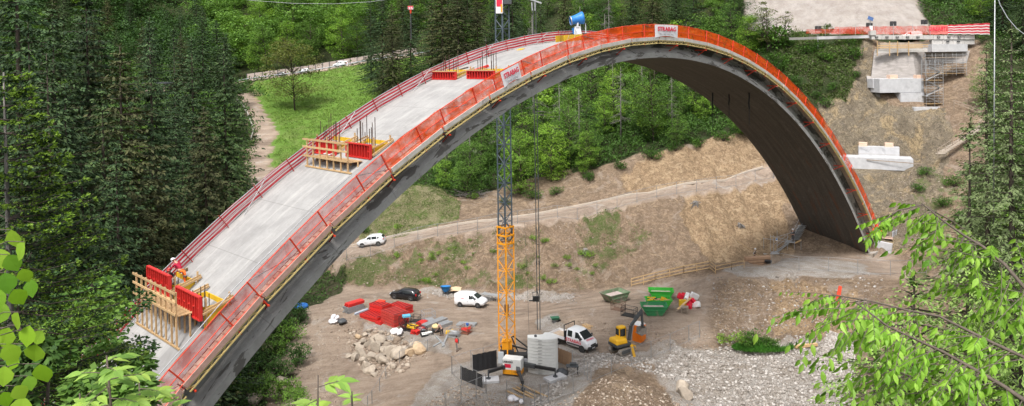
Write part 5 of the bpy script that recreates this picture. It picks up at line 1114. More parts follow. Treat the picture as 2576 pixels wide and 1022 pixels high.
for s in(-1,1):
    for x in(1.72,-1.95): wheel(e,x,s*.86,.34,.24); mb=MB(); T=Matrix.Translation((x,s*.985,.36))@Matrix.Rotation(-s*math.pi/2,4,'X'); mb.lathe([(.01,.02),(.42,.02),(.43,0)],T,20) ; (mb.build('wheel_arch',Mplast,e) if x>0 else None)
    mb=MB(); mb.box((2.42,s*.68,.98),(.25,.3,.2)); mb.build('headlight',Mlamp,e,bevel=.03); mb=MB(); mb.box((1.6,s*1.13,1.5),(.12,.22,.3)); mb.build('mirror',Mplast,e,bevel=.02)
    mb=MB(); mb.box((.55,s*1.0,.66),(1.9,.03,.16)); mb.build('side_moulding',Mplast,e); mb=MB(); mb.box((-2.0,s*1.02,1.0),(2.4,.04,.34)); mb.build('drop_side',Pwhite,e,bevel=.01)
mb=MB(); mb.box((2.55,0,.55),(.26,1.75,.4)); mb.build('front_bumper',Mplast,e,bevel=.05); mb=MB(); mb.box((2.66,0,.85),(.06,.9,.16)); mb.build('grille',Mplast,e); mb=MB(); mb.box((2.7,0,.5),(.02,.5,.11)); mb.build('number_plate',Mplate,e)
mb=MB(); mb.box((-2.0,0,.84),(2.4,2.0,.08)); mb.build('load_bed',mat('load_bed_wood',(.42,.33,.25)),e); mb=MB(); mb.box((-3.2,0,1.0),(.04,2.0,.34)); mb.build('tail_gate',Pwhite,e,bevel=.01)
mb=MB(); mb.box((-.84,0,1.35),(.05,1.95,1.0)); 
for y in(-.97,.97): mb.box((-.84,y,1.7),(.08,.08,1.75))
mb.box((-.84,0,2.55),(.08,2.02,.08)); mb.build('headboard',Mblack,e); mb=MB(); mb.box((-1.7,0,.6),(3.0,.9,.25)); mb.build('chassis',Mblack,e)
sr=Matrix.Translation((.55,-1.03,1.02))@Matrix.Rotation(math.pi/2,4,'X'); text_mesh('side_lettering','STRABAG',.52,Mlred,sr,.003,e,.01)
text_mesh('bonnet_lettering','STRABAG',.3,Mlred,Matrix.Translation((2.22,0,1.36))@Matrix.Rotation(math.pi/2,4,'Z')@Matrix.Rotation(.55,4,'X'),.003,e,.006)
# ---------------------------------------------------------------- excavator
a=gnd(1543,895); b=gnd(1578,902); c=(a+b)/2+Vector((.35,1.1,.22)); ux=(Vector((b.x-a.x,b.y-a.y,0))).normalized()
M=frame(c,(.80,.60,0),(-.60,.80,0),Z_)     # x forward (tracks towards upper right)
e=empty('excavator',M=M,label='yellow and black compact excavator with raised dark boom beside the orange toilet',cat='excavator')
Mye=mat('excavator_yellow',(.82,.46,.02),(.75,.4,.015),2,.4); Mboom=mat('boom_dark',(.07,.08,.085),(.05,.055,.06),3,.5)
for s in(-1,1):
    mb=MB(); prof=[(-1.25,.3),(-1.15,.05),(-.95,0),(.95,0),(1.2,.08),(1.3,.32),(1.15,.55),(.95,.6),(-.95,.6),(-1.15,.52)]; mb.prism(prof,s*.75-.2,s*.75+.2); tr_=mb.build('track',mat('track_steel',(.2,.17,.14),(.3,.27,.23),9,.8),e)
    mb=MB(); mb.prism([(x*.8,.08+z*.75) for x,z in prof],s*.75-.215,s*.75+.215); mb.build('track_frame',Mboom,tr_)
mb=MB(); mb.box((0,0,.5),(1.2,1.3,.3)); mb.lathe([(.01,.6),(.5,.6),(.5,.78),(.01,.78)],None,16); mb.build('undercarriage',Mboom,e)
mb=MB(); mb.bar((1.3,-.95,.35),(1.3,.95,.35),.05,.5); mb.bar((.5,-.4,.4),(1.3,-.4,.35),.08,.1); mb.bar((.5,.4,.4),(1.3,.4,.35),.08,.1); mb.build('dozer_blade',Mye,e)
sw=Matrix.Rotation(-.15,4,'Z')
mb=MB(); mb.box((-.3,0,.98),(2.1,1.75,.4),0,sw); mb.build('lower_skirt',Mboom,e,bevel=.12); mb=MB(); mb.box((-.55,-.05,1.42),(1.6,1.7,.55),0,sw,tp=.88); mb.build('engine_cover',Mye,e,bevel=.14)
mb=MB(); mb.box((.25,.48,1.95),(1.05,.8,1.55),0,sw,tp=.9); mb.build('cab',Mye,e,bevel=.09)
for nm,c_,d_ in (('windscreen',(.77,.48,2.02),(.02,.62,1.05)),('side_window',(.2,.9,2.1),(.72,.02,.85)),('side_window',(.2,.065,2.1),(.72,.02,.85)),('rear_window',(-.28,.48,2.15),(.02,.58,.7))):
    mb=MB(); mb.box(c_,d_,0,sw); mb.build(nm,Mglass,e)
bm0=sw@Vector((.75,-.35,1.25)); bm1=sw@Vector((1.05,-.35,2.9)); bm2=sw@Vector((2.6,-.35,4.25)); bm3=sw@Vector((2.75,-.35,2.5))
mb=MB(); mb.bar(bm0,bm1,.26,.36); mb.bar(bm1,bm2,.24,.32); mb.build('boom',Mboom,e,bevel=.03); mb=MB(); mb.bar(bm2+Vector((-.05,0,.2)),bm3,.2,.26); mb.build('dipper_arm',Mboom,e,bevel=.03)
mb=MB(); mb.tube(sw@Vector((1.0,-.35,1.4)),bm1.lerp(bm2,.35),.06,8); mb.build('boom_cylinder',Mgalv,e); mb=MB(); mb.tube(bm1.lerp(bm2,.3)+Vector((-.05,0,.3)),bm2+Vector((.05,0,.35)),.06,8); mb.build('arm_cylinder',Mboom,e)
BM=sw@Matrix.Translation(sw.inverted()@bm3)
mb=MB(); mb.prism([(.1,.1),(.25,-.25),(.05,-.75),(-.45,-.95),(-.75,-.7),(-.7,-.62),(-.42,-.82),(0,-.62),(.12,-.22),(-.02,.1)],-.42,.42,BM); mb.box((-.2,-.42,-.45),(.8,.03,.75),0,BM); mb.box((-.2,.42,-.45),(.8,.03,.75),0,BM); mb.build('bucket',mat('bucket_steel',(.3,.27,.24),(.2,.18,.16),5,.6,metal=.3),e)
mb=MB(); mb.box((0,0,0),(.35,.06,1.6),0,Matrix.Translation(M.inverted()@(gnd(1592,898)+Vector((0,-.2,.75))))@Matrix.Rotation(-.3,4,'Y')) ; pl=mb.build('yellow_ramp',Mye,None); pl.matrix_world=M; tag(pl,'narrow yellow ramp board leaning beside the excavator tracks','ramp board')
# ---------------------------------------------------------------- portable toilet
p=gnd(1611,866); M=Matrix.Translation(p+Vector((0,.85,0)))@Matrix.Rotation(R(48),4,'Z'); e=empty('portable_toilet',M=M,label='orange portable toilet with white roof standing behind the excavator arm',cat='portable toilet')
Mto=mat('toilet_orange',(.85,.22,.015),(.75,.18,.012),2,.45); mb=MB(); mb.box((0,0,1.08),(1.15,1.15,2.0)); 
for s in(-1,1):
    for k in(-.35,0,.35): mb.box((s*.585,k,1.1),(.03,.22,1.7)); mb.box((k,s*.585,1.1),(.22,.03,1.7)) if s>0 else None
mb.build('cabin',Mto,e,bevel=.03); mb=MB(); mb.box((0,0,2.16),(1.22,1.22,.22),0,None,0,.72); mb.build('roof',Mwhite,e,bevel=.06); mb=MB(); mb.box((0,0,.05),(1.2,1.2,.1)); mb.build('base',Mgalv,e)
mb=MB(); mb.box((0,-.59,1.08),(.75,.03,1.85)); d_=mb.build('door',Mto,e,bevel=.01); mb=MB(); mb.box((.28,-.62,1.1),(.05,.04,.14)); mb.build('door_lock',Mplast,d_)
# ---------------------------------------------------------------- skips
def skip(p0,p1,H,Wd,mt,label,fill=None,tilt=0):
    M,L=along(p0,p1); M=M@Matrix.Rotation(tilt,4,'Z'); e=empty('waste_skip',M=M,label=label,cat='skip',group='green skips at the back of the yard')
    b0=L*.18; t0=-L*.06; mb=MB(); th=.05
    def sh(o,top=0): return [(b0+o,0+o,.08+o*.5),(L-b0-o,0+o,.08+o*.5),(L-b0-o,Wd-o,.08+o*.5),(b0+o,Wd-o,.08+o*.5),(t0+o,-.08+o,H),(L-t0-o,-.08+o,H),(L-t0-o,Wd+.08-o,H),(t0+o,Wd+.08-o,H)]
    A_=sh(0); B_=sh(th); mb.add(A_+B_,[(3,2,1,0),(0,1,5,4),(1,2,6,5),(2,3,7,6),(3,0,4,7),(8,9,10,11),(8,12,13,9),(9,13,14,10),(10,14,15,11),(11,15,12,8),(4,5,13,12),(5,6,14,13),(6,7,15,14),(7,4,12,15)]); mb.build('body',mt,e)
    mb=MB(); 
    for a,b in(((t0,-.1),(L-t0,-.1)),((L-t0,-.1),(L-t0,Wd+.1)),((L-t0,Wd+.1),(t0,Wd+.1)),((t0,Wd+.1),(t0,-.1))): mb.bar((a[0],a[1],H),(b[0],b[1],H),.09,.09)
    mb.build('rim',mt,e)
    mb=MB(); mb.bar((b0*.6,-.1,H*.62),(L-b0*.6,-.1,H*.62),.08,.1); mb.bar((L*.3,-.06,.15),(L*.27,-.1,H),.05,.08); mb.bar((L*.7,-.06,.15),(L*.73,-.1,H),.05,.08); mb.build('side_rib',mt,e)
    if fill:
        for j,(fm,fn) in enumerate(fill):
            mb=MB(); rd=random.Random(j+len(label))
            for k in range(14):
                c_=Vector((rd.uniform(b0*.8,L-b0*.8),rd.uniform(.15,Wd-.15),H*rd.uniform(.7,.98))); a=rd.uniform(0,3.1); l_=rd.uniform(.25,.7); mb.bar(c_-Vector((math.cos(a),math.sin(a)*.6,rd.uniform(-.2,.3)))*l_,c_+Vector((math.cos(a),math.sin(a)*.6,0))*l_,.1,.12)
            o=mb.build('waste_'+fn,fm,None); o.matrix_world=M; tag(o,fn.replace('_',' ')+' scrap piled in the middle bright green skip','scrap',kind='stuff')
    mb=MB(); mb.box((L/2,Wd/2,H*.66),(L*.86,Wd*.96,.1)); o=mb.build('rubble_fill',mat('skip_rubble',(.5,.42,.39),(.33,.26,.23),3,.95,.6),e)
    return e
Gs1=mat('skip_green_bright',(.05,.42,.05),(.04,.34,.04),2,.45,dirt=((.35,.38,.3),.62)); Gs2=mat('skip_green',(.035,.24,.09),(.03,.18,.065),2,.5,dirt=((.2,.2,.14),.56)); Gs3=mat('skip_green_old',(.1,.22,.1),(.17,.17,.12),2,.6,dirt=((.28,.24,.2),.5))
skip((1636,756),(1692,757),1.2,1.7,Gs1,'bright green empty skip, hindmost of the three skips standing together')
skip((1630,781),(1688,781),1.25,1.6,Gs1,'bright green skip heaped with scrap between the other two in its group',[(Myel,'yellow_plastic'),(Mblack,'dark_plastic'),(Mwood,'timber')])
skip((1618,796),(1677,797),1.2,1.8,Gs2,'dark green stained skip nearest the excavator arm, front of the three')
skip((1538,768),(1582,757),1.2,2.1,Gs3,'worn pale green skip standing alone left of the other three skips')
# ---------------------------------------------------------------- cages, stacks, material
def cage(M,L,Wd,H,mt,label,name='mesh_cage',solid=0,grp='steel transport cages in the yard',fill=None):
    e=empty(name,M=M,label=label,cat='cage',group=grp); 
    mb=MB()
    for x in(0,L):
        for y in(0,Wd): mb.bar((x,y,0),(x,y,H),.05,.05)
    for z in(.08,H*.5,H-.02):
        mb.bar((0,0,z),(L,0,z),.04,.04); mb.bar((0,Wd,z),(L,Wd,z),.04,.04); mb.bar((0,0,z),(0,Wd,z),.04,.04); mb.bar((L,0,z),(L,Wd,z),.04,.04)
    mb.build('frame',mt,e); mb=MB(); k=6
    for i in range(1,k): 
        mb.tube((L*i/k,0,.05),(L*i/k,0,H),.008,4); mb.tube((L*i/k,Wd,.05),(L*i/k,Wd,H),.008,4); mb.tube((0,Wd*i/k,.05),(0,Wd*i/k,H),.008,4); mb.tube((L,Wd*i/k,.05),(L,Wd*i/k,H),.008,4)
    mb.build('wire_mesh',mt,e); mb=MB(); mb.box((L/2,Wd/2,.09),(L,Wd,.05)); mb.build('floor',mt,e)
    if fill is not None:
        fm,cat_,lab_=fill; mb=MB(); rd=random.Random(len(lab_)*7)
        for k in range(9): y=Wd*(.12+.76*rd.random()); mb.tube((.06,y,H*(.2+.6*rd.random())),(L-.06,y+rd.uniform(-.1,.1),H*(.2+.6*rd.random())),.06,6)
        o=mb.build('stored_parts',fm,None); o.matrix_world=M; tag(o,lab_,cat_,kind='stuff')
    return e
def stack(p0,p1,Wd,H,n_,mt,label,ribs=True,name='panel_stack',grp='red formwork panel stacks in the yard',lift=0,ins=.0):
    M,L=along(p0,p1); M=M@Matrix.Translation((0,0,lift)); e=empty(name,M=M,label=label,cat='panel stack',group=grp); lh=H/n_
    for i in range(n_):
        j=random.uniform(-.05,.05); mb=MB(); z=lh*i; t=.04
        mb.box((L/2+j,t/2,z+lh/2),(L,t,lh-.07)); mb.box((L/2+j,Wd-t/2,z+lh/2),(L,t,lh-.07)); mb.box((t/2+j,Wd/2,z+lh/2),(t,Wd-.09,lh-.07)); mb.box((L-t/2+j,Wd/2,z+lh/2),(t,Wd-.09,lh-.07))
        k=max(3,int(L/.46))
        for q in range(1,k): mb.box((L*q/k+j,Wd/2,z+lh/2),(.17,Wd-.1,lh-.03))
        mb.box((L/2+j,Wd/2,z+(lh-.1 if i==n_-1 else .02)),(L-.1,Wd-.1,.03),1); mb.build('panel',[mt,Mredsh],e)  # dark plate added under the ribs as painted shade in the gaps
    mb=MB()
    for x in (L*.12,L*.88): mb.box((x,Wd/2,-.0+.03),(.1,Wd,.06))
    mb.build('bearer',Mwoodold,e); return e
stack((905,798),(950,814),2.6,.75,2,Mred,'low wide stack of bright red grid panels, leftmost big stack in the yard')
stack((929,785),(962,796),1.6,1.3,3,Mred,'red grid panel stack behind and between the low stack and the tall stack')
stack((958,812),(991,826),2.3,1.75,5,mat('formwork_red_worn',(.6,.06,.045),(.42,.04,.035),3,.55,dirt=((.3,.12,.1),.55)),'tallest red panel stack in the middle of the yard material, rusty at its edges')
stack((981,783),(1020,794),1.5,1.05,3,Mred,'red panel stack behind the tallest stack, nearest the black hatchback')
stack((943,815),(957,819),.8,.4,1,Mred,'small red panel lying in front of the tallest red stack')
def bundle(p0,p1,Wd,H,n_,mt,label,name='beam_bundle',cat='beams',grp='steel beam bundles in the yard',lift=0,r=.06):
    M,L=along(p0,p1); M=M@Matrix.Translation((0,0,lift)); e=empty(name,M=M,label=label,cat=cat,group=grp); rows=max(1,round(H/(r*2.4)))
    for j in range(rows):
        for i in range(n_): mb=MB(); mb.box((L/2+random.uniform(-.12,.12),Wd*(i+.5)/n_,r*1.2+j*r*2.3),(L,Wd/n_*.8,r*2)); mb.build('beam',mt,e)
    mb=MB(); mb.box((L*.15,Wd/2,-.03+.02),(.08,Wd+.1,.05)); mb.box((L*.85,Wd/2,-.03+.02),(.08,Wd+.1,.05)); mb.build('bearer',Mwoodold,e); return e
bundle((877,791),(916,777),1.3,.8,6,Mgalv,'pile of grey and dark steel beams at the left end of the yard material')
bundle((879,790),(918,776),1.1,.35,5,Mred,'red steel beams lying crosswise on top of the leftmost beam pile',lift=.85,r=.09)
bundle((896,794),(928,781),.4,.25,2,mat('blue_grey_panel',(.45,.5,.58)),'pale blue grey boards beside the leftmost beam pile',lift=.02)
cage(along((934,777),(968,783))[0],2.6,1.2,.9,Mgalv,'galvanised cage behind the red stacks holding yellow parts',fill=(Myel,'parts','yellow parts lying in the galvanised cage behind the red stacks'))
bundle((944,779),(961,782),.9,.25,4,Mredp,'short orange red props lying on the galvanised cage',lift=.9)
for i,(p0,p1,Wd,H,lab,fl) in enumerate((((1004,831),(1020,834),1.2,1.7,'tallest black mesh cage beside the tallest red stack',(Mredsh,'parts','dark parts inside the tallest black mesh cage')),((1020,833),(1043,839),1.1,1.0,'black mesh cage with yellow and red tubes, right of the tallest cage',(Myel,'parts','yellow and red tubes lying in the black mesh cage')),((1034,811),(1052,813),1.0,.8,'black round cornered cage behind the cage with yellow tubes',None),((1046,837),(1060,841),1.0,.7,'low black cage of small parts left of the red props',(Mgalv,'parts','small steel parts in the low black cage')))):
    M,L=along(p0,p1); cage(M,max(L,.8),Wd,H,Mblack,lab,fill=fl)
mb=MB(); p=gnd(1020,834)+Vector((.1,.3,1.75)); mb.box((0,0,.12),(1.0,.7,.25)); o=mb.build('blue_box',mat('box_blue',(.12,.42,.6),(.1,.34,.5)),None,bevel=.03); o.matrix_world=Matrix.Translation(p)@Matrix.Rotation(.3,4,'Z'); tag(o,'light blue box on top of the tallest black mesh cage','box')
M,L=along((1068,813),(1094,808)); cage(M,1.5,1.3,1.3,Mgalv,'empty galvanised mesh cage behind the long grey beams')
bundle((1050,844),(1073,829),1.1,.45,5,Mred,'red steel props bundled in front of the black cages',r=.07)
bundle((1062,824),(1078,815),1.0,.5,4,Mred,'short red beams between the black cages and the long grey beams',r=.07)
bundle((1072,828),(1125,806),1.0,.5,4,Mgalv,'long grey steel beams, longest bundle in the yard',r=.09)
bundle((1098,834),(1138,818),1.0,.7,3,Mgalv,'grey steel channels stacked in front of the longest bundle, behind the stooping person',r=.12)
bundle((1148,822),(1194,824),1.2,.25,5,Mgalv,'long galvanised lattice beams laid at the right end of the material',r=.06)
M,L=along((1061,850),(1080,845)); cage(M,L+.5,1.0,.5,Mblack,'low black tray of steel offcuts in front of the red props',fill=(Mcwhite,'offcuts','pale offcuts lying in the low black tray'))
M,L=along((1126,850),(1143,851)); cage(M,1.3,1.1,1.0,Mgalv,'galvanised stillage of steel parts right of the stooping person',fill=(Mgalv,'parts','steel clamps in the galvanised stillage'))
M,L=along((1157,840),(1173,843)); cage(M,1.1,1.1,.95,mat('rusty_steel',(.25,.1,.06),(.2,.08,.05)),'rusty red crate at the right end of the material',fill=(Mred,'parts','red clamps in the rusty crate'))
mb=MB(); p=gnd(1176,838)+Vector((0,.3,.5)); mb.rock(p+Vector((0,0,.45)),.32,0,1,5); o=mb.build('blue_bag',mat('bag_blue',(.03,.1,.35)),None); tag(o,'small blue bag beside the rusty crate','bag')
p=gnd(1097,836); mb=MB(); mb.lathe([(.25,.0),(.42,.02),(.55,.15),(.55,.3),(.42,.42),(.25,.45),(.2,.25),(.25,.0)],Matrix.Translation(p+Vector((0,.2,.45))),18); o=mb.build('hose_coil',mat('hose_cream',(.68,.55,.28)),None,True); tag(o,'cream coloured coil of hose on a black drum beside the stooping person','hose coil')
mb=MB(); mb.lathe([(.01,0),(.5,0),(.55,.42),(.01,.42)],Matrix.Translation(p+Vector((0,.2,.02))),18); o=mb.build('black_drum',Mblack,None,True); tag(o,'black drum under the cream hose coil','drum')
p=gnd(1120,841); mb=MB(); mb.prism([(0,0),(.8,0),(.95,.45),(.1,.3)],0,.5,Matrix.Translation(p)); o=mb.build('yellow_bin',Myel,None,bevel=.03); tag(o,'small yellow bin on the ground right of the stooping person','bin')
for a,b,l in (((1097,848),(1118,872),'grey steel channel lying on the ground, left leg of the V shape'),((1126,845),(1113,874),'grey steel channel lying on the ground, right leg of the V shape'),((1090,874),(1110,862),'short grey channel lying across the tip of the V shape')):
    A_,B_=gnd(*a),gnd(*b); mb=MB(); mb.bar(A_+Vector((0,0,.1)),B_+Vector((0,0,.1)),.2,.12); o=mb.build('steel_channel',Mgalv,None); tag(o,l,'steel channel','loose channels on the yard floor')
def bags(pts,r,mt,lab,cat='bags'):
    mb=MB()
    e=E0(lab,cat,'bag_pile')
    for i,(x,y,h) in enumerate(pts):
        mb=MB(); p=gnd(x,y); mb.rock((p.x,p.y,p.z+h),r*random.uniform(.8,1.1),0,2,i*7,.7); mb.build('bag',mt,e,True)
    return e
bags([(995,838,.2),(1006,846,.35),(1008,839,.3)],.6,Mcloth,'white plastic bags on the slope in front of the tallest red stack')
bags([(838,812,.2),(845,814,.25),(849,809,.5),(840,808,.5)],.55,Mcloth,'heap of white sacks on the mud left of the boulders')
bags([(862,816,.4)],.7,Mdgrey,'dark grey sack standing right of the white sacks','sack')
p=gnd(758,776); mb=MB(); mb.lathe([(.5,0),(.85,.05),(1.0,.25),(.85,.5),(.5,.55),(.35,.3),(.5,0)],Matrix.Translation(p+Vector((0,0,.05))),20); o=mb.build('blue_hose_coil',mat('hose_blue',(.03,.17,.5),(.02,.12,.4)),None,True); tag(o,'bright blue coil of hose at the edge of the bushes under the arch','hose coil')
# blue tub, plywood sheet, trestles, barrow
p=gnd(1121,743); e=empty('concrete_bucket',M=Matrix.Translation(p),label='round blue concrete bucket on legs behind the white van',cat='bucket'); mb=MB(); mb.lathe([(.25,.45),(.55,.8),(.72,1.25),(.76,1.25),(.76,1.3),(.69,1.3),(.5,.85),(.01,.6)],Matrix.Rotation(-.15,4,'X'),24); mb.build('tub',mat('tub_blue',(.02,.2,.5),(.02,.15,.4)),e,True)
for a in(.6,2.2,3.8,5.4): mb=MB(); mb.bar((math.cos(a)*.5,math.sin(a)*.5,0),(math.cos(a)*.35,math.sin(a)*.35,.75),.06,.06); mb.build('leg',Mcdark,e)
M,L=along((1131,741),(1158,740)); e=empty('plywood_sheet',M=M,label='pale plywood sheet resting on bearers behind the white van',cat='plywood sheet'); mb=MB()
for i in range(6): mb.add([(L*i/6,0,.45+.12*math.sin(i/6*3.1)),(L*(i+1)/6,0,.45+.12*math.sin((i+1)/6*3.1)),(L*(i+1)/6,1.5,.6+.12*math.sin((i+1)/6*3.1)),(L*i/6,1.5,.6+.12*math.sin(i/6*3.1)),(L*i/6,0,.41+.12*math.sin(i/6*3.1)),(L*(i+1)/6,0,.41+.12*math.sin((i+1)/6*3.1))],[(0,1,2,3),(4,5,1,0)])
mb.build('sheet',mat('plywood',(.62,.46,.3),(.55,.4,.26)),e); mb=MB(); mb.box((L*.3,.6,.18),(.15,1.2,.36)); mb.box((L*.7,.6,.18),(.15,1.2,.36)); mb.build('bearer',Mblack,e)
for i,(a,b) in enumerate((((1212,757),(1228,760)),((1232,760),(1250,763)))):
    M,L=along(a,b); e=empty('steel_trestle',M=M,label=['galvanised trestle right of the white van, left one of two','galvanised trestle behind the crane mast, right one of two'][i],cat='trestle',group='galvanised trestles'); 
    for x in(0,L):
        for y in(0,.8): mb=MB(); mb.bar((x,y,0),(x,y,.95),.06,.06); mb.build('leg',Mgalv,e)
    mb=MB(); mb.box((L/2,.4,.97),(L+.3,.9,.05)); mb.build('top',Mgalv,e)
p=gnd(1396,812); M=Matrix.Translation(p)@Matrix.Rotation(.2,4,'Z'); e=empty('wheelbarrow',M=M,label='dark green wheelbarrow standing behind the white truck',cat='wheelbarrow'); mb=MB(); mb.box((0,0,.55),(.9,.7,.3),0,None,0,1.0); mb.v=[(x*(1.25 if z>.5 else .8),y*(1.15 if z>.5 else .8),z) for x,y,z in mb.v]; mb.build('tray',mat('barrow_green',(.03,.13,.07)),e); mb=MB(); mb.bar((.5,.25,.35),(-1.0,.3,.6),.04,.04); mb.bar((.5,-.25,.35),(-1.0,-.3,.6),.04,.04); mb.bar((-.3,.25,.4),(-.3,.28,0),.04,.04); mb.bar((-.3,-.25,.4),(-.3,-.28,0),.04,.04); mb.build('frame',Mblack,e); mb=MB(); mb.lathe([(.01,-.05),(.2,-.05),(.2,.05),(.01,.05)],Matrix.Translation((.6,0,.2))@Matrix.Rotation(math.pi/2,4,'X'),12); mb.build('wheel',Mtyre,e)
M,L=along((1537,780),(1556,783)); cage(M,1.6,1.0,1.1,mat('rusty_steel2',(.2,.12,.08)),'rusty brown mesh cage in front of the lone skip')
M,L=along((1562,795),(1585,799)); cage(M,1.7,1.2,1.1,Mblack,'black open cage between the lone skip and the excavator arm')
# red white big bags, pallets, plank
e=E0('heap of red and white water filled barriers beside the skips','barrier heap','plastic_barrier_heap')
for i,(x,y,h) in enumerate(((1716,752,.5),(1728,760,.9),(1740,764,.5),(1748,757,.9),(1735,770,.4),(1752,768,.3),(1726,748,.4))):
    p=gnd(x,y+6); mb=MB(); mb.box((0,0,0),(1.15,.5,.75),0,Matrix.Translation(p+Vector((0,.2,h)))@Euler((.5*math.sin(i*2),.5*math.cos(i*3),i*1.1)).to_matrix().to_4x4()); mb.build('plastic_block',mat('barrier_red',(.75,.02,.05)) if i%2==0 else Mwhite,e,bevel=.1)
M,L=along((1713,790),(1731,792)); e=empty('pallet_stack',M=M,label='small stack of dark wooden pallets in front of the red and white barriers',cat='pallets')
for k in range(5): mb=MB(); [mb.box((L/2,.1+.2*j,.12+.17*k),(L,.12,.03)) for j in range(5)]; mb.box((.1,.5,.06+.17*k),(.1,1,.09)); mb.box((L-.1,.5,.06+.17*k),(.1,1,.09)); mb.build('pallet',Mwoodold,e)
mb=MB(); mb.bar(gnd(1704,786)+Vector((0,-.3,.5)),gnd(1736,768)+Vector((0,-.6,1.2)),.3,.05); o=mb.build('leaning_plank',Mwood); tag(o,'pale plank leaning on the pallets beside the skips','plank')
mb=MB(); p=gnd(1717,775); mb.box((p.x,p.y,p.z+.6),(.9,.4,.9)); o=mb.build('yellow_board',Myel); tag(o,'yellow board standing behind the leaning plank','board')
def planks(a,b,n_,lab,mt=Mwood,Wd=.8):
    M,L=along(a,b); e=empty('timber_pile',M=M,label=lab,cat='timber',group='loose timber piles')
    for i in range(n_): mb=MB(); mb.box((L/2+random.uniform(-.2,.2),Wd*i/n_,.08+.12*(i%2)),(L,.16,.1),0,None,random.uniform(-.04,.04)); mb.build('plank',mt,e)
planks((1463,822),(1484,828),4,'short timber planks on the bank behind the white truck'); planks((1657,883),(1686,873),5,'stack of brown timber planks by the lower fence',Mwoodold,1.0)
planks((1276,985),(1342,1008),4,'new timber boards on the ground in front of the crane base',Mwood,2.4)
bags([(1290,1008,.2),(1300,1012,.25),(1311,1016,.2)],.45,Mcloth,'white sacks and rags beside the timber boards in front of the crane','sacks')
planks((1800,1026),(1880,1010),1,'',Mwood) if False else None
mb=MB(); mb.bar(gnd(2000,878)+Vector((0,0,.25)),gnd(2055,872)+Vector((0,0,.25)),.35,.3); o=mb.build('driftwood_log',Mwood); tag(o,'pale log lying between the white stones and the grass clump','log')
# dark shade cloth hoardings beside the crane
def hoarding(a,b,H,mt,lab,name='shade_hoarding'):
    A_,B_=pz(*a,-34),pz(*b,-34); d=B_-A_; L=d.length; x=d.normalized(); M=frame(A_,x,Z_.cross(x),Z_); e=empty(name,M=M,label=lab,cat='hoarding',group='dark hoardings beside the crane')
    mb=MB(); K=16
    for i in range(K+1):
        for j in range(3): mb.v.append((L*i/K,.02*math.sin(i*1.9)+.02*j,.05+(H-.1-.04*abs(math.sin(i*.8)))*j/2))
    for i in range(K):
        for j in range(2): a_=i*3+j; mb.f.append((a_,a_+3,a_+4,a_+1)); mb.m.append(0)
    mb.build('cloth',mt,e)
    for i in range(2): mb=MB(); mb.tube((L*i,.12,0),(L*i,.12,H+.1),.035,6); mb.build('post',Mgalv,e)
    return e
Mshade=mat('shade_cloth',(.012,.012,.014),(.02,.02,.022),3,.8)
hoarding((1190,938),(1250,925),2.0,Mshade,'black shade cloth hoarding behind the left crane outrigger'); hoarding((1158,955),(1214,978),1.5,Mshade,'black perforated hoarding in front of the left crane outrigger')
hoarding((1404,912),(1438,926),1.7,mat('brown_board',(.35,.22,.13),(.28,.18,.11)),'brown board hoarding right of the crane ballast')
p=pz(1440,945,-34); e=empty('work_table',M=Matrix.Translation(p),label='blue grey work table loaded with black gear right of the crane ballast',cat='table'); mb=MB(); mb.box((0,0,1.05),(1.3,.8,.08)); mb.box((.1,.1,1.2),(.7,.4,.22)); mb.build('table_top',Mdgrey,e)
for x in(-.55,.55):
    for y in(-.3,.3): mb=MB(); mb.bar((x,y,0),(x,y,1.05),.06,.06); mb.build('leg',Mblack,e)
bags([(1415,940,.15),(1422,944,.15)],.6,Mdgrey,'dark tarpaulin heap right of the crane ballast','tarpaulin')
# cars on the upper road
for i,(px,lab,pm) in enumerate(((730,'dark parked car on the upper road right of the lone tree',Pblack),(770,'white parked car on the upper road left of the lettered panel',Pwhite),(850,'white car with dark windows on the upper road by the noise wall',Pwhite),(893,'silver parked car at the right end of the row on the upper road',Psilver))):
    q=pt(px,196-(px-700)*.16,262); q=min(BR,key=lambda v:abs(proj(v)[0]-px))+Vector((0,2.6,.1)); d=(BR[-3]-BR[2]); d.z*=1; x=d.normalized(); y=Z_.cross(x).normalized(); car('hatch' if i!=2 else 'suv',frame(Vector((q.x,q.y,gz(q.x,q.y)+.25)),-x,-y,Z_),lab,pm)
# ---------------------------------------------------------------- right bank concrete works
def blockpx(pl,pr,zt,dep,mt,name,lab,cat,Y=None,parent=None,h=None):
    """box whose front bottom edge runs pl->pr (pixel,Y), with height h and depth dep"""
    a=pt(*pl); b=pt(*pr); d=b-a; L=math.hypot(d.x,d.y); x=Vector((d.x,d.y,0)).normalized(); z0=(a.z+b.z)/2; M=frame((a.x,a.y,z0),x,Z_.cross(x),Z_)
    e=parent or empty(name,(0,0,0),0,lab,cat); mb=MB(); mb.box((L/2,dep/2,h/2-.3),(L,dep,h+.6),0,M); mb.build('concrete_body' if parent is None else name,mt,e,bevel=.02); return e,M,L
Mpink=mat('insulation_block',(.68,.5,.4),(.62,.42,.3),2,.8)
e,M,L=blockpx((2120,415,131.5),(2298,423,127.5),0,3.6,Mconc,'pier_footing','long low pale concrete pier footing on the right bank beside the arch','footing',h=1.45)
e,M2,L2=blockpx((2160,391,133.2),(2263,396,130.8),0,1.5,Mconc,'pier_base_wall','upright pale concrete block standing on the long low footing','footing',h=1.65)
for i,x in enumerate((.75,L2-1.6)):
    mb=MB(); mb.box((x,.7,1.65+.32),(1.35,1.0,.72),0,M2); o=mb.build('insulation_block',Mpink,None,bevel=.02); tag(o,['pinkish block on the left end of the upright pier block','orange tinted block on the right end of the upright pier block'][i],'block')
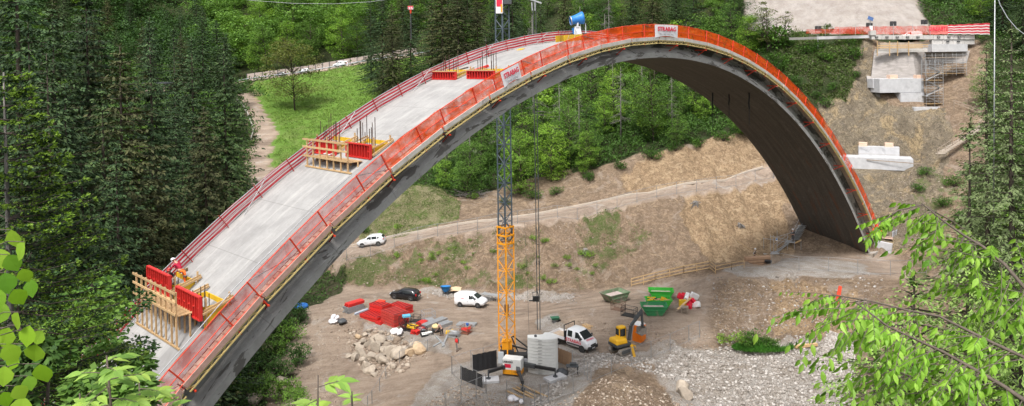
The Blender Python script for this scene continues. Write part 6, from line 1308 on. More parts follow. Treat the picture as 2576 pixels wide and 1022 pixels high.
mb=MB(); A_=pt(2180,402,130); B_=pt(2320,413,126.2); mb.bar(A_,B_,.06,.14); mb.bar(pt(2150,386,133),pt(2322,393,126.6),.04,.04); mb.bar(B_+Vector((0,0,-1.0)),B_+Vector((0,0,.9)),.05,.05); o=mb.build('guard_rail',Mwoodold); tag(o,'thin brown guard rail in front of the long pier footing','guard rail')
# upper abutment
Y0=141; e=empty('bridge_abutment',(0,0,0),0,'stepped pale concrete abutment block high on the right bank beneath the road','abutment')
def bx(x0,x1,y0,y1,Y,dep,mt,nm,yaw=.06,par=e,bev=.02):
    a=pt(x0,y1,Y); b=pt(x1,y1,Y); t=pt(x0,y0,Y); L=(b-a).length; H=t.z-a.z; M=Matrix.Translation(a)@Matrix.Rotation(yaw,4,'Z'); mb=MB(); mb.box((L/2,dep/2,H/2),(L,dep,H),0,M); return mb.build(nm,mt,par,bevel=bev)
bx(2213,2328,199,234,141,3.2,Mconc,'cap_block'); bx(2266,2328,234,266,141.03,3.0,Mconc,'pier_block'); bx(2196,2216,199,222,143,2,Mconc,'side_block'); bx(2300,2368,270,292,139.5,3,Mconc,'lower_step')
for i,(a,b) in enumerate(((2239,2259),(2307,2328))):
    e2=bx(a,b,189,199,141.6,1.2,Mpink,'insulation_block',par=None); tag(e2,['pinkish block on the left of the upper abutment top','pinkish block on the right of the upper abutment top by the scaffold'][i],'block')
Mshot=mat('shotcrete_wall',(.36,.33,.31),(.25,.23,.215),1.1,.95,.8,bscale=3,stretch=(.6,.6,3),dirt=((.22,.2,.18),.58))
w_=empty('retaining_wall',(0,0,0),0,'rough grey sprayed concrete retaining wall behind the upper abutment and scaffold','retaining wall')
def quadwall(pts,nm,mt,par,th=.6):
    P=[pt(*p) for p in pts]; n_=(P[1]-P[0]).cross(P[3]-P[0]).normalized(); n_=n_ if n_.y>0 else -n_; Q=[p+n_*th for p in P]; mb=MB(); k=10; V=[]; 
    for i in range(k+1):
        for j in range(k+1):
            p=P[0].lerp(P[1],i/k).lerp(P[3].lerp(P[2],i/k),j/k); p=p-n_*(.15*vnoise(np.array([i*.9]),np.array([j*.9]),3)[0] if 0<i<k and 0<j<k else 0); V.append(p)
    mb.add(V,[(i*(k+1)+j,(i+1)*(k+1)+j,(i+1)*(k+1)+j+1,i*(k+1)+j+1) for i in range(k) for j in range(k)]); mb.add(P+Q,[(4,5,6,7),(0,1,5,4),(1,2,6,5),(2,3,7,6),(3,0,4,7)]); mb.build(nm,mt,par,True)
quadwall([(2190,206,146),(2306,200,144.5),(2295,128,146.5),(2200,128,148)],'left_face',Mshot,w_); quadwall([(2306,200,144.6),(2334,196,149.5),(2334,128,150),(2295,128,146.5)],'recess_side',Mshot,w_); quadwall([(2334,194,149.5),(2428,176,147),(2440,128,147.5),(2334,128,149.9)],'right_face',Mshot,w_)
quadwall([(2184,230,144.5),(2232,262,142),(2232,200,145),(2180,190,147)],'lower_left_face',Mshot,w_)
bx(2208,2338,124,133,145.5,1.0,mat('pale_beam',(.55,.53,.5),(.47,.45,.42)),'kerb_beam',par=w_)
bx(2345,2438,112,131,146.6,3.0,Mconc,'right_cap',par=w_); bx(2215,2345,108,126,149.5,1.0,mat('earth_wall',(.34,.25,.18),(.45,.38,.3),2,.95,.6),'earth_face',par=w_)
tb=empty('timber_edge_posts',(0,0,0),0,'row of upright timber posts with rails on the pale beam above the sprayed wall','timber rail')
for x in (2207,2238,2258,2286): mb=MB(); mb.bar(pt(x,141,145.0),pt(x,104,145.0),.16,.12); mb.build('post',Mwood,tb)
for y in (113,118): mb=MB(); mb.bar(pt(2209,y+2,145.2),pt(2335,y,145.2),.05,.16); mb.build('rail',Mwood,tb)
# block wall along the upper road
bw=empty('concrete_block_wall',(0,0,0),0,'row of big pale concrete blocks with dark square marks along the upper road edge','block wall')
Mblk=mat('concrete_block',(.53,.51,.48),(.45,.43,.41),1.4,.85,.3,rnd=.15)
for i in range(10):
    x0=2193+i*26; o=bx(x0,x0+25.2,89,99.5,150-i*.12,1.1,Mblk,'block',0,bw)
    if i not in(5,9): a=pt(x0+12,93.5,149.9-i*.12); mb=MB(); mb.box((0,-.05,0),(.62,.06,.3),0,Matrix.Translation(a)); mb.box((0,-.09,0),(.3,.04,.1),1,Matrix.Translation(a)); mb.build('dark_mark',[Mplast,Mblk],o)
for i in range(4):
    x0=2345+i*27; o=bx(x0,x0+26,100,112,149.5-i*.12,1.1,Mblk,'block',0,bw)
    if i in(1,2): a=pt(x0+12,105,149.3-i*.12); mb=MB(); mb.box((0,-.05,0),(.62,.06,.3),0,Matrix.Translation(a)); mb.build('dark_mark',Mplast,o)
o=bx(2190,2204,77,89,149.8,1.1,Mblk,'block',0,bw)
kb=empty('road_kerb',(0,0,0),0,'low pale concrete kerb wall along the upper road behind the arch crown','kerb wall'); mb=MB(); mb.bar(pt(1985,98,156),pt(2055,96,154),.4,.5); mb.build('kerb_left',mat('kerb_grey',(.25,.24,.22)),kb); mb=MB(); mb.bar(pt(2055,96,154),pt(2195,92,150.6),.4,.6); mb.build('kerb_right',Mconc,kb)
# netting and striped sheet along the road
rn=empty('road_edge_netting',(0,0,0),0,'orange red netting fence with a lettered sheet along the upper road on the right','netting fence')
def sheet(pts,mt,nm,par,k=14,stripes=False):
    mb=MB(); mb.uv=[]
    for i in range(k+1):
        for j in range(6):
            a=pt(*pts[0]).lerp(pt(*pts[1]),i/k); b=pt(*pts[3]).lerp(pt(*pts[2]),i/k); p=a.lerp(b,j/5); p.y+=.12*math.sin(i*1.7+j)*(.3+j/5); p.z+=.05*math.sin(i*2.1); mb.v.append(tuple(p)); mb.uv.append((i*.8,j/5))
    for i in range(k):
        for j in range(5): a=i*6+j; mb.f.append((a,a+6,a+7,a+1)); mb.m.append(0)
    return mb.build(nm,mt,par,True)
Mnet3=netmat('road_netting',(.8,.12,.08),.62); Msheet=mat('pink_red_sheet',(.78,.2,.18),(.7,.15,.13),2,.7)
sheet([(2028,85,152),(2160,84,151.5),(2160,72,151.5),(2028,74,152)],Mnet3,'netting_left',rn); sheet([(2090,86,151.4),(2340,87,149.6),(2340,65,149.6),(2100,68,151.4)],Mnet3,'netting_right',rn,24); so_=sheet([(2338,87,149.3),(2385,86,149),(2385,63,149),(2338,64,149.3)],Msheet,'lettered_sheet',rn,6)
sheet([(2385,86,148.9),(2490,87,148),(2490,58,148),(2385,63,148.9)],Mstr,'striped_sheet',rn,14)
text_mesh('lettering','STRABAG',1.15,Mlred,Matrix.Translation(pt(2361,73,148.9))@Matrix.Rotation(math.pi/2,4,'X')@Matrix.Diagonal((-1,1,1,1)),.004,so_,.02,sx=.75)
for i,x in enumerate((2076,2113,2152,2200,2248,2296,2340,2385,2438,2486)): mb=MB(); mb.tube(pt(x,90,149.9 if x<2300 else 149),pt(x,60,149.9 if x<2300 else 149),.04,5); mb.build('post',Mgalv,rn)
lm=E0('small black lanterns on posts along the foot of the sprayed concrete slope','lantern','work_lamp') if False else None
for i,(x,y) in enumerate(((2058,72),(2187,64),(2247,60),(2325,56))):
    p=pt(x,y,153.5); g=gz(p.x,p.y); e2=empty('work_lamp',(p.x,p.y,p.z),0,['black lantern on a post left of the solar panel','black lantern just below the solar panel','black lantern right of the solar panel','rightmost black lantern below the sprayed slope'][i],'lantern',None); mb=MB(); 
    for dx in(-.35,.35): mb.box((dx,0,.0),(.5,.4,.9)); 
    mb.box((0,0,.5),(1.2,.1,.06)); mb.build('lamp_housing',Mplast,e2,bevel=.03); mb=MB(); mb.tube((0,.1,g-p.z-.3),(0,.1,1.1),.04,5); mb.build('post',Mgalv,e2)
p=pt(2190,47,151); e2=empty('solar_panel',p,0,'tilted blue solar panel on a thin pole above the block wall','solar panel'); mb=MB(); Mp=Euler((.5,.45,-.35)).to_matrix().to_4x4(); mb.box((0,0,0),(1.1,1.7,.06),0,Mp); pn=mb.build('panel',mat('solar_blue',(.05,.1,.22),(.04,.08,.2),3,.2),e2); mb=MB(); 
for i in (-.55,.55): mb.box((i,0,0),(.05,1.75,.08),0,Mp)
mb.box((0,.86,0),(1.15,.05,.08),0,Mp); mb.box((0,-.86,0),(1.15,.05,.08),0,Mp); mb.build('panel_frame',Mrim,pn); mb=MB(); mb.tube((0,.1,-.1),(0,.1,-3.8),.05,6); mb.build('pole',Mgalv,e2); mb=MB(); mb.box((0,-.1,-1.9),(.6,.4,.9)); mb.build('white_box',Mwhite,e2,bevel=.03)
q=pt(2288,86,153); M=frame((q.x,q.y,gz(q.x,q.y)+.2),(-1,.05,0),(-.05,-1,0),Z_); car('van',M,'red and white van parked behind the orange netting on the upper road',paint('paint_red_white',(.7,.62,.6)),'van')
# scaffold stair tower
def scaff(x0,x1,yt,yb,Y,dep,lv,lab,bays=2,stairs=True,nm='scaffold_tower'):
    a=pt(x0,yb,Y); b=pt(x1,yb,Y); t=pt(x0,yt,Y); L=b.x-a.x; H=t.z-a.z; e=empty(nm,a,0,lab,'scaffold')
    for i in range(bays+1):
        for y in(0,dep): mb=MB(); mb.tube((L*i/bays,y,-.4),(L*i/bays,y,H+.9),.035,5); mb.build('standard',Mgalv,e)
    for k in range(lv+1):
        z=H*k/lv; mb=MB(); mb.box((L/2,dep/2,z),(L,dep*.9,.06)); mb.build('platform',Mgalv if k%3 else Mwood,e)
        for zz in(.5,1.0):
            if z+zz<H+.9: mb=MB(); mb.tube((0,0,z+zz),(L,0,z+zz),.022,4); mb.build('guard_rail',Mgalv,e)
        if k<lv:
            mb=MB(); s=1 if k%2 else -1; mb.tube((L/2-s*L/2,-.02,z),(L/2+s*L/2,-.02,z+H/lv),.022,4); mb.build('diagonal_brace',Mgalv,e)
            if stairs: mb=MB(); mb.bar((L/2-s*L*.4,dep*.4,z+.05),(L/2+s*L*.4,dep*.4,z+H/lv),.5,.06); mb.build('stair_flight',Mgalv,e)
    return e
scaff(2330,2373,163,262,139.8,1.6,5,'tall galvanised scaffold stair tower in front of the upper abutment',2)
scaff(2328,2432,146,186,144.5,1.2,3,'wide galvanised scaffold against the right face of the sprayed wall',4,False,'wall_scaffold')
# steps and handrails on the right slope
def rail_line(pts,h,lab,mt=Mwood,nm='timber_handrail',n_=3,rails=(1.0,.55),w_=.06,grp=None):
    e=empty(nm,(0,0,0),0,lab,'handrail',grp); P=pts
    for a,b in zip(P,P[1:]):
        for r in rails: mb=MB(); mb.bar(a+Vector((0,0,h*r)),b+Vector((0,0,h*r)),w_*.7,w_*2); mb.build('rail',mt,e)
        k=max(1,round((b-a).length/2.2))
        for i in range(k+1): p=a.lerp(b,i/k); mb=MB(); mb.bar(Vector((p.x,p.y,min(p.z,gz(p.x,p.y))-.2)),p+Vector((0,0,h+.05)),.07,.07); mb.build('post',mt,e)
    return e
rail_line([pt(2400,266,136.5),pt(2440,281,135),pt(2488,304,132)],1.0,'timber handrail descending the dirt slope right of the scaffold tower',Mwoodold)
A_,B_=pt(2366,387,126),pt(2492,305,131.5); e2=empty('timber_steps',(0,0,0),0,'long flight of timber steps climbing the right dirt slope','steps'); k=26
for i in range(k): p=A_.lerp(B_,i/k); mb=MB(); mb.box((p.x,p.y,p.z+.05),(1.5,.4,.1),0,None); mb.build('tread',mat('pale_tread',(.6,.52,.44),(.5,.43,.36)),e2)
for off in(-.75,.75): mb=MB(); mb.bar(A_+Vector((off,-.5,.9)),B_+Vector((off,-.5,.9)),.07,.1); mb.build('handrail',Mwoodold,e2)
for i in range(8): p=A_.lerp(B_,i/7); mb=MB(); mb.bar(p+Vector((-.75,-.5,-.2)),p+Vector((-.75,-.5,.95)),.07,.07); mb.build('post',Mwoodold,e2)
# springing surroundings: sheet piles, kicker wall, planks, stair
sp_=empty('sheet_pile_wall',(0,0,0),0,'short wall of grey steel sheet piles behind the right foot of the arch','sheet pile wall'); A_=pt(2246,634,115); B_=pt(2271,612,119)
for i in range(6):
    a=A_.lerp(B_,i/6); b=A_.lerp(B_,(i+1)/6); off=Vector((.25,0,0)) if i%2 else Vector((0,0,0)); mb=MB(); mb.bar(a+off+Vector((0,0,1.4)),b+off+Vector((0,0,1.4)),.12,3.4); mb.build('pile',mat('sheet_pile',(.4,.42,.45),(.32,.33,.36),2,.6,dirt=((.3,.2,.14),.62)),sp_)
kw=empty('kicker_wall',(0,0,0),0,'low concrete wall right of the arch foot','low wall'); mb=MB(); mb.bar(pt(2200,618,114.6),pt(2244,628,113.2),.6,1.7); mb.build('wall_body',Mconc,kw)
e2=empty('plank_deck',(0,0,0),0,'stack of reddish planks and boards spanning the pit behind the arch foot','planks')
for i in range(7): mb=MB(); mb.bar(pt(2206,572+i*4.2,118-i*.5),pt(2246,576+i*4.2,117.5-i*.5),.5,.08); mb.build('plank',mat('plank_pink',(.55,.4,.33),(.5,.33,.26)) if i!=4 else Mwood,e2)
mb=MB(); p=pt(2206,582,115); mb.rock((p.x,p.y,p.z),1.0,0,2,3,1.5); o=mb.build('orange_netting_heap',mat('net_heap',(.8,.1,.05),(.6,.06,.03),6,.8,.6)); tag(o,'bunched orange netting at the foot of the arch fence','netting heap')
st_=empty('stair_scaffold',(0,0,0),0,'galvanised stair scaffold left of the right arch foot, with two flights','stair')
def flight(a,b,w_,n_,dirv):
    for i in range(n_): p=a.lerp(b,(i+.5)/n_); mb=MB(); mb.box((p.x,p.y,p.z),(max(.3,abs(dirv.x)*w_),max(.3,abs(dirv.y)*w_),.05)); mb.build('tread',Mgalv,st_)
    for s in (-1,1): mb=MB(); o_=dirv*w_*.5*s; mb.bar(a+o_,b+o_,.05,.16); mb.tube(a+o_+Vector((0,0,1)),b+o_+Vector((0,0,1)),.03,5); mb.build('stringer',Mgalv,st_)
P1=pt(1951,634,113); P2=pt(1982,610,114); P3=pt(1999,604,114.5); P4=pt(2018,566,116)
flight(P1,P2,1.0,8,Vector((0,1,0))); flight(P3,P4,1.4,10,Vector((.8,.5,0)).normalized())
mb=MB(); p=pt(1937,636,112.6); mb.box((p.x,p.y,p.z),(2.3,1.6,.1)); mb.build('lower_platform',Mgalv,st_); mb=MB(); p=pt(1990,609,114.2); mb.box((p.x,p.y+.3,p.z),(1.2,1.3,.1)); mb.build('upper_platform',Mgalv,st_)
for x,y0,y1 in ((1921,644,597),(1938,642,590),(1946,640,592),(1955,640,580),(1981,645,590),(1999,650,600),(2015,640,604)): mb=MB(); mb.tube(pt(x,y0,113),pt(x,y1,113),.035,5); mb.build('standard',Mgalv,st_)
for a,b in (((1921,600,113),(1999,612,113)),((1938,594,113),(1982,604,113)),((1950,598,112.8),(1996,584,113.4)),((1925,644,112),(2000,650,112))): mb=MB(); mb.tube(pt(*a),pt(*b),.035,5); mb.build('guard_tube',Mgalv,st_)
mb=MB(); p=pt(1954,603,112.7); mb.box((p.x,p.y,p.z),(.32,.03,.42)); sg=mb.build('notice_sign',Mwhite,st_); mb=MB(); mb.box((p.x,p.y-.02,p.z+.06),(.24,.02,.22)); mb.build('blue_symbol',Mblue,sg)
mb=MB(); mb.bar(pt(2000,612,113.6),pt(2016,604,113.8),.08,.2); o=mb.build('plank',Mwood); tag(o,'orange brown plank at the landing of the stair beside the arch foot','plank')
e2=empty('timber_stack',(0,0,0),0,'stack of long brown timbers at the bench edge below the worker with the pole','timber'); M,L=along(pt(1879,671,107.5),pt(1940,668,108))
for k in range(3):
    for j in range(2): mb=MB(); mb.box((L/2,.2+.45*j,.25+.42*k),(L,.4,.34),0,M); mb.build('timber',mat('stack_timber',(.42,.27,.17),(.34,.21,.13),2,.8,rnd=.2),e2)
# ---------------------------------------------------------------- fences
def gp(p): return Vector((p[0],p[1],gz(p[0],p[1])))
def fence(P,h,lab,nm='site_fence',step=3.5,mt=None,rails=(1.0,.12),mesh=True,grp='metal site fences'):
    mt=mt or mat('fence_steel',(.3,.3,.3),(.22,.22,.22),5,.6,metal=.3); e=empty(nm,(0,0,0),0,lab,'fence',grp)
    pts_=[]; 
    for a,b in zip(P,P[1:]):
        k=max(1,round((b-a).length/step))
        for i in range(k): pts_.append(a.lerp(b,i/k))
    pts_.append(P[-1]); pts_=[gp(p) for p in pts_]
    for p in pts_: mb=MB(); mb.tube(p+Vector((0,0,-.2)),p+Vector((0,0,h)),.04,5); mb.build('post',mt,e)
    for r in rails: mb=MB(); mb.path([p+Vector((0,0,h*r)) for p in pts_],.022,4); mb.build('rail',mt,e)
    if mesh:
        mb=MB()
        for a,b in zip(pts_,pts_[1:]): mb.add([a+Vector((0,0,.15)),b+Vector((0,0,.15)),b+Vector((0,0,h)),a+Vector((0,0,h))],[(0,1,2,3)])
        mb.build('wire_mesh',Mwire,e)
    return e
m,t,out=nt('wire_mesh'); n=N(t); d=n.n('BsdfPrincipled'); d.inputs['Base Color'].default_value=(.5,.5,.5,1); d.inputs['Metallic'].default_value=.5; tp=n.n('BsdfTransparent'); mx=n.n('MixShader'); mx.inputs[0].default_value=.07; n.l(tp.outputs[0],mx.inputs[1]); n.l(d.outputs[0],mx.inputs[2]); n.l(mx.outputs[0],out.inputs[0]); Mwire=m
fence([p+Vector((.1,-.1,0)) for p in RO[::3]]+[RO[-1]],2.0,'long metal fence along the outer edge of the sloping access road','road_fence')
Mkb=mat('kerb_timber',(.5,.43,.36),(.4,.34,.28),1.5,.9,.3); mb=MB(); RI2=[gp(p+Vector((-.1,.4,0)))+Vector((0,0,.15)) for p in RI]; 
ek=empty('road_edge_timbers',(0,0,0),0,'pale timbers laid along the inner edge of the sloping access road','kerb')
for a,b in zip(RI2,RI2[1:]): mb=MB(); mb.bar(a,b,.3,.35); mb.build('timber',Mkb,ek)
fence([gnd(*p) for p in ((1360,1019),(1380,1014),(1442,992),(1487,965),(1538,942),(1588,921),(1638,903),(1686,884),(1733,862),(1760,850))],2.0,'metal fence along the yard edge right of the crane ballast',step=9)
fence([gnd(*p) for p in ((1120,1040),(1160,1020),(1198,1004),(1223,992))],2.0,'metal fence at the bottom left of the crane base',step=3)
fence([gnd(*p) for p in ((1137,942),(1161,968),(1200,982),(1223,992))],2.0,'metal fence in front of the black hoardings',step=4)
fence([gnd(*p) for p in ((1137,942),(1185,925),(1216,918),(1256,904))],1.9,'metal fence behind the black hoardings left of the crane',step=4)
fence([gnd(*p) for p in ((1487,966),(1470,945),(1440,925),(1405,912))],1.9,'short metal fence between the work table and the truck',step=4)
fence([gnd(*p) for p in ((1275,1003),(1318,1020),(1345,1030))],1.8,'metal fence below the timber boards in front of the crane',step=4)
eb=fence([gnd(*p) for p in ((925,1030),(936,1016),(955,984),(971,954),(1005,913),(1039,893),(1076,884))],1.4,'thin posts with rope along the rubble edge beside the boulders','rope_fence',20,rails=(.95,),mesh=False)
fence([gnd(*p) for p in ((1940,668),(2010,683),(2084,684),(2158,691),(2240,694),(2330,690))],2.0,'metal fence along the bench in front of the arch foot',step=4.5)
rail_line([gnd(1588,722),gnd(1650,706),gnd(1720,690),gnd(1786,678)],1.15,'new timber handrail climbing the ramp towards the bench',Mwood,rails=(1.0,.6,.2))
rail_line([gnd(1786,678),gnd(1800,690)],1.15,'short timber handrail turning at the top of the ramp',Mwood,rails=(1.0,.6,.2))
rail_line([gnd(1800,688),gnd(1840,680),gnd(1872,674)],1.0,'thin pale timber handrail between the ramp and the timber stack',Mwood,rails=(1.0,.5),w_=.045)
# noise wall on the upper road
nw=empty('noise_wall',(0,0,0),0,'long pinkish grey noise wall with dark posts along the upper road','noise wall'); Mnw=mat('noise_panel',(.42,.35,.31),(.35,.3,.27),1,.85,.2,rnd=.12)
W_=[]; P=[p+Vector((0,8.5,0)) for p in BR]; P=[gp(p) for p in P]
for a,b in zip(P,P[1:]):
    k=max(1,round((b-a).length/2.6))
    for i in range(k): W_.append(a.lerp(b,i/k))
W_.append(P[-1]); W_=[p for p in W_ if proj(p)[0]<1060]
for i,(a,b) in enumerate(zip(W_,W_[1:])):
    mb=MB(); mb.bar(a+Vector((0,0,1.15)),b+Vector((0,0,1.15)),.15,2.6); mb.build('panel',Mnw,nw)
    if i<95: mb=MB(); mb.bar(a+Vector((0,-.12,-.3)),a+Vector((0,-.12,2.6)),.2,.2); mb.build('post',Mdgrey,nw)
gr_=empty('guard_rail',(0,0,0),0,'steel guard rail along the near edge of the upper road above the meadow','guard rail'); mb=MB(); mb.path([gp(p)+Vector((0,0,.85)) for p in BR],.16,4); mb.build('rail',mat('guard_grey',(.4,.42,.45),rough=.5),gr_)
for p in BR[::1]: g_=gp(p); mb=MB(); mb.bar(g_+Vector((0,0,-.2)),g_+Vector((0,0,.9)),.12,.12); mb.build('post',Mgalv,gr_)
i_=min(range(len(W_)),key=lambda j:abs(proj(W_[j])[0]-858)); p=W_[i_]+Vector((0,-.3,1.2)); e2=empty('road_banner',p,0,'small pale banner with red lettering on the noise wall above the white car','banner'); mb=MB(); mb.box((0,0,0),(3.4,.06,1.7)); mb.build('cloth',Mcloth,e2); text_mesh('lettering','STRABAG',.7,Mlred,Matrix.Translation((0,-.06,0))@Matrix.Rotation(math.pi/2,4,'X'),.004,e2,.01)
# low building glimpsed through the spruces, side road wall
p=pt(398,205,205); e2=empty('dark_roofed_shed',(p.x,p.y,p.z-3),0,'dark roofed low shed glimpsed between the spruces on the left','shed'); mb=MB(); mb.box((0,0,1.2),(5.5,4,2.6)); mb.build('wall',Mwoodold,e2); mb=MB(); mb.prism([(-3.4,2.4),(3.4,2.4),(3.1,2.8),(-3.1,2.8)],-2.6,2.6); mb.build('roof',Mdgrey,e2); mb=MB(); mb.box((1.4,-2.02,1.0),(1.4,.06,1.9)); mb.build('door',Mblack,e2)
wv=empty('track_edge_boards',(0,0,0),0,'weathered pale boards along the left edge of the winding dirt track','edge boards'); PP=[p+Vector((-3,0,0)) for p in WR[6:16]]
for a,b in zip(PP,PP[1:]): mb=MB(); mb.bar(gp(a)+Vector((0,0,.4)),gp(b)+Vector((0,0,.4)),.15,.7); mb.build('board',Mboard,wv)
# ---------------------------------------------------------------- boulders, stones, stumps
Mbl=mat('boulder_stone',(.46,.39,.31),(.3,.25,.2),1.3,.9,.6,rnd=.3,dirt=((.22,.17,.13),.55)); Mblo=mat('boulder_ochre',(.56,.42,.27),(.4,.29,.19),1.3,.9,.6); Mstone=mat('pale_stone',(.55,.52,.49),(.42,.39,.37),2,.9,.3,rnd=.3)
LB=((1055,890,'ochre boulder, biggest of the right group beside the storage yard'),(1032,882,''),(1007,895,'light squarish boulder at the right of the heap'))
bxy=[(893,905,.7),(910,895,.95),(922,930,1.0),(915,915,.7),(935,905,1.0),(945,880,1.1),(957,905,.9),(932,938,.9),(940,860,.8),(955,862,.9),(972,890,1.0),(985,895,1.0),(1008,897,1.2),(1035,893,1.1),(1055,884,1.1),(1040,878,.9),(965,915,1.1),(900,870,.6),(912,865,.65),(925,872,.7),(948,850,.6),(880,900,.55),(900,850,.5),(920,845,.5),(930,835,.45),(975,870,.6),(990,925,.6),(942,945,.5),(905,880,.6),(1000,935,.45),(1025,905,.5),(960,840,.45),(712,968,.9),(640,1010,1.0),(1713,985,1.0),(1722,1000,.9)]
tones=('pale','greyish','rounded','angular','flat topped','tilted')
for i,(x,y,r) in enumerate(bxy):
    p=gnd(x,y,60,110); mb=MB(); mb.rock((0,0,r*.3),r,0,2 if r<.8 else 3,i*13+5,.8); o=mb.build('boulder',Mblo if i in(13,14,22) else Mbl,None,False,loc=p); o.rotation_euler=(0,0,i)
    lab='large ochre boulder at the right end of the heap by the storage yard' if i in(13,14) else 'lone pale boulder at the bottom edge under the arch' if x<720 else 'grey boulder in the gravel hollow near the bottom right' if x>1700 else 'pale angular boulder in the heap left of the crane'
    tag(o,lab,'boulder','boulders '+('in the hollow' if x>1700 else 'under the arch' if x<720 else 'at the right end of the heap' if i in(13,14) else 'heaped left of the crane'))
def scatter_stones(nm,lab,n_,polys,rs,mt,seed,y1=120,rng_=None):
    g=np.random.default_rng(seed); V=[];Fs=[]; base=0; iv=np.array(ICO[1][0]); 
    BV=iv; BF=np.array(ICO[1][1]); cnt=0; VV=[];FF=[]
    while cnt<n_:
        poly=polys[int(g.integers(len(polys)))]; xs=[p[0] for p in poly]; ys=[p[1] for p in poly]; x=g.uniform(min(xs),max(xs)); y=g.uniform(min(ys),max(ys))
        if not inpoly(poly,np.array(x),np.array(y)): continue
        d=ray(x,y); p=gnd(x,y,55,y1+40)
        if p.y>y1+30: cnt+=1; continue
        r=rs[0]*(rs[1]/rs[0])**(g.random()**2.2); s=np.array([g.uniform(.7,1.3),g.uniform(.7,1.3),g.uniform(.45,.9)])*r
        a=g.random()*6.28; ca,sa=math.cos(a),math.sin(a); w=(BV*(1+g.normal(0,.16,(len(BV),1))))*s; w=np.stack([w[:,0]*ca-w[:,1]*sa,w[:,0]*sa+w[:,1]*ca,w[:,2]],1)+np.array([p.x,p.y,p.z+r*.1]); VV.append(w); FF.append(BF+base); base+=len(w); cnt+=1
    o=raw(nm,np.concatenate(VV),np.concatenate(FF),mt); tag(o,lab,'stones',kind='stuff'); return o
def stonemat(nm,c):
    m,t,out=nt(nm); n=N(t); b=n.n('BsdfPrincipled'); b.inputs['Roughness'].default_value=.9; g=n.n('NewGeometry').outputs['Random Per Island']; n.l(n.ramp(g,[(0,c[0]),(.5,c[1]),(1,c[2])]),b.inputs['Base Color']); n.l(b.outputs[0],out.inputs[0]); return m
Mst1=stonemat('rubble_white',[(.19,.165,.14),(.3,.27,.24),(.46,.43,.4)]); Mst2=stonemat('rubble_brown',[(.2,.15,.11),(.3,.235,.18),(.42,.36,.29)])
scatter_stones('white_rubble','pale broken rubble and gravel across the lower right of the yard',13000,[[(1640,900),(1760,880),(1960,860),(2080,860),(2140,900),(2150,1022),(1760,1022),(1700,960)],[(2080,830),(2150,860),(2150,960),(2060,930)],[(1480,885),(1640,900),(1700,960),(1560,915),(1440,950),(1390,1022),(1330,1022)]],(.04,.24),Mst1,5)
scatter_stones('yard_stones','loose stones strewn over the cut slopes and yard edges',5200,[[(850,650),(1400,560),(1560,560),(1450,735),(900,720)],[(870,790),(1060,860),(1080,900),(960,960),(860,880)],[(1400,800),(1780,830),(1800,890),(1400,830)],[(1390,1022),(1540,935),(1760,1022)],[(1790,710),(2150,730),(2130,860),(1800,860)],[(760,760),(860,760),(860,1022),(600,1022)],[(2230,440),(2400,430),(2300,640),(2220,560)],[(1060,1022),(1160,960),(1330,1022)]],(.04,.18),Mst2,6)
scatter_stones('boulder_rubble','smaller broken rocks between the big boulders left of the crane',420,[[(870,830),(960,825),(1060,875),(1010,945),(940,950),(885,905)]],(.12,.5),Mst2,11)
scatter_stones('sparse_rubble','sparse pale stones fading out around the rubble field',2600,[[(1640,880),(1750,860),(2000,840),(2150,830),(2180,1022),(1760,1022)],[(1780,690),(2230,690),(2180,860),(1800,880)],[(1050,728),(1450,740),(1450,765),(1040,750)]],(.04,.2),Mst1,12)
# root stumps on the cut slope
for i,(x,y,l) in enumerate(((1473,630,'uprooted tree stump with bare roots low on the cut slope above the ramp'),(1860,565,'dark root stump hanging from the tan cliff beside the arch'),(1748,510,'tangled roots at the crest of the cut slope below the road'))):
    p=gnd(x,y,100,128); e2=empty('root_stump',p,0,l,'stump'); g=random.Random(i); mb=MB(); mb.rock((0,-.1,.1),.4,0,2,i,.8); mb.build('stump',Mbarkg,e2,True)
    for k in range(14): a=g.uniform(0,6.28); q=Vector((math.cos(a)*g.uniform(.3,1.0),-g.uniform(.3,.9),-g.uniform(-.2,1.5))); mb=MB(); mb.path([(0,-.2,.1),tuple(q*.5+Vector((0,-.2,.15))),tuple(q)],.12,4,r2=.04); mb.build('root',Mbarkg,e2)
e2=empty('brushwood_pile',gnd(1190,497,115,150),0,'pile of grey dead branches at the forest edge above the access road','brushwood'); g=random.Random(4)
for k in range(60): a=g.uniform(-.5,.5)+math.pi*(k%2); q=Vector((math.cos(a)*g.uniform(.8,2.6),g.uniform(-.8,.8),g.uniform(0,1.2))); c=Vector((g.uniform(-1.8,1.8),g.uniform(-.8,.8),g.uniform(0,.6))); mb=MB(); mb.path([c,c+q*.5+Vector((0,0,.1)),c+q],.05,3,r2=.02); mb.build('branch',Mbarkg,e2)
mb=MB(); p=gnd(2108,762,80,112); mb.prism([(-.35,-1.2),(-.1,-1.3),(.3,.2),(.45,1.1),(.1,1.2),(-.15,.3)],-.1,.06,Matrix.Translation(p+Vector((0,-.1,1.0)))); o=mb.build('orange_net_scrap',mat('net_heap2',(.85,.1,.05),(.7,.07,.03),6,.8,.6)); tag(o,'scrap of orange netting lying on the pale slope below the arch foot','netting scrap')
mb=MB(); p=gnd(2090,662,100,118); mb.rock((p.x-9,p.y,p.z+.3),.6,0,2,9,.9); o=mb.build('black_sheet_heap',Mblack); tag(o,'small black heap on the bench before the arch foot','sheet heap')
